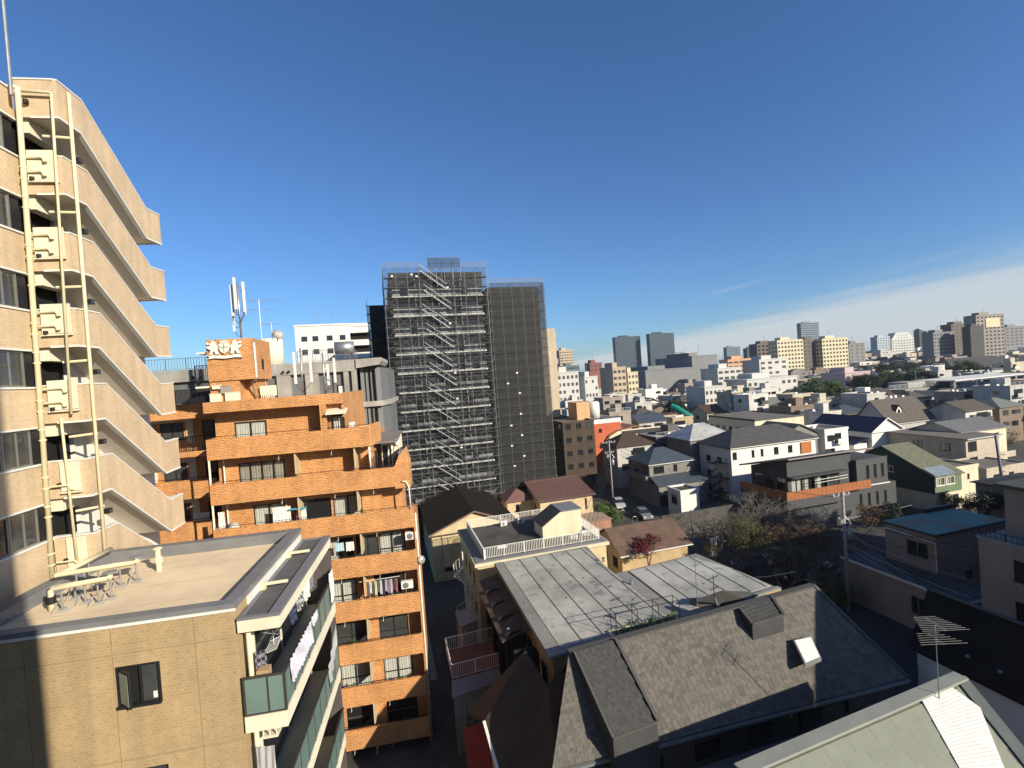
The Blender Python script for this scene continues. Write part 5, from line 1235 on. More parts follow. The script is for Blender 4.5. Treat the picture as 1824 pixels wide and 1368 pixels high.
# yellow house with black ribbed roof
t = house('yellow_house', 'yellow house with black ribbed gable roof beside the scaffolding', 4.3, 15.2, 59.6, 76.5, 6.0, YEL, 'gable_v', BLK, 8.3, [('f',8.2,4.3,.45,1.4),('f',9.8,3.6,.45,1.2),('f',6.3,1.4,1.4,.5)], trim=M('rust_trim',(.20,.12,.10),.7,.1,1), seams=34)
t.put(MB().tube([(5.6,59.5,0),(5.6,59.5,5.8)], .06, 6), 'drainpipe', YEL)
railing(t, [(7.2,59.2,4.2),(11.5,59.2,5.0)], .9, BLACKM, 'stair_railing', .2)
# cream house with white-railed roof terrace
t = T('terrace_house', 'cream house with white-railed flat roof terrace behind the grey sheet roof', 'house', B, 13, 47)
HU0, HU1, HV0, HV1 = 6.9, 19.6, 42.3, 52.4
walls(t, HU0, HU1, HV0, HV1, 0, 8.2, YEL, [('l', 44.5+2.3*i, 6.2-2.9*k, .8, 1.2) for i in range(3) for k in range(2)] + [('f', 9+3*i, 5.6, 1.0, .9) for i in range(3)], DARKF)
t.put(MB().box(HU0-.25,HU1+.25,HV0-.25,HV1+.25,8.0,8.3), 'cornice', IVORY)
t.put(MB().box(HU0-.1,HU1+.1,HV0-.1,HV1+.1,8.303,8.36), 'roof_edge', CAPG)
t.put(MB().box(HU0+.9,HU1-.5,HV0+.6,HV1-.4,8.362,8.42), 'roof_floor', M('dark_roof_felt',(.085,.078,.068),.9,.25,.5,grime=.2))
t.put(MB().box(HU0+.75,HU0+.9,HV0+.45,HV1-.4,8.362,9.25), 'white_parapet', WHITE)
for pts in ([(HU0+.8,HV0+.5,8.4),(HU1-.4,HV0+.5,8.4)], [(HU1-.4,HV0+.5,8.4),(HU1-.4,HV1-.3,8.4)], [(HU0+.8,HV1-.3,8.4),(HU1-.4,HV1-.3,8.4)]):
    railing(t, pts, 1.0, WHITE2, 'railing', .16, 1.9, r=.02)
q = zq(950,950,z=8.5); pu = 14.2
x = t.put(MB().prism([(pu,8.42),(pu+4.2,8.42),(pu+4.2,10.9),(pu+2.0,10.9),(pu,9.6)], 'y', 45.2, 48.0), 'stair_hut', IVORY)
t.put(MB().slab([(pu-.1,45.1,9.72),(pu+2.0,45.1,11.0),(pu+2.0,48.1,11.0),(pu-.1,48.1,9.72)], .08), 'hut_roof', DGREY, x)
t.put(MB().box(pu+2.02,pu+4.3,45.1,48.1,10.905,11.0), 'hut_top', CAPG, x)
t.put(MB().box(9.4,10.3,44.6,45.2,8.42,8.56), 'roof_hatch', WHITE2)
for i, (u, v) in enumerate(((11.6,51.2),(13.6,51.2),(17.0,43.9),(18.4,44.2))): ac_unit(['white air conditioner by the rear terrace railing, left of two','white air conditioner by the rear terrace railing, right of two','white air conditioner in front of the cream stair hut','second air conditioner at the corner before the stair hut'][i], B, u, v, 8.42, rz=(.3 if i < 2 else 2.8))
sp = MB()
for i in range(26):
    a = i*.42; z = .3+i*.28; sp.prism([(6.0+.12*math.cos(a),45+.12*math.sin(a)),(6.0+.95*math.cos(a),45+.95*math.sin(a)),(6.0+.95*math.cos(a+.4),45+.95*math.sin(a+.4)),(6.0+.12*math.cos(a+.4),45+.12*math.sin(a+.4))], 'z', z, z+.05); sp.bar((6.0+.93*math.cos(a),45+.93*math.sin(a),z),(6.0+.93*math.cos(a),45+.93*math.sin(a),z+1.0),.03)
sp.tube([(6,45,0),(6,45,8.6)], .06, 6)
sp.tube([(6+.93*math.cos(i*.42),45+.93*math.sin(i*.42),1.3+i*.28) for i in range(26)], .025, 4)
t.put(sp, 'spiral_stair', WHITE2)
# beige house with brown ribbed roof
a0, a1, av = fit((965,892),(1050,874),6.2)
t = house('beige_house', 'beige house with ribbed reddish-brown roof behind the roof terrace', a0, a1, av, av+6.5, 6.0, SAND, 'shed', M('red_brown_tile',(.19,.10,.085),.7,.15,1.5), 7.6, [('f',a0+(a1-a0)*.87,4.6,.35,1.6),('l',av+2.5,4.4,.9,1.4)], trim=BROOF, seams=26)
house('beige_annex', 'small beige annex with brown roof left of the ribbed brown roof', a0-4.2, a0-.1, av+3.5, av+8, 5.6, SAND, 'hip', M('red_brown_tile',(.19,.10,.085),.7,.15,1.5), 6.9, [('f',a0-2.6,4.2,.6,1.5)], cat='annex')
q = zq(1027,930,z=3); single('brick_garden_wall', 'orange brick garden block below the beige house', 'wall', MB().box(q[0],q[0]+5.0,q[1]-1,q[1]+3,0,3.0).box(q[0]-.1,q[0]+5.1,q[1]-1.1,q[1]+3.1,3.0,3.12), tile_mat('garden_brick',(.42,.20,.12),(.34,.15,.09),(.4,.3,.22),.25,.08,.012), B)
# small brown gable house by the maple
a0, a1, av = fit((1117,992),(1222,965),4.2); r0 = zq(1087,953,z=5.7)
t = house('small_brown_house', 'small ochre house with brown gable roof behind a red maple', a0-.2, a1, av+.3, av+7.0, 4.2, OCHRE, 'gable_u', M('warm_brown_roof',(.14,.09,.065),.75,.2,.8,grime=.2), 6.2, [('l',av+2,2.8,1.2,1.2),('l',av+4.5,2.8,1.2,1.2)], trim=WHITE2)
# dark modern house with cedar balcony
t = T('charcoal_house', 'modern charcoal house with long cedar balcony rail', 'house', B, 60, 58)
X0, X1, Y0, Y1 = 52.8, 68.0, 54.1, 63.2
walls(t, X0+1.2, X1+6.5, Y0+1.3, Y1, 0, 4.7, CHAR, [('f',X0+2.2,2.2,.9,1.2)] + [('f',X1-.5+1.6*i,2.6,.55,1.9) for i in range(4)], DARKF, name='lower_wall')
t.put(MB().box(X0, X1-4.2, Y0, Y0+1.3, 3.5, 4.75).box(X0,X0+1.2,Y0+1.3,Y1,3.5,4.75), 'balcony_slab', CHAR)
for i in range(22):
    a = X0+.02+i*(X1-X0)/22; t.put(MB().box(a,a+(X1-X0)/22-.03,Y0+.02,Y0+.09,4.76,5.95), 'cedar_panel', WOOD)
for i in range(12): t.put(MB().box(X0+.02,X0+.09,Y0+.1+.75*i,Y0+.82+.75*i,4.76,5.95), 'cedar_panel', WOOD)
walls(t, X0+2.0, X1-1.5, Y0+1.8, Y1-.3, 4.7, 8.1, CHAR, [('f',X0+3.6+2.3*i,6.2,1.9,2.2,['curtain','half','half','smoky'][i]) for i in range(4)] + [('l',Y0+3+2.2*i,6.2,1.6,2.1) for i in range(3)], DARKF, name='upper_wall')
t.put(MB().prism([(Y0+1.8,8.1),(Y0+1.8,10.0),(Y1-.3,8.2),(Y1-.3,8.1)], 'x', X0+2.0, X1-1.5), 'roof_wedge', CHAR)
t.put(MB().slab([(X0+1.4,Y0+.9,10.35),(X1+1.8,Y0+.9,10.35),(X1+1.8,Y1+.4,8.4),(X0+.4,Y1+.4,8.4)], .22), 'roof', M('charcoal_metal_roof',(.06,.06,.062),.5,.1,.8))
t.put(MB().bar((X0+1.4,Y0+.86,10.28),(X1+1.8,Y0+.86,10.28),.05,.16), 'fascia', M('pinkish_fascia',(.35,.28,.25),.6,.1,1))
t.put(MB().box(X0+1.9,X1-3.2,Y0+.6,Y0+1.8,7.5,7.62), 'eyebrow_canopy', CHAR)
walls(t, X1-1.4, X1+4.6, Y0+1.0, Y1-1, 4.72, 8.7, CHAR, [('f',X1+.7+1.45*i,6.8,.6,2.0) for i in range(3)], DARKF, name='bay_wall')
t.put(MB().box(X1-1.5,X1+4.7,Y0+.95,Y0+1.1,8.7,8.8).box(X1-1.2,X1+4.4,Y0+1.1,Y1-1,8.6,8.65), 'bay_parapet', CHAR)
t.put(MB().box(X1+.0,X1+4.8,Y0+.85,Y0+1.3,4.71,4.85), 'ledge', WHITE2)
for i in range(2): t.put(MB().tube([(X0+5.5,Y0+.5,6.5+.4*i),(X0+11.5,Y0+.5,6.6+.4*i)], .04, 6), 'laundry_pole', WHITE2)
# green gable house
a0, a1, av = fit((1655,847),(1722,842),5.5); rd = zq(1602,789,z=9.2)
t = T('green_house', 'dark green house with olive roof and a glazed roof strip', 'house', B, (a0+a1)/2, av+4)
rv = rd[1]; bv_ = 2*rv-av-2
walls(t, a0, a1, av, bv_, 2.8, 5.4, LTGRN, [], DARKF, name='green_wall', top=False, faces='frb')
t.put(MB().add([(a0,av,2.8),(a0,bv_,2.8),(a0,bv_,6.2),(a0,rv,9.1),(a0,av,5.5)], [(0,1,2,3,4)]), 'gable_wall', DKGRN)
walls(t, a0+.1, a1-.1, av+.15, bv_, 0, 2.8, IVORY, [('f',a1-1.2,1.2,1.2,2.1)], DARKF, name='base_wall')
t.put(MB().slab([(a0-.25,av-.3,5.45),(a1+.3,av-.3,5.45),(a1+.3,rv,9.2),(a0-.25,rv,9.2)], .15), 'roof_front', OLIVE)
t.put(MB().slab([(a0-.25,rv,9.2),(a1+.3,rv,9.2),(a1+.3,bv_+.3,6.1),(a0-.25,bv_+.3,6.1)], .15), 'roof_rear', OLIVE)
sl0 = (9.2-5.45)/(rv-av+.3)
def gz(v): return 5.45+(v-av+.3)*sl0
gp = t.put(MB().slab([(a0-.1,av-.2,gz(av-.2)+.12),(a0+3.9,av-.2,gz(av-.2)+.12),(a0+3.9,av+1.5,gz(av+1.5)+.12),(a0-.1,av+1.5,gz(av+1.5)+.12)], .1), 'roof_glazing', M('sky_glazing',(.20,.27,.34),.1,.2,1.2,spec=.8))
for i in range(8): t.put(MB().bar((a0-.05+.55*i,av-.2,gz(av-.2)+.15),(a0-.05+.55*i,av+1.5,gz(av+1.5)+.15),.07,.05), 'glazing_bar', WHITE2, gp)
for i in range(2): window(t, 'f', av-.16, a0+1.0+2.0*i, 4.6, 1.8, 1.2, 'half', WHITE2)
window(t, 'l', a0-.15, av+6.5, 5.6, 1.3, 1.0, 'dark', WHITE2)
t2 = house('ivory_block', 'ivory boxy house pressed against the right side of the green house', a1+.6, a1+5.6, av+1.2, av+8, 5.6, IVORY, 'flat', BRNF, wins=[('f',a1+3.4,4.2,.5,.8)])
# white house with grey hip roof, and its neighbour with shining roof
a0, a1, av = fit((1300,799),(1459,779),9.6)
t = house('white_hip_house', 'white three-storey house with dark grey hip roof', a0+.4, a1-.4, av+.4, av+9.0, 9.6, WHITE, 'hip', DGREY, 12.2, [('f',a0+(a1-a0)*f,8.1,w,1.3) for f, w in ((.06,.9),(.26,.6),(.36,.6),(.52,1.0),(.68,1.0),(.86,1.8))] + gwins('l',av+2,av+8,0,3,2), trim=WHITE2)
t.put(MB().box(a0+(a1-a0)*.80,a0+(a1-a0)*.92,av+.2,av+.38,7.0,9.0), 'orange_shutter', M('orange_shutter',(.45,.16,.04),.6,.1,1))
st = MB()
for k in range(3):
    z = 1.5+2.6*k; st.box(a0-1.8,a0+.35,av+1,av+4,z,z+.1)
    for i in range(6): st.box(a0-1.6,a0-.9,av+1.2+.45*i,av+1.5+.45*i,z-.3*i-.2,z-.3*i-.14)
    for p_ in ((a0-1.75,av+1.05),(a0-1.75,av+3.95),(a0-.1,av+1.05)): st.bar((*p_,0),(*p_,z+1.0),.07)
    st.bar((a0-1.75,av+1.05,z+1),(a0-1.75,av+3.95,z+1),.05).bar((a0-1.75,av+1.05,z+1),(a0+.3,av+1.05,z+1),.05)
t.put(st, 'steel_stair', BLACKM)
b0, b1, bv = fit((1234,785),(1306,775),10)
bk = zq(1193,776,z=10)[1]
house('shiny_roof_house', 'house whose pale hip roof gleams in the sun left of the white hip house', b0, b1, bv+.4, bk, 10, GREYR, 'hip', M('pale_glossy_roof',(.45,.45,.43),.25,.2,.6,spec=.9), 12.6, gwins('l',bv+1,bv+8,5,1,2))
# blue-grey house over a garage
a0, a1, av = fit((1157,829),(1231,818),7.2)
t = house('blue_roof_house', 'grey house with blue-grey hip roof above a lower navy roof', a0+.3, a1+.5, av+.4, av+8, 7.2, GREYR, 'hip', BLUEG, 9.4, [('f',a0+2.2,6.0,2.2,1.3),('f',a0+5.6,6.0,.8,1.3),('l',av+2,6.0,2.2,1.5),('l',av+5,6.0,1.8,1.5)], trim=WHITE2)
t.put(MB().slab([(a0+.0,av-2.6,3.9),(a1+1.5,av-2.6,3.9),(a1+1.5,av+.35,5.0),(a0+.3,av+.35,5.0)], .12), 'lower_roof', BLUEG)
walls(t, a0+.4, a1+1.2, av-2.2, av+.38, 0, 3.85, GREYR, [('f',a0+3.2,3.0,2.2,1.2)], DARKF, name='lower_wall')
t.put(MB().box(a0-.4,a0+.28,av+.6,av+7.8,4.0,5.0), 'side_balcony', GREYR)
t.put(MB().box(a0+.5,a0+3.6,av-2.26,av-2.21,.1,2.1), 'garage_opening', BLACKROOM)
b0 = zq(1212,878,z=4.3); b1 = zq(1231,866,z=4.3)
house('white_bay', 'small white boxy bay house beside the black steel stair', b0[0], b0[0]+3.4, b0[1], b0[1]+3.6, 4.3, WHITE, 'flat', DGREY, wins=[('l',b0[1]+1.8,2.9,1.6,1.5)])
# white house with green flat roof on the lower right
t = T('green_roof_house', 'taupe house with patched green flat roof in half shade', 'house', B, 51, 34)
GRF = None
def patch_mat():
    m, tt, b = mat_base('patched_green_roof'); tcn = N(tt, 'ShaderNodeTexCoord'); n_ = N(tt, 'ShaderNodeTexNoise'); n_.inputs['Scale'].default_value = .35; n_.inputs['Detail'].default_value = 3
    tt.links.new(tcn.outputs['Object'], n_.inputs['Vector']); rp = N(tt, 'ShaderNodeValToRGB'); rp.color_ramp.elements[0].position = .44; rp.color_ramp.elements[1].position = .5
    rp.color_ramp.elements[0].color = (.20,.17,.13,1); rp.color_ramp.elements[1].color = (.13,.24,.19,1); tt.links.new(n_.outputs[0], rp.inputs[0]); tt.links.new(rp.outputs[0], b.inputs['Base Color']); b.inputs['Roughness'].default_value = .8; return m
G = [46.6, 56.1, 31.4, 36.3]
walls(t, G[0]+.2, G[1]-.2, G[2]+.2, G[3]-.2, 0, 7.8, TAUPE, [('l',33.2,6.1,1.9,1.5),('f',52.5,6.4,.7,.9),('f',50.8,3.6,1.0,.9),('f',52.4,3.6,.6,1.0)], ALUF)
t.put(MB().box(G[0],G[1],G[2],G[3],7.8,7.92), 'roof_edge', DARKF)
t.put(MB().box(G[0]+.12,G[1]-.12,G[2]+.12,G[3]-.12,7.921,7.99), 'roof_deck', patch_mat())
t.put(MB().box(G[1]-4,G[1]-.1,G[3]-.35,G[3]-.05,7.99,8.4), 'rear_upstand', DARKF)
t.put(MB().tube([(G[0]+.02,36,7.4),(G[0]+.02,31.5,7.2),(G[0]+.05,31.5,4.6)], .06, 6), 'drainpipe', WHITE2)
lr = [43.6,G[0]+.1,27.5,38.2]
t.put(MB().box(lr[0]-.15,lr[1],lr[2]-.15,lr[3],4.2,4.35), 'lower_roof', DGREY)
t.put(MB().box(lr[0]-.25,lr[0]-.15,lr[2]-.2,lr[3],4.1,4.3).box(lr[0]-.15,lr[1]+3,lr[2]-.25,lr[2]-.15,4.1,4.3), 'gutter', WHITE2)
walls(t, lr[0], G[0]+.19, lr[2], lr[3], 0, 4.2, TAUPE, [('l',30.5,2.3,2.4,1.6),('f',45.4,2.6,.9,.9)], ALUF, name='lower_wall')
# taupe three-storey at the right edge
t = T('taupe_block', 'taupe three-storey block with railed terraces at the right edge', 'apartment block', B, 50, 20)
q = zq(1742,950,z=10.9); m_ = zq(1789,896,z=13.0)
walls(t, q[0], q[0]+16, 10, q[1], 0, 10.6, TAUPE, [('l',q[1]-2.6-3.2*i,8.9-2.9*k,1.2,1.5) for i in range(3) for k in range(3)], DARKF)
t.put(MB().box(q[0]-.1,q[0]+16,9.9,q[1]+.1,10.6,10.75), 'terrace_edge', CONC)
railing(t, [(q[0]+.1,q[1]-.1,10.75),(q[0]+.1,12,10.75)], .5, BLACKM, 'railing', .3); railing(t, [(q[0]+.1,q[1]-.1,10.75),(q[0]+6,q[1]-.1,10.75)], .5, BLACKM, 'railing', .3)
walls(t, m_[0], m_[0]+13, 11, m_[1], 10.75, 14.2, TAUPE, [('l',m_[1]-2.2,12.0,1.5,1.6)], DARKF, name='upper_wall')
t.put(MB().box(m_[0]-.4,m_[0]+13.4,10.6,m_[1]+.4,14.2,14.45), 'upper_slab', DGREY)
# cream building with brown roof, red house, ochre flats
a0, a1, av = fit((1114,778),(1223,762),8.4)
t = house('cream_hall', 'cream building with curved brown roof and iron terrace rail', a0, a1, av, av+9, 8.2, IVORY, 'flat', BROOF, wins=[('f',a0+3.2,6.4,1.4,1.4),('f',a0+7.0,6.6,1.5,.9),('f',a1-3,6.2,1.5,2.0)])
arc = [(a0-4.5, 7.6), (a0-3.5, 9.0), (a0-1, 10.0), (a0+3, 10.6), (a0+6, 10.2), (a0+6, 9.95), (a0+3, 10.3), (a0-1, 9.75), (a0-3.3, 8.7), (a0-4.2, 7.6)]
t.put(MB().prism(arc, 'y', av-.2, av+10), 'curved_roof', M('rusty_brown_roof',(.20,.10,.06),.7,.2,.8))
t.put(MB().prism([(a0-3.6,0),(a0-.02,0),(a0-.02,9.7),(a0-1,9.65),(a0-3.2,8.6),(a0-3.6,7.6)], 'y', av, av+9), 'side_bay', IVORY)
railing(t, [(a0-3.4,av-2.5,4.4),(a1-2,av-2.5,4.4)], 1.1, BLACKM, 'railing', .3); t.put(MB().box(a0-3.6,a1-1.8,av-2.7,av-.02,0,4.4), 'lower_storey', IVORY)
a0, a1, av = fit((1057,752),(1102,746),12.5)
RED = M('terracotta_red', (.52,.13,.06), .85, .08, .5)
t = house('red_house', 'terracotta red house with white parapet and railing', a0, a1, av, av+11, 12.0, RED, 'flat', BRNF, wins=[('f',a0+2,10.2,.9,.9),('f',a0+2,6.4,.9,.9)], parapet=.9, trim=WHITE)
t.put(MB().prism([(a0-5,12.2),(a0-1.2,12.2),(a0-.02,11.5),(a0-.02,0),(a0-5,0)], 'y', av+.5, av+9), 'grey_side', GREYR)
a0, a1, av = fit((1008,750),(1050,742),15)
t = house('brown_flats', 'apartment house with walls coloured dark brown for shade, left of the red house', a0, a1, av, av+12, 14.2, M('shade_brown_render',(.075,.052,.037),.85,.12,.6,streak=.2), 'flat', BRNF, wins=gwins('f',a0,a1,1,5,3)+gwins('l',av,av+12,1,5,3))  # ochre flats: their shade is put into the dark brown wall colour
t.put(MB().box(a0+5,a1+1,av+4,av+9,14.2,18.0), 'roof_hut', M('peach_render',(.62,.38,.20),.85,.1,1)); t.put(MB().lathe((a1+2.4,av+5,14.3), [(1.3,0),(1.3,3.3),(1.0,3.6)], 16), 'water_tank', WHITE2, smooth=True)
# teal tarp
q = zq(1197,733,z=9.5); tp = MB()
q2_ = zq(1224,757,z=7.8)
single('teal_tarp', 'teal tarpaulin chute sloping down beside the white roofs', 'tarpaulin', tp.tube([(q[0],q[1],11.2),(q[0]+.8,q[1]-1.2,10.6),(q[0]+2.2,q[1]-3.2,9.0),(q[0]+3.8,q[1]-4.6,7.6)], 1.0, 10), M('teal_tarp',(.01,.24,.18),.6,.15,2), B)
FOOT.append((q[0]-3,q[0]+6,q[1]-22,q[1]+2))
# long cream flat building
a0, a1, av = fit((1340,748),(1436,739),10.0)
t = house('long_cream_building', 'long cream building with brown flat roof behind the white hip house', a0, a1, av, av+17, 9.8, IVORY, 'flat', BRNF, wins=[('f',a0+1.8,7.4,1.8,1.3),('f',a0+4.5,7.6,1.0,1.0),('f',a0+9,7.2,2.6,2.0,'smoky')] + gwins('l',av,av+17,3,2,7), trim=DGREY)
# navy gable house
a0, a1, av = fit((1529,769),(1592,772),7.0)
g = zq(1553,752,z=9.6)
t = house('navy_roof_house', 'white house with deep navy gable roof', a0, a0+8.5, av, av+15, 7.2, WHITE, 'gable_v', NAVYR, 10.0, [('f',a0+4.0,8.2,.5,.7),('f',a0+5.0,8.2,.5,.7),('l',av+8,6.3,2.2,.9)], trim=WHITE2)
t.put(MB().slab([(a0-4.5,av+.5,4.9),(a0-.1,av+.5,5.9),(a0-.1,av+9,5.9),(a0-4.5,av+9,4.9)], .15), 'lower_roof', NAVYR); t.put(MB().box(a0-4.1,a0-.02,av+.8,av+8.8,0,4.8), 'lower_wall', WHITE)
dish('grey satellite dish on the corner of the navy-roofed house', B, (a0+8.8,av-.3,6.6), .5, CONC)
# brown steep roof with dormer
a0, a1, av = fit((1585,756),(1672,746),6.8)
t = house('dormer_house', 'pale house with steep brown roof and white arched dormer', a0+.3, a1-.3, av+.4, av+9.6, 6.8, M('pale_grey_render',(.45,.43,.40),.85,.06,.6), 'gable_u', BROOF, 12.4, [('l',av+3.4,8.3,1.1,1.5),('l',av+5.4,8.3,1.1,1.5)], trim=WHITE2)
du, dv_ = a0+(a1-a0)*.36, av+2.0
d = t.put(MB().box(du-.8,du+.8,dv_,dv_+2.4,8.2,9.9).prism([(du-.9,9.9),(du+.9,9.9),(du,10.9)], 'y', dv_, dv_+3.2), 'dormer', WHITE)
t.put(MB().slab([(du-1.1,dv_-.2,9.75),(du,dv_-.2,11.0),(du,dv_+3.6,11.0),(du-1.1,dv_+3.6,9.75)], .1).slab([(du+1.1,dv_-.2,9.75),(du,dv_-.2,11.0),(du,dv_+3.6,11.0),(du+1.1,dv_+3.6,9.75)], .1), 'dormer_roof', BROOF, d)
t.put(MB().prism([(du-.45,8.5),(du+.45,8.5),(du+.45,9.5),(du,10.1),(du-.45,9.5)], 'y', dv_-.03, dv_-.003), 'dormer_window', DGLASS, d)
for i in range(16): t.put(MB().box(a0+.5+i*(a1-a0-1)/15-.06,a0+.5+i*(a1-a0-1)/15+.06,av+.5,av+.65,7.1,7.25), 'snow_guard', WHITE2)
# flat brown-roofed house, big
q = zq(1723,783,z=6.9); a1 = zq(1818,776,z=6.9)[0]
t = house('brown_flat_house', 'sand coloured house with broad brown flat roof and balcony', q[0]+.5, a1-.3, q[1]+.6, q[1]+15, 6.7, M('sand_grey',(.50,.43,.33),.85,.07,.6,streak=.15), 'flat', BRNF, wins=[('f',q[0]+2.2,5.3,2.4,1.9),('f',q[0]+8.6,2.0,2.2,1.6,'smoky'),('l',q[1]+4,5.0,1.8,1.6),('l',q[1]+9,5.0,1.8,1.6)], parapet=.12)
t.put(MB().box(q[0],a1,q[1],q[1]+15.4,6.83,6.95), 'roof_slab', BRNF)
t.put(MB().bar((q[0],q[1]-.03,6.85),(a1,q[1]-.03,6.85),.08,.22), 'fascia', M('pale_fascia',(.5,.5,.47),.6,.1,1))
t.put(MB().box(q[0]+.2,a1+.5,q[1]-1.4,q[1]-1.25,2.9,4.0).box(q[0]+.2,a1+.5,q[1]-1.25,q[1]+.58,2.9,3.1), 'balcony', M('sand_grey',(.5,.43,.33)))

# ---------------------------------------------------------------- neighbours outside the picture that throw its shadows
cu_, cv_, _ = unrot((2.77, -.64, 0), A)
t = T('viewpoint_block', 'tall apartment block standing behind the viewpoint', 'apartment block', A, cu_-12, cv_-7)
t.put(MB().box(cu_-26, cu_, cv_-14, cv_, 0, 46), 'wall', TAN)
t = T('neighbour_block', 'apartment block just outside the right edge beyond the slate roof', 'apartment block', B, 41, 5)
walls(t, 33.7, 50, 0, 11, 0, 17.2, TAUPE, gwins('l',0,11,1,5,3)+gwins('b',34,50,1,5,4))
t = T('neighbour_block', 'apartment block outside the right edge beyond the taupe block', 'apartment block', B, 70, 12)
walls(t, 61, 80, 2, 24, 0, 19, TAUPE, gwins('l',2,24,1,6,5))

# ---------------------------------------------------------------- far buildings
_fw = {}
def fwin(t, face, c, s, z, w, h, mat):
    k = (round(w,1), round(h,1), mat.name)
    if k not in _fw: _fw[k] = MB().box(-w/2,w/2,-.04,.04,-h/2,h/2).mesh('window', mat)
    u, v = (s, c) if face in 'fb' else (c, s)
    return t.inst(_fw[k], 'window', u, v, z, ROTF[face])
HAZY = lambda n, c: M(n, c, .8, .06, .05)
def far(name, label, pl, pr, yt, D, wall, nx=6, nf=8, depth=20, wm=None, cat='building', group=None, fh=3.1, band=False, side=0, wf=.55, skip=0.0, hf=.45, extra=None):
    depth = depth if D < 260 else min(depth, 9)
    u0, u1, v0, v1, z0, z1 = px_box(pl, pr, yt, D, depth=depth)
    FOOT.append((u0-2,u1+2,v0-2,v1+2))
    t = T(name, label, cat, B, (u0+u1)/2, (v0+v1)/2, group=group)
    b_ = MB().box(u0,u1,v0,v1,0,z1)
    t.put(b_, 'wall', wall)
    t.put(MB().box(u0-.2,u1+.2,v0-.2,v1+.2,z1,z1+.5), 'parapet', wall)
    t.put(MB().box(u0+(u1-u0)*.2,u0+(u1-u0)*.55,v0+(v1-v0)*.2,v1-(v1-v0)*.2,z1+.5,z1+.5+2.2), 'plant_room', wall)
    t.put(MB().tube([(u0+(u1-u0)*.4,v0+3,z1+2),(u0+(u1-u0)*.4,v0+3,z1+7)], .12, 4), 'roof_mast', GALV)
    dx = (u1-u0)/nx; wm = wm or DGLASS
    for k in range(nf):
        z = z1-1.9-fh*k
        if z < 4: break
        if band: t.put(MB().box(u0+.3,u1-.3,v0-.06,v0-.01,z-fh*hf/2,z+fh*hf/2), 'window_band', wm)
        else:
            for i in range(nx):
                if skip and rnd.random() < skip: continue
                fwin(t, 'f', v0, u0+dx*(i+.5), z, dx*wf, fh*hf, wm)
        for i in range(side): fwin(t, 'l', u0, v0+(v1-v0)*(i+.5)/side, z, (v1-v0)/side*.5, fh*hf, wm)
    return t, u0, u1, v0, v1, z1
NAVG = HAZY('far_blue_glass', (.045,.065,.085)); FWIN = M('far_glass', (.06,.08,.10), .15, .2, .2, spec=.7)
GREYB = HAZY('far_grey', (.22,.22,.22)); BRNB = HAZY('far_brown', (.15,.125,.11)); CRM = HAZY('far_cream', (.62,.55,.37)); PALE = HAZY('far_pale', (.42,.47,.50)); WHT = HAZY('far_white', (.58,.57,.53)); DKB = HAZY('far_dark', (.07,.068,.066)); TANF = HAZY('far_tan', (.50,.40,.28))
far('office_tower', 'dark glass office tower, left one of the skyline pair', 1095, 1140, 600, 700, NAVG, 9, 22, 12, FWIN, 'office tower', 'pair of dark towers', 3.8, True, 3)
far('office_tower', 'dark ribbed office tower, right one of the skyline pair', 1156, 1200, 594, 680, NAVG, 12, 22, 12, FWIN, 'office tower', 'pair of dark towers', 3.8, False, 0, .5, hf=.97)
far('residential_tower', 'beige striped tower beyond the tan slab', 996, 1020, 624, 420, TANF, 6, 12, 18, DGLASS, 'residential tower', fh=2.6)
far('low_glass_block', 'teal glazed block below the beige striped tower', 1003, 1032, 652, 380, HAZY('far_teal',(.12,.18,.17)), 6, 5, 16, FWIN, band=True)
far('glass_block', 'pale glass block right of the dark tower pair', 1201, 1216, 626, 900, PALE, 5, 8, 30, FWIN, band=True)
far('glass_block', 'pale glass block next right, lower and wider', 1217, 1241, 628, 860, PALE, 6, 8, 30, FWIN, band=True)
far('glass_block', 'blue-grey glass block behind the cream apartments', 1294, 1318, 618, 760, HAZY('far_bluegrey',(.17,.22,.26)), 6, 10, 30, FWIN, band=True)
far('glass_block', 'small dark glass block left of the brown flats', 1330, 1350, 620, 700, NAVG, 5, 8, 30, FWIN, band=True)
far('warehouse', 'large windowless grey hall in the middle distance', 1149, 1238, 658, 240, GREYB, 4, 0, 40, None, 'warehouse')
far('warehouse', 'taller windowless grey hall joined to the low grey hall', 1232, 1277, 634, 250, GREYB, 4, 0, 40, None, 'warehouse')
far('brown_flats', 'grey-brown flats before the cream apartments', 1348, 1392, 612, 330, BRNB, 6, 8, 18, DGLASS, 'apartment block')
far('cream_apartments', 'cream apartment block full of small windows, left of two', 1384, 1430, 606, 300, CRM, 8, 9, 18, DGLASS, 'apartment block', side=3)
far('cream_apartments', 'cream apartment block full of small windows, right of two', 1464, 1510, 603, 300, CRM, 8, 9, 18, DGLASS, 'apartment block', side=3)
far('brown_flats', 'brown flats between the two cream apartment blocks', 1430, 1464, 606, 306, BRNB, 5, 9, 18, DKB, 'apartment block')
far('office_tower', 'grey glass tower with white edge above the cream apartments', 1426, 1458, 575, 720, HAZY('far_steel',(.20,.24,.27)), 7, 16, 36, FWIN, 'office tower', fh=4, band=True)
far('grey_flats', 'plain grey flats right of the cream apartments', 1512, 1540, 612, 320, GREYB, 3, 6, 16, DKB, 'apartment block', wf=.25)
far('flats', 'blue-grey flats left of the stepped white block', 1562, 1585, 600, 480, PALE, 5, 6, 20, FWIN, 'apartment block')
t, u0, u1, v0, v1, z1 = far('stepped_block', 'white pyramid-shouldered block on the far skyline', 1588, 1628, 604, 480, WHT, 8, 6, 24, DKB, 'building', fh=3.4)
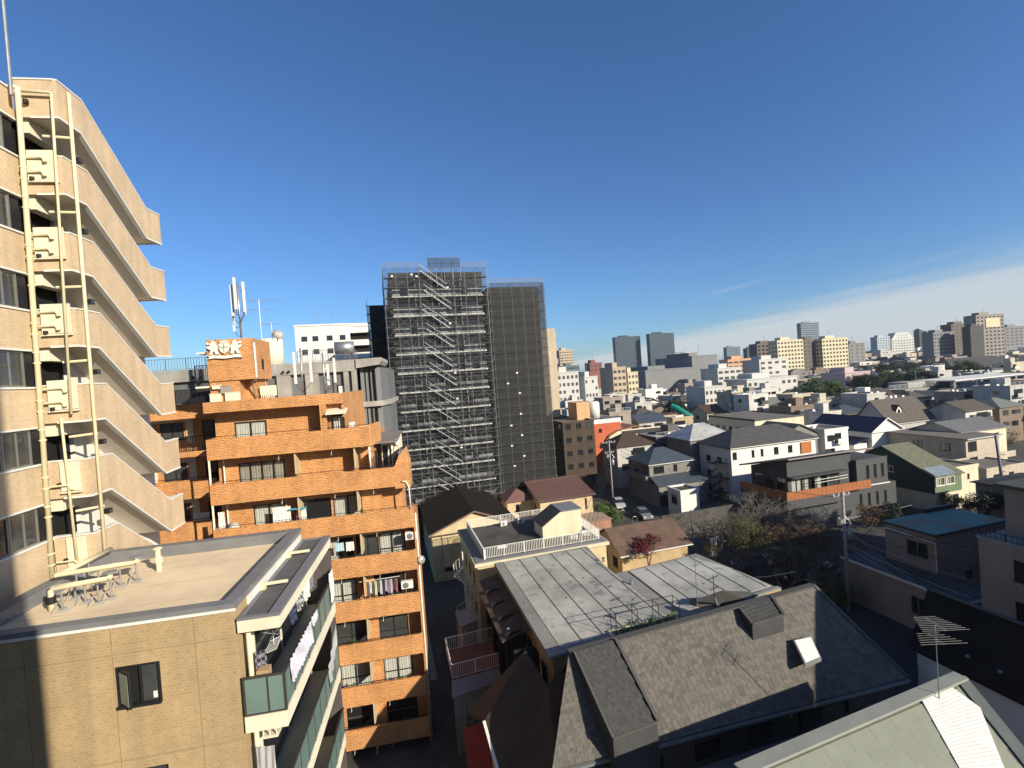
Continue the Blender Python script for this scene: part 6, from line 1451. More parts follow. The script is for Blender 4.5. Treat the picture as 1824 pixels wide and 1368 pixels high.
t.put(MB().prism([(u0,z1),(u1,z1),(u1-(u1-u0)*.25,z1+9),(u0+(u1-u0)*.2,z1+9)], 'y', v0, v1), 'stepped_top', WHT)
for k in range(2):
    for i in range(4): fwin(t, 'f', v0-.02, u0+(u1-u0)*(.3+.13*i), z1+2+3.4*k, 1.6, 1.5, DKB)
far('mast_building', 'thin dark tower with antenna on the skyline', 1637, 1643, 588, 600, DKB, 2, 4, 10, FWIN, 'tower')
far('mast_building', 'short dark tower beside the thin antenna tower', 1650, 1657, 592, 600, DKB, 2, 4, 10, FWIN, 'tower')
far('grey_flats', 'grey striped flats at the foot of the right skyline group', 1662, 1700, 592, 300, GREYB, 7, 8, 18, DKB, 'apartment block')
far('brown_flats', 'tall brown flats of the right skyline group', 1694, 1736, 577, 320, BRNB, 6, 11, 20, DKB, 'apartment block')
far('cream_office', 'office with cream sign panel, tallest of the right skyline group', 1738, 1788, 561, 290, HAZY('far_taupe',(.27,.24,.21)), 7, 14, 20, None, 'office')
t, u0, u1, v0, v1, z1 = far('dark_stairs_block', 'dark block with zigzag stair before the cream sign office', 1728, 1752, 582, 284, DKB, 3, 0, 6, None)
q = px_box(1755, 1780, 566, 289.8); single('sign_panel', 'cream sign panel high on the tallest right-hand office', 'sign', MB().box(q[0],q[1],289.55,289.8,q[5]-8,q[5]), CRM, B)
far('grey_flats', 'pale grey flats at the far right edge of the skyline', 1790, 1830, 582, 330, GREYB, 5, 6, 18, DKB, 'apartment block')
far('white_flats', 'white flats with black balconies right of the scaffolding', 992, 1030, 664, 190, WHT, 5, 7, 14, DKB, 'apartment block', skip=.2)
far('white_flats', 'white flats with diagonal stairs left of the tan flats', 1041, 1064, 672, 200, WHT, 4, 6, 12, DKB, 'apartment block', skip=.2)
far('tan_flats', 'tan flats with stacked balconies in front of the dark tower', 1091, 1114, 655, 210, TANF, 3, 6, 14, DKB, 'apartment block', wf=.7)
far('red_brown_block', 'small red-brown block on the skyline left of the dark towers', 1050, 1072, 647, 330, HAZY('far_red',(.26,.10,.09)), 3, 2, 14, DKB)
far('ivory_flats', 'ivory flats right of the tan flats', 1118, 1136, 664, 215, CRM, 3, 5, 12, DKB, 'apartment block')
far('white_flats', 'white stepped flats before the taller grey hall', 1278, 1320, 656, 215, WHT, 4, 4, 14, DKB, 'apartment block', wf=.7)
far('white_flats', 'bright white house row under the brown flats', 1352, 1402, 640, 240, WHT, 4, 3, 14, DKB, 'apartment block', skip=.3)
far('orange_flats', 'salmon flats between the hall and the brown flats', 1296, 1345, 640, 290, HAZY('far_salmon',(.60,.36,.20)), 5, 3, 14, DKB, 'apartment block', wf=.8)
far('white_house', 'plain white box house in the mid rooftops left', 1255, 1292, 690, 160, WHT, 5, 2, 12, DKB, 'house')
far('white_house', 'white box house with cream end below the white rows', 1330, 1420, 674, 170, WHT, 9, 3, 14, DKB, 'house', skip=.3)
far('pink_house', 'pink house with dark windows behind the trees', 1505, 1550, 664, 165, HAZY('far_pink',(.55,.42,.42)), 4, 3, 12, DKB, 'house')
far('grey_house', 'grey house with white roof railing before the dark apartments', 1612, 1700, 692, 128, M('warm_grey',(.38,.35,.31),.85,.07,.5), 4, 1, 12, DGLASS, 'house', wf=.3)
q = px_box(1590, 1698, 692, 126); tt = T('roof_railing', 'white mesh railing along the grey house roof', 'railing', B, q[0], 126, q[5]); railing(tt, [(q[0],127,q[5]+.5),(q[1],127,q[5]+.5)], 1.6, WHITE2, 'rail', .5, 2.4, r=.03)
# dark modern apartments with pillars
u0, u1, v0, v1, z0, z1 = px_box(1700, 1840, 672, 122, depth=14)
FOOT.append((u0,u1,v0,v1))
t = T('dark_apartments', 'dark two-row modern apartments with grey pillars at the right', 'apartment block', B, (u0+u1)/2, v0+6)
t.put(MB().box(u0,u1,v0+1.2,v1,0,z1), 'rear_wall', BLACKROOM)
GP = M('grey_pillar', (.24,.24,.25), .7, .08, .6)
for i in range(10):
    a = u0+(u1-u0)*i/9; t.put(MB().box(a-.45,a+.45,v0,v0+1.19,0,z1-.3), 'pillar', GP)
for k in range(5): t.put(MB().box(u0,u1,v0+.3,v0+1.18,z1-3.7*k-.5,z1-3.7*k-.05), 'floor_slab', GP)
t.put(MB().box(u0-.4,u1,v0-.4,v1,z1-.02,z1+.35), 'roof_slab', WHITE)
for i in range(9):
    for k in range(4): fwin(t, 'f', v0+1.15, u0+(u1-u0)*(i+.5)/9, z1-2.3-3.7*k, 2.2, 2.2, GREYGL)
a0, a1, av = fit((1702,768),(1800,758),7.2)
house('striped_roof_house', 'house with pale striped metal roof below the dark apartments', a0, a1, av, av+9, 7.0, IVORY, 'gable_u', M('pale_striped_roof',(.26,.255,.25),.5,.1,1), 8.8, [('f',a0+(a1-a0)*.75,5.2,2.2,1.5)], seams=24)
q = px_box(1700, 1838, 634, 200, depth=30)
FOOT.append(q[:4]); house('hall_roof', 'big dark-roofed hall below the right skyline', q[0], q[1], 200, 226, q[5]-7, GREYB, 'hip', DKB, q[5], gwins('f',q[0],q[1],q[5]-13,1,8,2,1.2), cat='hall')

# ---------------------------------------------------------------- the packed rooftops between
WC = [('white', M('dull_white',(.62,.60,.55),.8,.1,.5,streak=.25)), ('white', WHITE), ('ivory', M('dull_ivory',(.56,.50,.37),.8,.1,.5,streak=.25)), ('grey', GREYR), ('sand', M('dull_sand',(.46,.36,.24),.85,.1,.5,streak=.2)), ('taupe', TAUPE), ('pale', M('pale_render',(.50,.48,.44),.8,.1,.5,streak=.2)), ('brown', M('brown_render',(.22,.165,.125),.85,.1,.5)), ('charcoal', M('charcoal_render',(.12,.12,.12),.85,.1,.5))]
RCL = [('charcoal', DGREY), ('brown', BROOF), ('blue-grey', BLUEG), ('slate', SLD), ('dark brown', BRN)]
FCL = [('brown', BRNF), ('grey', CONC), ('pale', M('pale_deck',(.42,.41,.38),.8,.1,.5))]
FOOT += [(16,34,60,142),(46,57,27,39),(40,60,8,26),(60,82,0,26),(5,21,41,54),(52,77,52,65),(20,60,42,51),(25,46,20,45),(1,28,73,101),(-12,5,86,101),(28,50,9,24)]
FTREES = []
for x_, v_, h_, k_ in ((1478,150,15,'bright'),(1494,152,14,'green'),(1448,140,11,'dark'),(1556,158,15,'dark'),(1580,150,15,'dark'),(1604,162,16,'green'),(1636,150,14,'dark'),(1662,140,12,'olive'),(1212,150,12,'dark'),(1042,125,11,'dark'),(1622,230,17,'dark'),(1590,235,17,'dark'),(1720,190,15,'green')):
    q_ = at_v(x_, 690, v_, B); FTREES.append((q_[0], v_, h_, k_)); FOOT.append((q_[0]-3.2, q_[0]+3.2, v_-9, v_+3.5))
def hits(a, b, c_, d):
    return any(a < f[1] and b > f[0] and c_ < f[3] and d > f[2] for f in FOOT)
def to_px(u, v, z):
    x, y = rot(u, v, B); q_ = Vector((x, y, z)) - CAM; k = q_.dot(_F)
    return (CX + FPX*q_.dot(RC)/k, CY - FPX*q_.dot(UC)/k) if k > 1 else (-1, -1)
seen = {}
LAND = [(1050,'near the red house'),(1130,'below the dark tower pair'),(1200,'in front of the low grey hall'),(1270,'in front of the taller grey hall'),(1340,'behind the shiny roof house'),(1420,'behind the long cream building'),(1500,'before the cream apartments'),(1580,'behind the navy roof house'),(1660,'behind the steep brown dormer roof'),(1740,'left of the dark modern apartments'),(1900,'toward the right skyline group')]
nfill = 0
horz = {}
vv = 80.0
while vv < 620:
    step = 10 if vv < 260 else 22
    uu = 10.0
    while uu < 900:
        w = rnd.uniform(6, 9.5) if vv < 260 else rnd.uniform(11, 20); d = rnd.uniform(6.5, 8.5) if vv < 260 else rnd.uniform(10, 15)
        a, c_ = uu, vv + rnd.uniform(-1.2, 1.2); uu += w + rnd.uniform(.8, 2.4) + (4 if rnd.random() < .06 else 0)
        x, y = to_px(a+w/2, c_, 7)
        if not ((985 if vv > 79 else 1640) < x < 1880) or (vv < 79 and a < 58): continue
        if hits(a, a+w, c_, c_+d): continue
        hmax = 25 + vv*.004
        hgt = rnd.choice((5.6,6.0,6.4,8.6,8.8,9.2)) if rnd.random() < .8 else rnd.uniform(10, 14)
        if vv > 260: hgt = rnd.uniform(7, 15)
        if vv > 380: hgt = rnd.uniform(9, 22)
        # leave out what nearer roofs hide wholly
        xs_ = [to_px(a, c_, hgt), to_px(a+w, c_, hgt), to_px(a+w, c_+d, hgt+2), to_px(a, c_+d, hgt+2)]
        xa, xb, yt_ = int(min(q_[0] for q_ in xs_)), int(max(q_[0] for q_ in xs_)), min(q_[1] for q_ in xs_)
        cols_ = range(max(xa, 960)//4, min(xb, 1840)//4+1)
        if not cols_ or all(horz.get(i, 9999) <= yt_ + 1.5 for i in cols_): continue
        yw = max(to_px(a, c_, hgt)[1], to_px(a+w, c_, hgt)[1])
        for i in cols_: horz[i] = min(horz.get(i, 9999), yw)
        cn_, cm = rnd.choice(WC); kind = rnd.choice(('flat','gable_u','gable_v','hip','hip','gable_u','gable_v')) if hgt < 9.5 else 'flat'
        rn, rm = rnd.choice(FCL if kind == 'flat' else RCL)
        near = next(s for lim, s in LAND if x < lim)
        kn = {'flat':'flat','gable_u':'gabled','gable_v':'gable-fronted','hip':'hipped'}[kind]
        sz = 'narrow ' if w < 7.2 else 'wide ' if w > 9 else ''
        lab = f'{sz}{cn_} {"house" if hgt < 9.5 else "block"}, {kn} {rn} roof, {near}'
        key = lab; n_ = seen.get(key, 0); seen[key] = n_+1
        if n_: lab += [', further back', ', farther still', ', rows behind', ', farthest'][min(n_-1, 3)]
        ov = .4
        t = T('house' if hgt < 9.5 else 'low_rise_block', lab, 'house' if hgt < 9.5 else 'building', B, a+w/2, c_+d/2, group='packed rooftops of the neighbourhood')
        wl = t.put(MB().box(a,a+w,c_,c_+d,0,hgt), 'wall', cm)
        if kind == 'flat':
            t.put(MB().box(a-.1,a+w+.1,c_-.1,c_+.1,hgt,hgt+.5).box(a-.1,a+w+.1,c_+d-.1,c_+d+.1,hgt,hgt+.5).box(a-.1,a+.1,c_+.1,c_+d-.1,hgt,hgt+.497).box(a+w-.1,a+w+.1,c_+.1,c_+d-.1,hgt,hgt+.497), 'parapet', cm)
            t.put(MB().box(a+.1,a+w-.1,c_+.1,c_+d-.1,hgt+.003,hgt+.08), 'roof_deck', rm)
            if rnd.random() < .5: t.put(MB().box(a+w*.55,a+w*.85,c_+d*.4,c_+d*.8,hgt+.08,hgt+2.3), 'roof_hut', cm)
            if rnd.random() < .35 and vv < 200: railing(t, [(a,c_,hgt+.5),(a+w,c_,hgt+.5)], .9, WHITE2, 'railing', .4, 2)
        else:
            zr = hgt + rnd.uniform(1.5, 2.6)
            for nm, pts in roof_mesh(kind, a, a+w, c_, c_+d, hgt, zr, ov): t.put(MB().slab(pts, .15), nm, rm)
            if kind == 'gable_u': t.put(MB().prism([(c_,hgt-.02),(c_+d,hgt-.02),(c_+d/2,zr-.15)], 'x', a, a+w), 'gable', cm)
            if kind == 'gable_v': t.put(MB().prism([(a,hgt-.02),(a+w,hgt-.02),(a+w/2,zr-.15)], 'y', c_, c_+d), 'gable', cm)
        for k in range(2 if vv < 200 or hgt < 9.5 else int(hgt/3.2)):
            z = hgt-1.5-2.8*k
            for i in range(rnd.choice((2,3))): fwin(t, 'f', c_, a+w*(rnd.uniform(.15,.85)), z, rnd.choice((1.0,1.6,2.0)), rnd.choice((1.0,1.3)), rnd.choice((DGLASS,DGLASS,GREYGL)))
            if rnd.random() < .6: fwin(t, 'l', a, c_+d*rnd.uniform(.3,.7), z, 1.4, 1.1, DGLASS)
        if vv < 230 and rnd.random() < .55:      # balcony with a dark opening
            bw = w*rnd.uniform(.3,.55); ba = a+rnd.uniform(.3, w-bw-.3); bz = hgt-2.7
            t.put(MB().box(ba,ba+bw,c_-1.0,c_-.9,bz,bz+1.05), 'balcony_front', rnd.choice((cm, WHITE2, DGREY)))
            t.put(MB().box(ba,ba+bw,c_-.895,c_-.01,bz-.12,bz+.05), 'balcony_floor', cm)
            t.put(MB().box(ba+.2,ba+bw-.2,c_-.05,c_-.005,bz+.05,bz+2.1), 'sliding_door', DGLASS)
        if vv < 200:
            if kind == 'flat':
                for _ in range(rnd.choice((1,2,3))):
                    x_, y_ = a+rnd.uniform(.8,w-1.6), c_+rnd.uniform(.8,d-1.4); t.put(MB().box(x_,x_+.8,y_,y_+.35,hgt+.08,hgt+.75), 'roof_unit', WHITE2)
            if rnd.random() < .4:
                x_, y_ = a+w*rnd.uniform(.3,.7), c_+d*.5; zt_ = hgt+(0 if kind == 'flat' else 1.4); t.put(MB().tube([(x_,y_,zt_),(x_,y_,zt_+2.6)], .03, 4).bar((x_-.7,y_,zt_+2.4),(x_+.7,y_,zt_+2.4),.03).bar((x_-.5,y_,zt_+2.0),(x_+.5,y_,zt_+2.0),.03), 'aerial', GALV)
        if vv > 230 and rnd.random() < .6: t.put(MB().box(a+w*.3,a+w*.7,c_+d*.3,c_+d*.7,hgt,hgt+rnd.uniform(1.5,3)), 'plant_room', cm)
        nfill += 1
    vv += step
print('filler', nfill)

q = zq(1787,866,z=6.3)
house('dark_roof_house', 'low house with black hip roof at the right edge above the taupe terrace', q[0], q[0]+9, q[1]-5, q[1]+3, 6.3, TAUPE, 'hip', DKB, 7.6, [('l',q[1]-1,4.5,1.6,1.3)])

a0, a1, av = fit((1748,836),(1840,826),3.4)
house('sand_annex', 'low sand annex with flat roof under the leaning slate-grey pole', a0, a1, av, av+7, 3.3, M('sand_grey',(.5,.43,.33)), 'flat', BRNF, wins=[('f',a0+2.5,1.8,1.8,1.2),('f',a0+6,1.8,1.2,1.2)], cat='annex')

# ---------------------------------------------------------------- trees and shrubs
BARK = M('bark', (.06,.05,.042), .9, .25, 4, bump=.3, bscale=20)
BARKP = M('pale_bark', (.20,.18,.155), .9, .2, 4)
LMATS = {'green': LEAF, 'dark': M('leaf_dark', (.03,.045,.018), .6, .4, 2), 'bright': M('leaf_bright', (.075,.115,.028), .55, .35, 2), 'rust': M('leaf_rust', (.13,.075,.035), .7, .4, 2), 'red': M('leaf_maple', (.11,.016,.015), .6, .35, 3), 'olive': M('leaf_olive', (.10,.09,.025), .6, .4, 2)}
def branch(mb, tips, p, d, L, r, depth, rr, spread=.6):
    q = p + d*L + Vector((rr.gauss(0,.05),rr.gauss(0,.05),0))*L
    mb.tube([p, p.lerp(q,.5)+Vector((rr.gauss(0,.04),rr.gauss(0,.04),0))*L, q], r, 5, r*.62)
    if depth == 0: tips.append(q); return
    for i in range(rr.choice((2,3,3))):
        nd = (d + Vector((rr.gauss(0,spread), rr.gauss(0,spread), rr.gauss(.12,spread*.5)))).normalized()
        branch(mb, tips, q if i < 2 else p.lerp(q,.7), nd, L*rr.uniform(.62,.82), r*.6, depth-1, rr, spread)
def tree(name, label, p, h, kind, seed, leafn=30, leafr=.5, leafs=.09, depth=4, bark=None, group=None, spread=.55, n0=1, cat='tree'):
    rr = random.Random(seed); u, v = p[0], p[1]
    t = T(name, label, cat, B, u, v, group=group)
    mb = MB(); tips = []
    for i in range(n0):
        d = Vector((rr.gauss(0,.12+.25*(n0 > 1)), rr.gauss(0,.12+.25*(n0 > 1)), 1)).normalized()
        branch(mb, tips, Vector((u+rr.gauss(0,.1)*(n0-1),v,0)), d, h*.34, h*.022, depth, rr, spread)
    t.put(mb, 'trunk', bark or BARK)
    if leafn:
        lf = MB()
        for q in tips: leaves(lf, q, leafr*rr.uniform(.6,1.3), int(leafn*rr.uniform(.4,1.4)), leafs, rr)
        t.put(lf, 'crown', LMATS[kind])
    return t
def bush(name, label, p, r, h, kind, seed, n=1800, s=.12, cat='shrub', group=None):
    rr = random.Random(seed); t = T(name, label, cat, B, p[0], p[1], group=group); lf = MB(); st = MB()
    for i in range(14):
        a = rr.uniform(0,6.28); k = rr.uniform(.2,1)*r; c_ = Vector((p[0]+k*math.cos(a), p[1]+k*math.sin(a), h*rr.uniform(.3,.85)))
        st.tube([(p[0],p[1],0), c_], .04, 4, .015); leaves(lf, c_, r*rr.uniform(.35,.6), n//14, s, rr, .8)
    t.put(st, 'stems', BARK); t.put(lf, 'foliage', LMATS[kind]); return t
def gp(x, y, z=0): return az(x, y, z, B)
tree('maple_tree', 'dark red maple behind the small brown-roofed house', gp(1158,1000,3.0), 6.0, 'red', 3, 90, .62, .10)
bush('camellia_bush', 'glossy green bush at the street corner under the utility pole', gp(1080,925,1.5), 2.0, 4.0, 'bright', 4, 3400, .16)
bush('hedge', 'clipped low green hedge in front of the glossy bush', gp(1072,942,.8), 1.3, 1.5, 'green', 5, 2000, .1, 'hedge')
tree('bare_tree', 'leafless tree with pale twigs beside the charcoal house', gp(1338,925,4.5), 8.5, 'rust', 11, 0, depth=6, bark=BARKP, n0=2)
tree('bare_tree', 'leafless pale tree left of the taller bare tree', gp(1305,940,4.0), 7.4, 'rust', 12, 0, depth=6, bark=BARKP, n0=2)
tree('cherry_tree', 'olive-leaved tree at the back of the parking lot', gp(1330,975,4.0), 6.2, 'olive', 13, 14, .5, .07, 6, n0=2)
tree('cherry_tree', 'rusty-leaved tree in the middle of the parking lot', gp(1400,975,4.0), 6.4, 'rust', 14, 7, .5, .07, 6, n0=2)
tree('cherry_tree', 'rusty-leaved tree left of the near utility pole', gp(1462,985,4.0), 6.6, 'rust', 15, 7, .5, .07, 6, n0=2)
tree('cherry_tree', 'sparse dark tree overhanging the parked cars', gp(1420,1020,3.0), 5.6, 'olive', 16, 3, .5, .07, 6, n0=2)
tree('cherry_tree', 'sparse bare tree nearest the shingle roof corner', gp(1350,1010,3.0), 5.4, 'rust', 17, 3, .5, .07, 6, n0=2)
for i_, (x_, y_, h_) in enumerate(((1275,950,7.0),(1375,945,8.0),(1425,950,7.6),(1475,975,7.0),(1395,1000,6.0))):
    tree('bare_tree', ['leafless tree behind the white signboard','leafless tree before the charcoal house corner','leafless tree under the cedar balcony','leafless tree just left of the near pole','leafless low tree over the parked cars'][i_], gp(x_,y_,3.6), h_, 'rust', 70+i_, 0, depth=6, bark=BARKP, n0=3, spread=.7)
bush('shrub', 'rusty shrub against the charcoal house below the cedar rail', gp(1545,925,1.2), 1.6, 3.4, 'rust', 18, 2600, .09)
bush('shrub', 'green shrub against the charcoal house by the slit windows', gp(1590,925,1.2), 1.4, 3.6, 'dark', 19, 2600, .09)
bush('shrub', 'dark shrub at the foot of the charcoal house left corner', gp(1440,955,1.2), 1.6, 3.0, 'olive', 20, 2000, .12)
bush('shrub', 'olive shrub at the base of the near utility pole', gp(1490,1062,1.2), 1.3, 2.8, 'olive', 21, 2200, .1)
bush('shrub', 'green shrub behind the shingle roof corner', gp(1465,1040,1.2), 1.2, 2.6, 'green', 22, 2000, .1)
tree('garden_tree', 'dense green garden tree between green house and taupe block', gp(1748,895,3.5), 6.4, 'dark', 23, 90, .6, .12, 4, n0=2)
bush('shrub', 'leafy shrub before the ivory base of the green house', gp(1690,900,1.0), 1.4, 3.0, 'dark', 24, 1800, .12)
bush('shrub', 'yellowing shrub beside the brown flat-roofed house', gp(1785,770,4.0), 2.4, 4.6, 'olive', 25, 2600, .16)
for i, (x, y, h, k) in enumerate(FTREES):
    tree('garden_tree', ['bright green tree left of the pink house','green tree touching the pink house','dark tree low left of the bright green tree','dark tree right of the pink house','dark tree second right of the pink house','green tree third right of the pink house','dark tree left of the grey railed house','olive tree above the white mesh railing','dark tree before the low grey hall','dark tree near the flats coloured brown for shade','dark tree far behind the railed house','dark tree far behind the pink house','green tree before the dark-roofed hall'][i], (x, y), h, k, 40+i, 110, h*.12, .30, 4, group='garden trees among the rooftops', n0=2)

# ---------------------------------------------------------------- utility poles and wires
POLEM = M('pole_concrete', (.36,.35,.34), .8, .1, 1.5, streak=.2)
def pole(label, base, h, arms, transf=True, lean=(0,0), mat=POLEM, r=.17):
    t = T('utility_pole', label, 'utility pole', B, base[0], base[1]); u, v = base[:2]
    top = (u+lean[0], v+lean[1], h)
    t.put(MB().tube([(u,v,0), top], r, 10, r*.62), 'pole_shaft', mat, smooth=True)
    for z, L in arms:
        f = z/h; c_ = (u+lean[0]*f, v+lean[1]*f)
        a = t.put(MB().bar((c_[0]-L,c_[1]+.18,z),(c_[0]+L,c_[1]+.18,z),.1), 'cross_arm', GALV)
        for s in (-.9,-.3,.4,.95): t.put(MB().lathe((c_[0]+L*s,c_[1]+.18,z+.05), [(.05,0),(.09,.05),(.05,.12),(.08,.18),(.03,.22)], 8), 'insulator', WHITE2, a)
        t.put(MB().bar((c_[0]-L*.6,c_[1]+.16,z),(c_[0],c_[1]+.12,z-.6),.04), 'arm_brace', GALV, a)
    if transf:
        for s in (.45,):
            tr = t.put(MB().lathe((u+s,v-.1,h-4.6), [(.25,0),(.28,.1),(.28,.8),(.2,.95)], 12), 'transformer', GALV, smooth=True)
            t.put(MB().lathe((u+s,v-.1,h-3.65), [(.05,0),(.05,.2)], 6), 'bushing', WHITE2, tr)
        t.put(MB().box(u-.75,u-.35,v-.3,v+.1,h-3.1,h-2.5), 'switch_box', GALV)
        t.put(MB().tube([(u+.2,v,h-2.6),(u+.5,v,h-2.7),(u+.75,v,h-3.1)], .05, 6).lathe((u+.75,v,h-3.4), [(.1,0),(.14,.3)], 8), 'street_lamp', WHITE2)
    for k in range(5): t.put(MB().lathe((u,v,1.5+.9*k+2), [(r*1.02,0),(r*1.02,.06)], 10), 'steel_band', GALV)
    for k in range(12): t.put(MB().bar((u,v-.1,2.2+k*.62),(u+(.34 if k % 2 else -.34),v-.1,2.2+k*.62),.025), 'step_bolt', GALV)
    return top
b = gp(1513,1090); b = (b[0], b[1]); top1 = pole('near utility pole with white transformer beyond the shingle roof', b, 11.6, ((11.2,1.0),(8.9,.45)))
b2 = gp(1092,895); top2 = pole('far utility pole in the shaded street by the blue-roofed house', (b2[0],b2[1]), 11.6, ((11.2,1.3),(9.3,.9)))
b3 = gp(1789,862,2.5); top3 = pole('leaning slate-grey pole by the brown flat-roofed house', (b3[0],b3[1]), 10.2, (), False, (-.9,.3), M('painted_pole',(.17,.16,.22),.6,.1,1), .26)
b4 = gp(1240,1000); single('thin_post', 'thin bare post behind the white signboard', 'post', MB().tube([(b4[0]-.2,b4[1],0),(b4[0]-.3,b4[1],6.6)], .06, 6), M('post_dark',(.1,.09,.08),.8,.1,2), B)
WIRE = M('cable_black', (.03,.03,.032), .6, .1, 2); WIREL = M('cable_grey', (.35,.35,.36), .5, .1, 2)
def wire(label, p, q, sag, mat=WIRE, r=.026):
    P, Q = Vector(p), Vector(q); pts = [P.lerp(Q,i/14)-Vector((0,0,sag*4*(i/14)*(1-i/14))) for i in range(15)]
    single('power_line', label, 'cable', MB().tube(pts, r, 4), mat, B, group='overhead cables')
pr_ = az(1960,1010,7.5,B); pr2 = az(1900,1150,6,B); pr3 = az(1830,1080,6,B)
wire('pale cable from the near pole top rising to the green house', (top1[0],top1[1],9.0), (at_v(1700,878,70,B)), .3, WIREL)
wire('black cable from the far left house to the near pole top', (top1[0]-.6,top1[1],11.2), (at_v(1300,852,85,B)), .5)
wire('black cable passing low over the parking lot to the near pole', (top1[0],top1[1],8.2), (at_v(1395,925,62,B)), .3)
wire('black cable from the near pole to the right edge, uppermost', (top1[0]+.6,top1[1],8.8), pr_, .5)
wire('black cable from the near pole down past the taupe house', (top1[0]+.3,top1[1],7.4), pr2, .6)
wire('thick grey cable from the near pole to the taupe house gutter', (top1[0]+.2,top1[1],6.6), (44.0,27.3,4.6), .25, WIREL, .03)
wire('thin grey wire from the near pole transformer to the lower roof corner', (top1[0]+.4,top1[1],7.9), (43.5,31,4.4), .2, WIREL)
wire('black cable crossing in front of the taupe house wall', (44.5,28,5.4), pr3, .3)
wire('pale service wire with bulb ends before the taupe block', at_v(1690,950,36,B), at_v(1830,985,24,B), .3, WIREL)
wire('second pale service wire lower before the taupe block', at_v(1715,1003,36,B), at_v(1830,1040,24,B), .3, WIREL)
wire('black cable from the parking lot down to the grey roof corner', (top1[0],top1[1],6.0), (24.0,30.5,8.6), .8)
for i in range(4): wire(['highest','second','third','lowest'][i]+' cable from the far street pole toward the beige house', (top2[0],top2[1],11.2-.9*i), (at_v(1035+i*6,935+i*9,56,B)), .5)
for i in range(3): wire(['upper','middle','lower'][i]+' cable from the far street pole to the steel stair house', (top2[0]+1,top2[1],11-.8*i), (at_v(1290,870+i*14,72,B)), .6)
wire('white cable span on the scaffold side street', (top2[0]-1,top2[1],10.6), at_v(995,790,96,B), .4, WIREL)
for i in range(5):
    wire(['first','second','third','fourth','fifth'][i]+' of the sagging cables fanning right from the near pole', (top1[0]+.2,top1[1],8.6-.55*i), az(1900,1000+34*i,6.6-.2*i,B), .5+.15*i, WIRE if i % 2 else WIREL, .022)
for i in range(3):
    wire(['upper','middle','lower'][i]+' cable looping left from the near pole over the bare trees', (top1[0]-.5,top1[1],8.8-.7*i), at_v(1236,905+22*i,60,B), .9+.2*i, WIRE, .022)
# signboard by the lot
q = gp(1272,985,2.6); sg = T('signboard', 'upright white signboard with black lettering at the lot edge', 'sign', B, q[0], q[1])
sg.put(MB().box(q[0]-.42,q[0]+.42,q[1]-.06,q[1]+.06,2.2,4.4), 'board', WHITE2); sg.put(MB().bar((q[0],q[1],0),(q[0],q[1],2.2),.12), 'post', GALV)
for k, (x, z, w, h) in enumerate(((0,4.0,.34,.05),(-.05,3.85,.05,.3),(.1,3.8,.22,.05),(0,3.5,.3,.05),(.02,3.35,.05,.26),(-.08,3.1,.2,.05),(0,2.8,.3,.05),(.06,2.65,.05,.22))): sg.put(MB().box(q[0]+x-w/2,q[0]+x+w/2,q[1]-.066,q[1]-.061,z-h/2,z+h/2), 'lettering', BLACKM)
q = gp(1250,960,1.5); single('concrete_wall', 'concrete retaining wall coloured dark for shade, behind the signboard', 'wall', MB().box(q[0]-2,q[0]+17,q[1]+6,q[1]+6.3,0,3.2), M('shade_dark_concrete',(.09,.085,.08),.9,.2,.6,streak=.3), B)  # concrete colour darkened to stand in for the street's shade
q = gp(1180,925,1.5); single('wooden_fence', 'brown board fence along the shaded street', 'fence', MB().box(q[0],q[0]+3.2,q[1],q[1]+.1,0,2.0), M('fence_wood',(.14,.10,.07),.9,.2,3), B)
# ---------------------------------------------------------------- cars
def car(label, p, rz, col, L=4.2, Wd=1.7, Hh=1.5, group='parked cars'):
    t = T('parked_car', label, 'car', B, p[0], p[1], group=group); t.e.rotation_euler[2] += rz
    mt = M('car_paint_%d' % hash(col), col, .25, .04, 1, spec=.6); u, v = p[0], p[1]
    def add(mb, nm, m, par=None): return t.inst(mb.mesh(nm, m), nm, *( (u,v,0) if par is None else (0,0,0)), parent=par)
    prof = [(-L/2,.35),(-L/2+.05,.75),(-L/2+.75,.92),(-L*.16,1.0),(L/2-.35,1.02),(L/2,.8),(L/2,.35)]
    b = add(MB().prism([(x, z) for x, z in prof], 'y', -Wd/2, Wd/2), 'body', mt)
    cab = [(-L*.2,.98),(-L*.08,Hh-.06),(L*.05,Hh),(L*.3,Hh-.04),(L*.43,1.0)]
    m = MB(); n = len(cab); m.add([(x,-Wd/2+.06+(z-.98)*.22,z) for x,z in cab]+[(x,Wd/2-.06-(z-.98)*.22,z) for x,z in cab], [tuple(range(n)), tuple(range(2*n-1,n-1,-1))]+[(i,(i+1)%n,n+(i+1)%n,n+i) for i in range(n)])
    add(m, 'cabin_glass', DGLASS, b)
    add(MB().prism([(-L*.07,Hh-.03),(L*.05,Hh+.025),(L*.3,Hh-.01),(L*.3,Hh-.05),(-L*.07,Hh-.07)], 'y', -Wd/2+.2, Wd/2-.2), 'roof', mt, b)
    for sx in (-L*.31, L*.30):
        for sy in (-Wd/2+.02, Wd/2-.02):
            w = add(MB().lathe((sx,sy,.31), [(.31,-.1),(.31,.1)], 14, (0,1,0)), 'wheel', BLACKM, b)
    for sy in (-Wd*.36, Wd*.36):
        add(MB().box(-L/2-.02,-L/2+.1,sy-.18,sy+.18,.62,.78), 'headlight', WHITE2, b); add(MB().box(L/2-.05,L/2+.02,sy-.14,sy+.14,.7,.9), 'tail_light', M('tail_red',(.3,.01,.01),.3,.1,1), b)
    return t
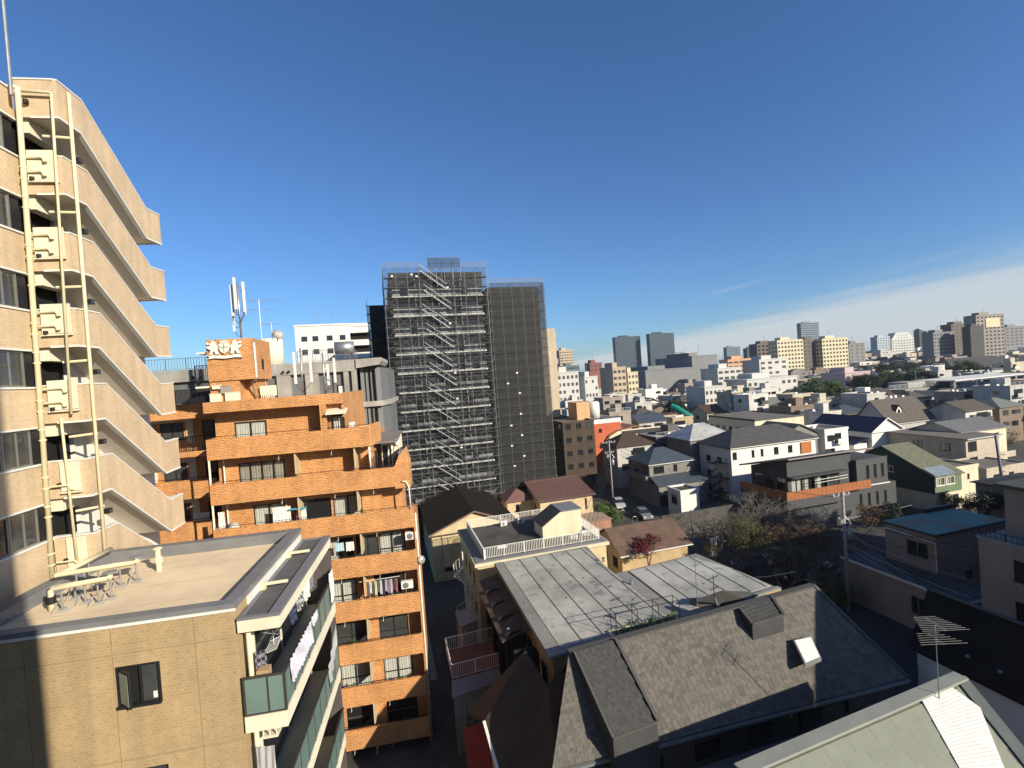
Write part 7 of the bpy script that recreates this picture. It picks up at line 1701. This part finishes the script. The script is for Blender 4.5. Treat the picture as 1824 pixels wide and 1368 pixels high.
p = gp(1103,903); car('white car on the shaded street below the far pole', p, 1.3, (.5,.5,.5))
p = gp(1146,922); car('silver car half inside the garage of the blue-roofed house', p, 1.45, (.2,.2,.21))
for i, (x, y, c_) in enumerate(((1335,1010,(.10,.14,.30)),(1385,1000,(.6,.6,.6)),(1412,1028,(.05,.05,.06)),(1470,1030,(.3,.3,.32)),(1450,1060,(.55,.55,.56)))):
    p = gp(x, y); car(['blue car under the trees of the parking lot','white car among the twigs of the parking lot','black car in the parking lot','grey car left of the near utility pole','silver car nearest the shingle roof corner'][i], p, .1+.05*i, c_)
for i, (x, y) in enumerate(((1110,918),(1131,930),)):
    p = gp(x, y); single('bicycle_stand', ['grey hoop barrier on the shaded street, left of two','grey hoop barrier on the shaded street, right of two'][i], 'barrier', MB().tube([(p[0]-.4,p[1],0),(p[0]-.4,p[1],.7),(p[0]-.2,p[1],.9),(p[0]+.2,p[1],.9),(p[0]+.4,p[1],.7),(p[0]+.4,p[1],0)], .04, 6), GALV, B)

# ---------------------------------------------------------------- thin autumn haze
hz = MB().box(-1520, 3620, -1020, 3620, -1, 125)
hm = bpy.data.materials.new('haze'); hm.use_nodes = True; ht = hm.node_tree; ht.nodes.clear()
ho = N(ht, 'ShaderNodeOutputMaterial'); hv = N(ht, 'ShaderNodeVolumePrincipled')
hv.inputs['Color'].default_value = (.80, .88, 1.0, 1); hv.inputs['Density'].default_value = .0001; hv.inputs['Anisotropy'].default_value = .0
ht.links.new(hv.outputs[0], ho.inputs['Volume'])
single('haze', None, None, hz, hm, 0, kind='stuff')

LINE = M('road_paint', (.55,.55,.52), .7, .15, 2)
for i in range(5): sheet('road_marking', [(22.5+i*.5,66+i*7),(22.65+i*.5,66+i*7),(22.95+i*.5,70+i*7),(22.8+i*.5,70+i*7)], .05, LINE)
for a_, b_ in (((15.6,62),(24,142)),((26.2,62),(34.3,142))):
    kb = MB().bar((a_[0],a_[1],.06),(b_[0],b_[1],.06),.18,.13); single('kerb', None, None, kb, CONC, B, kind='structure')
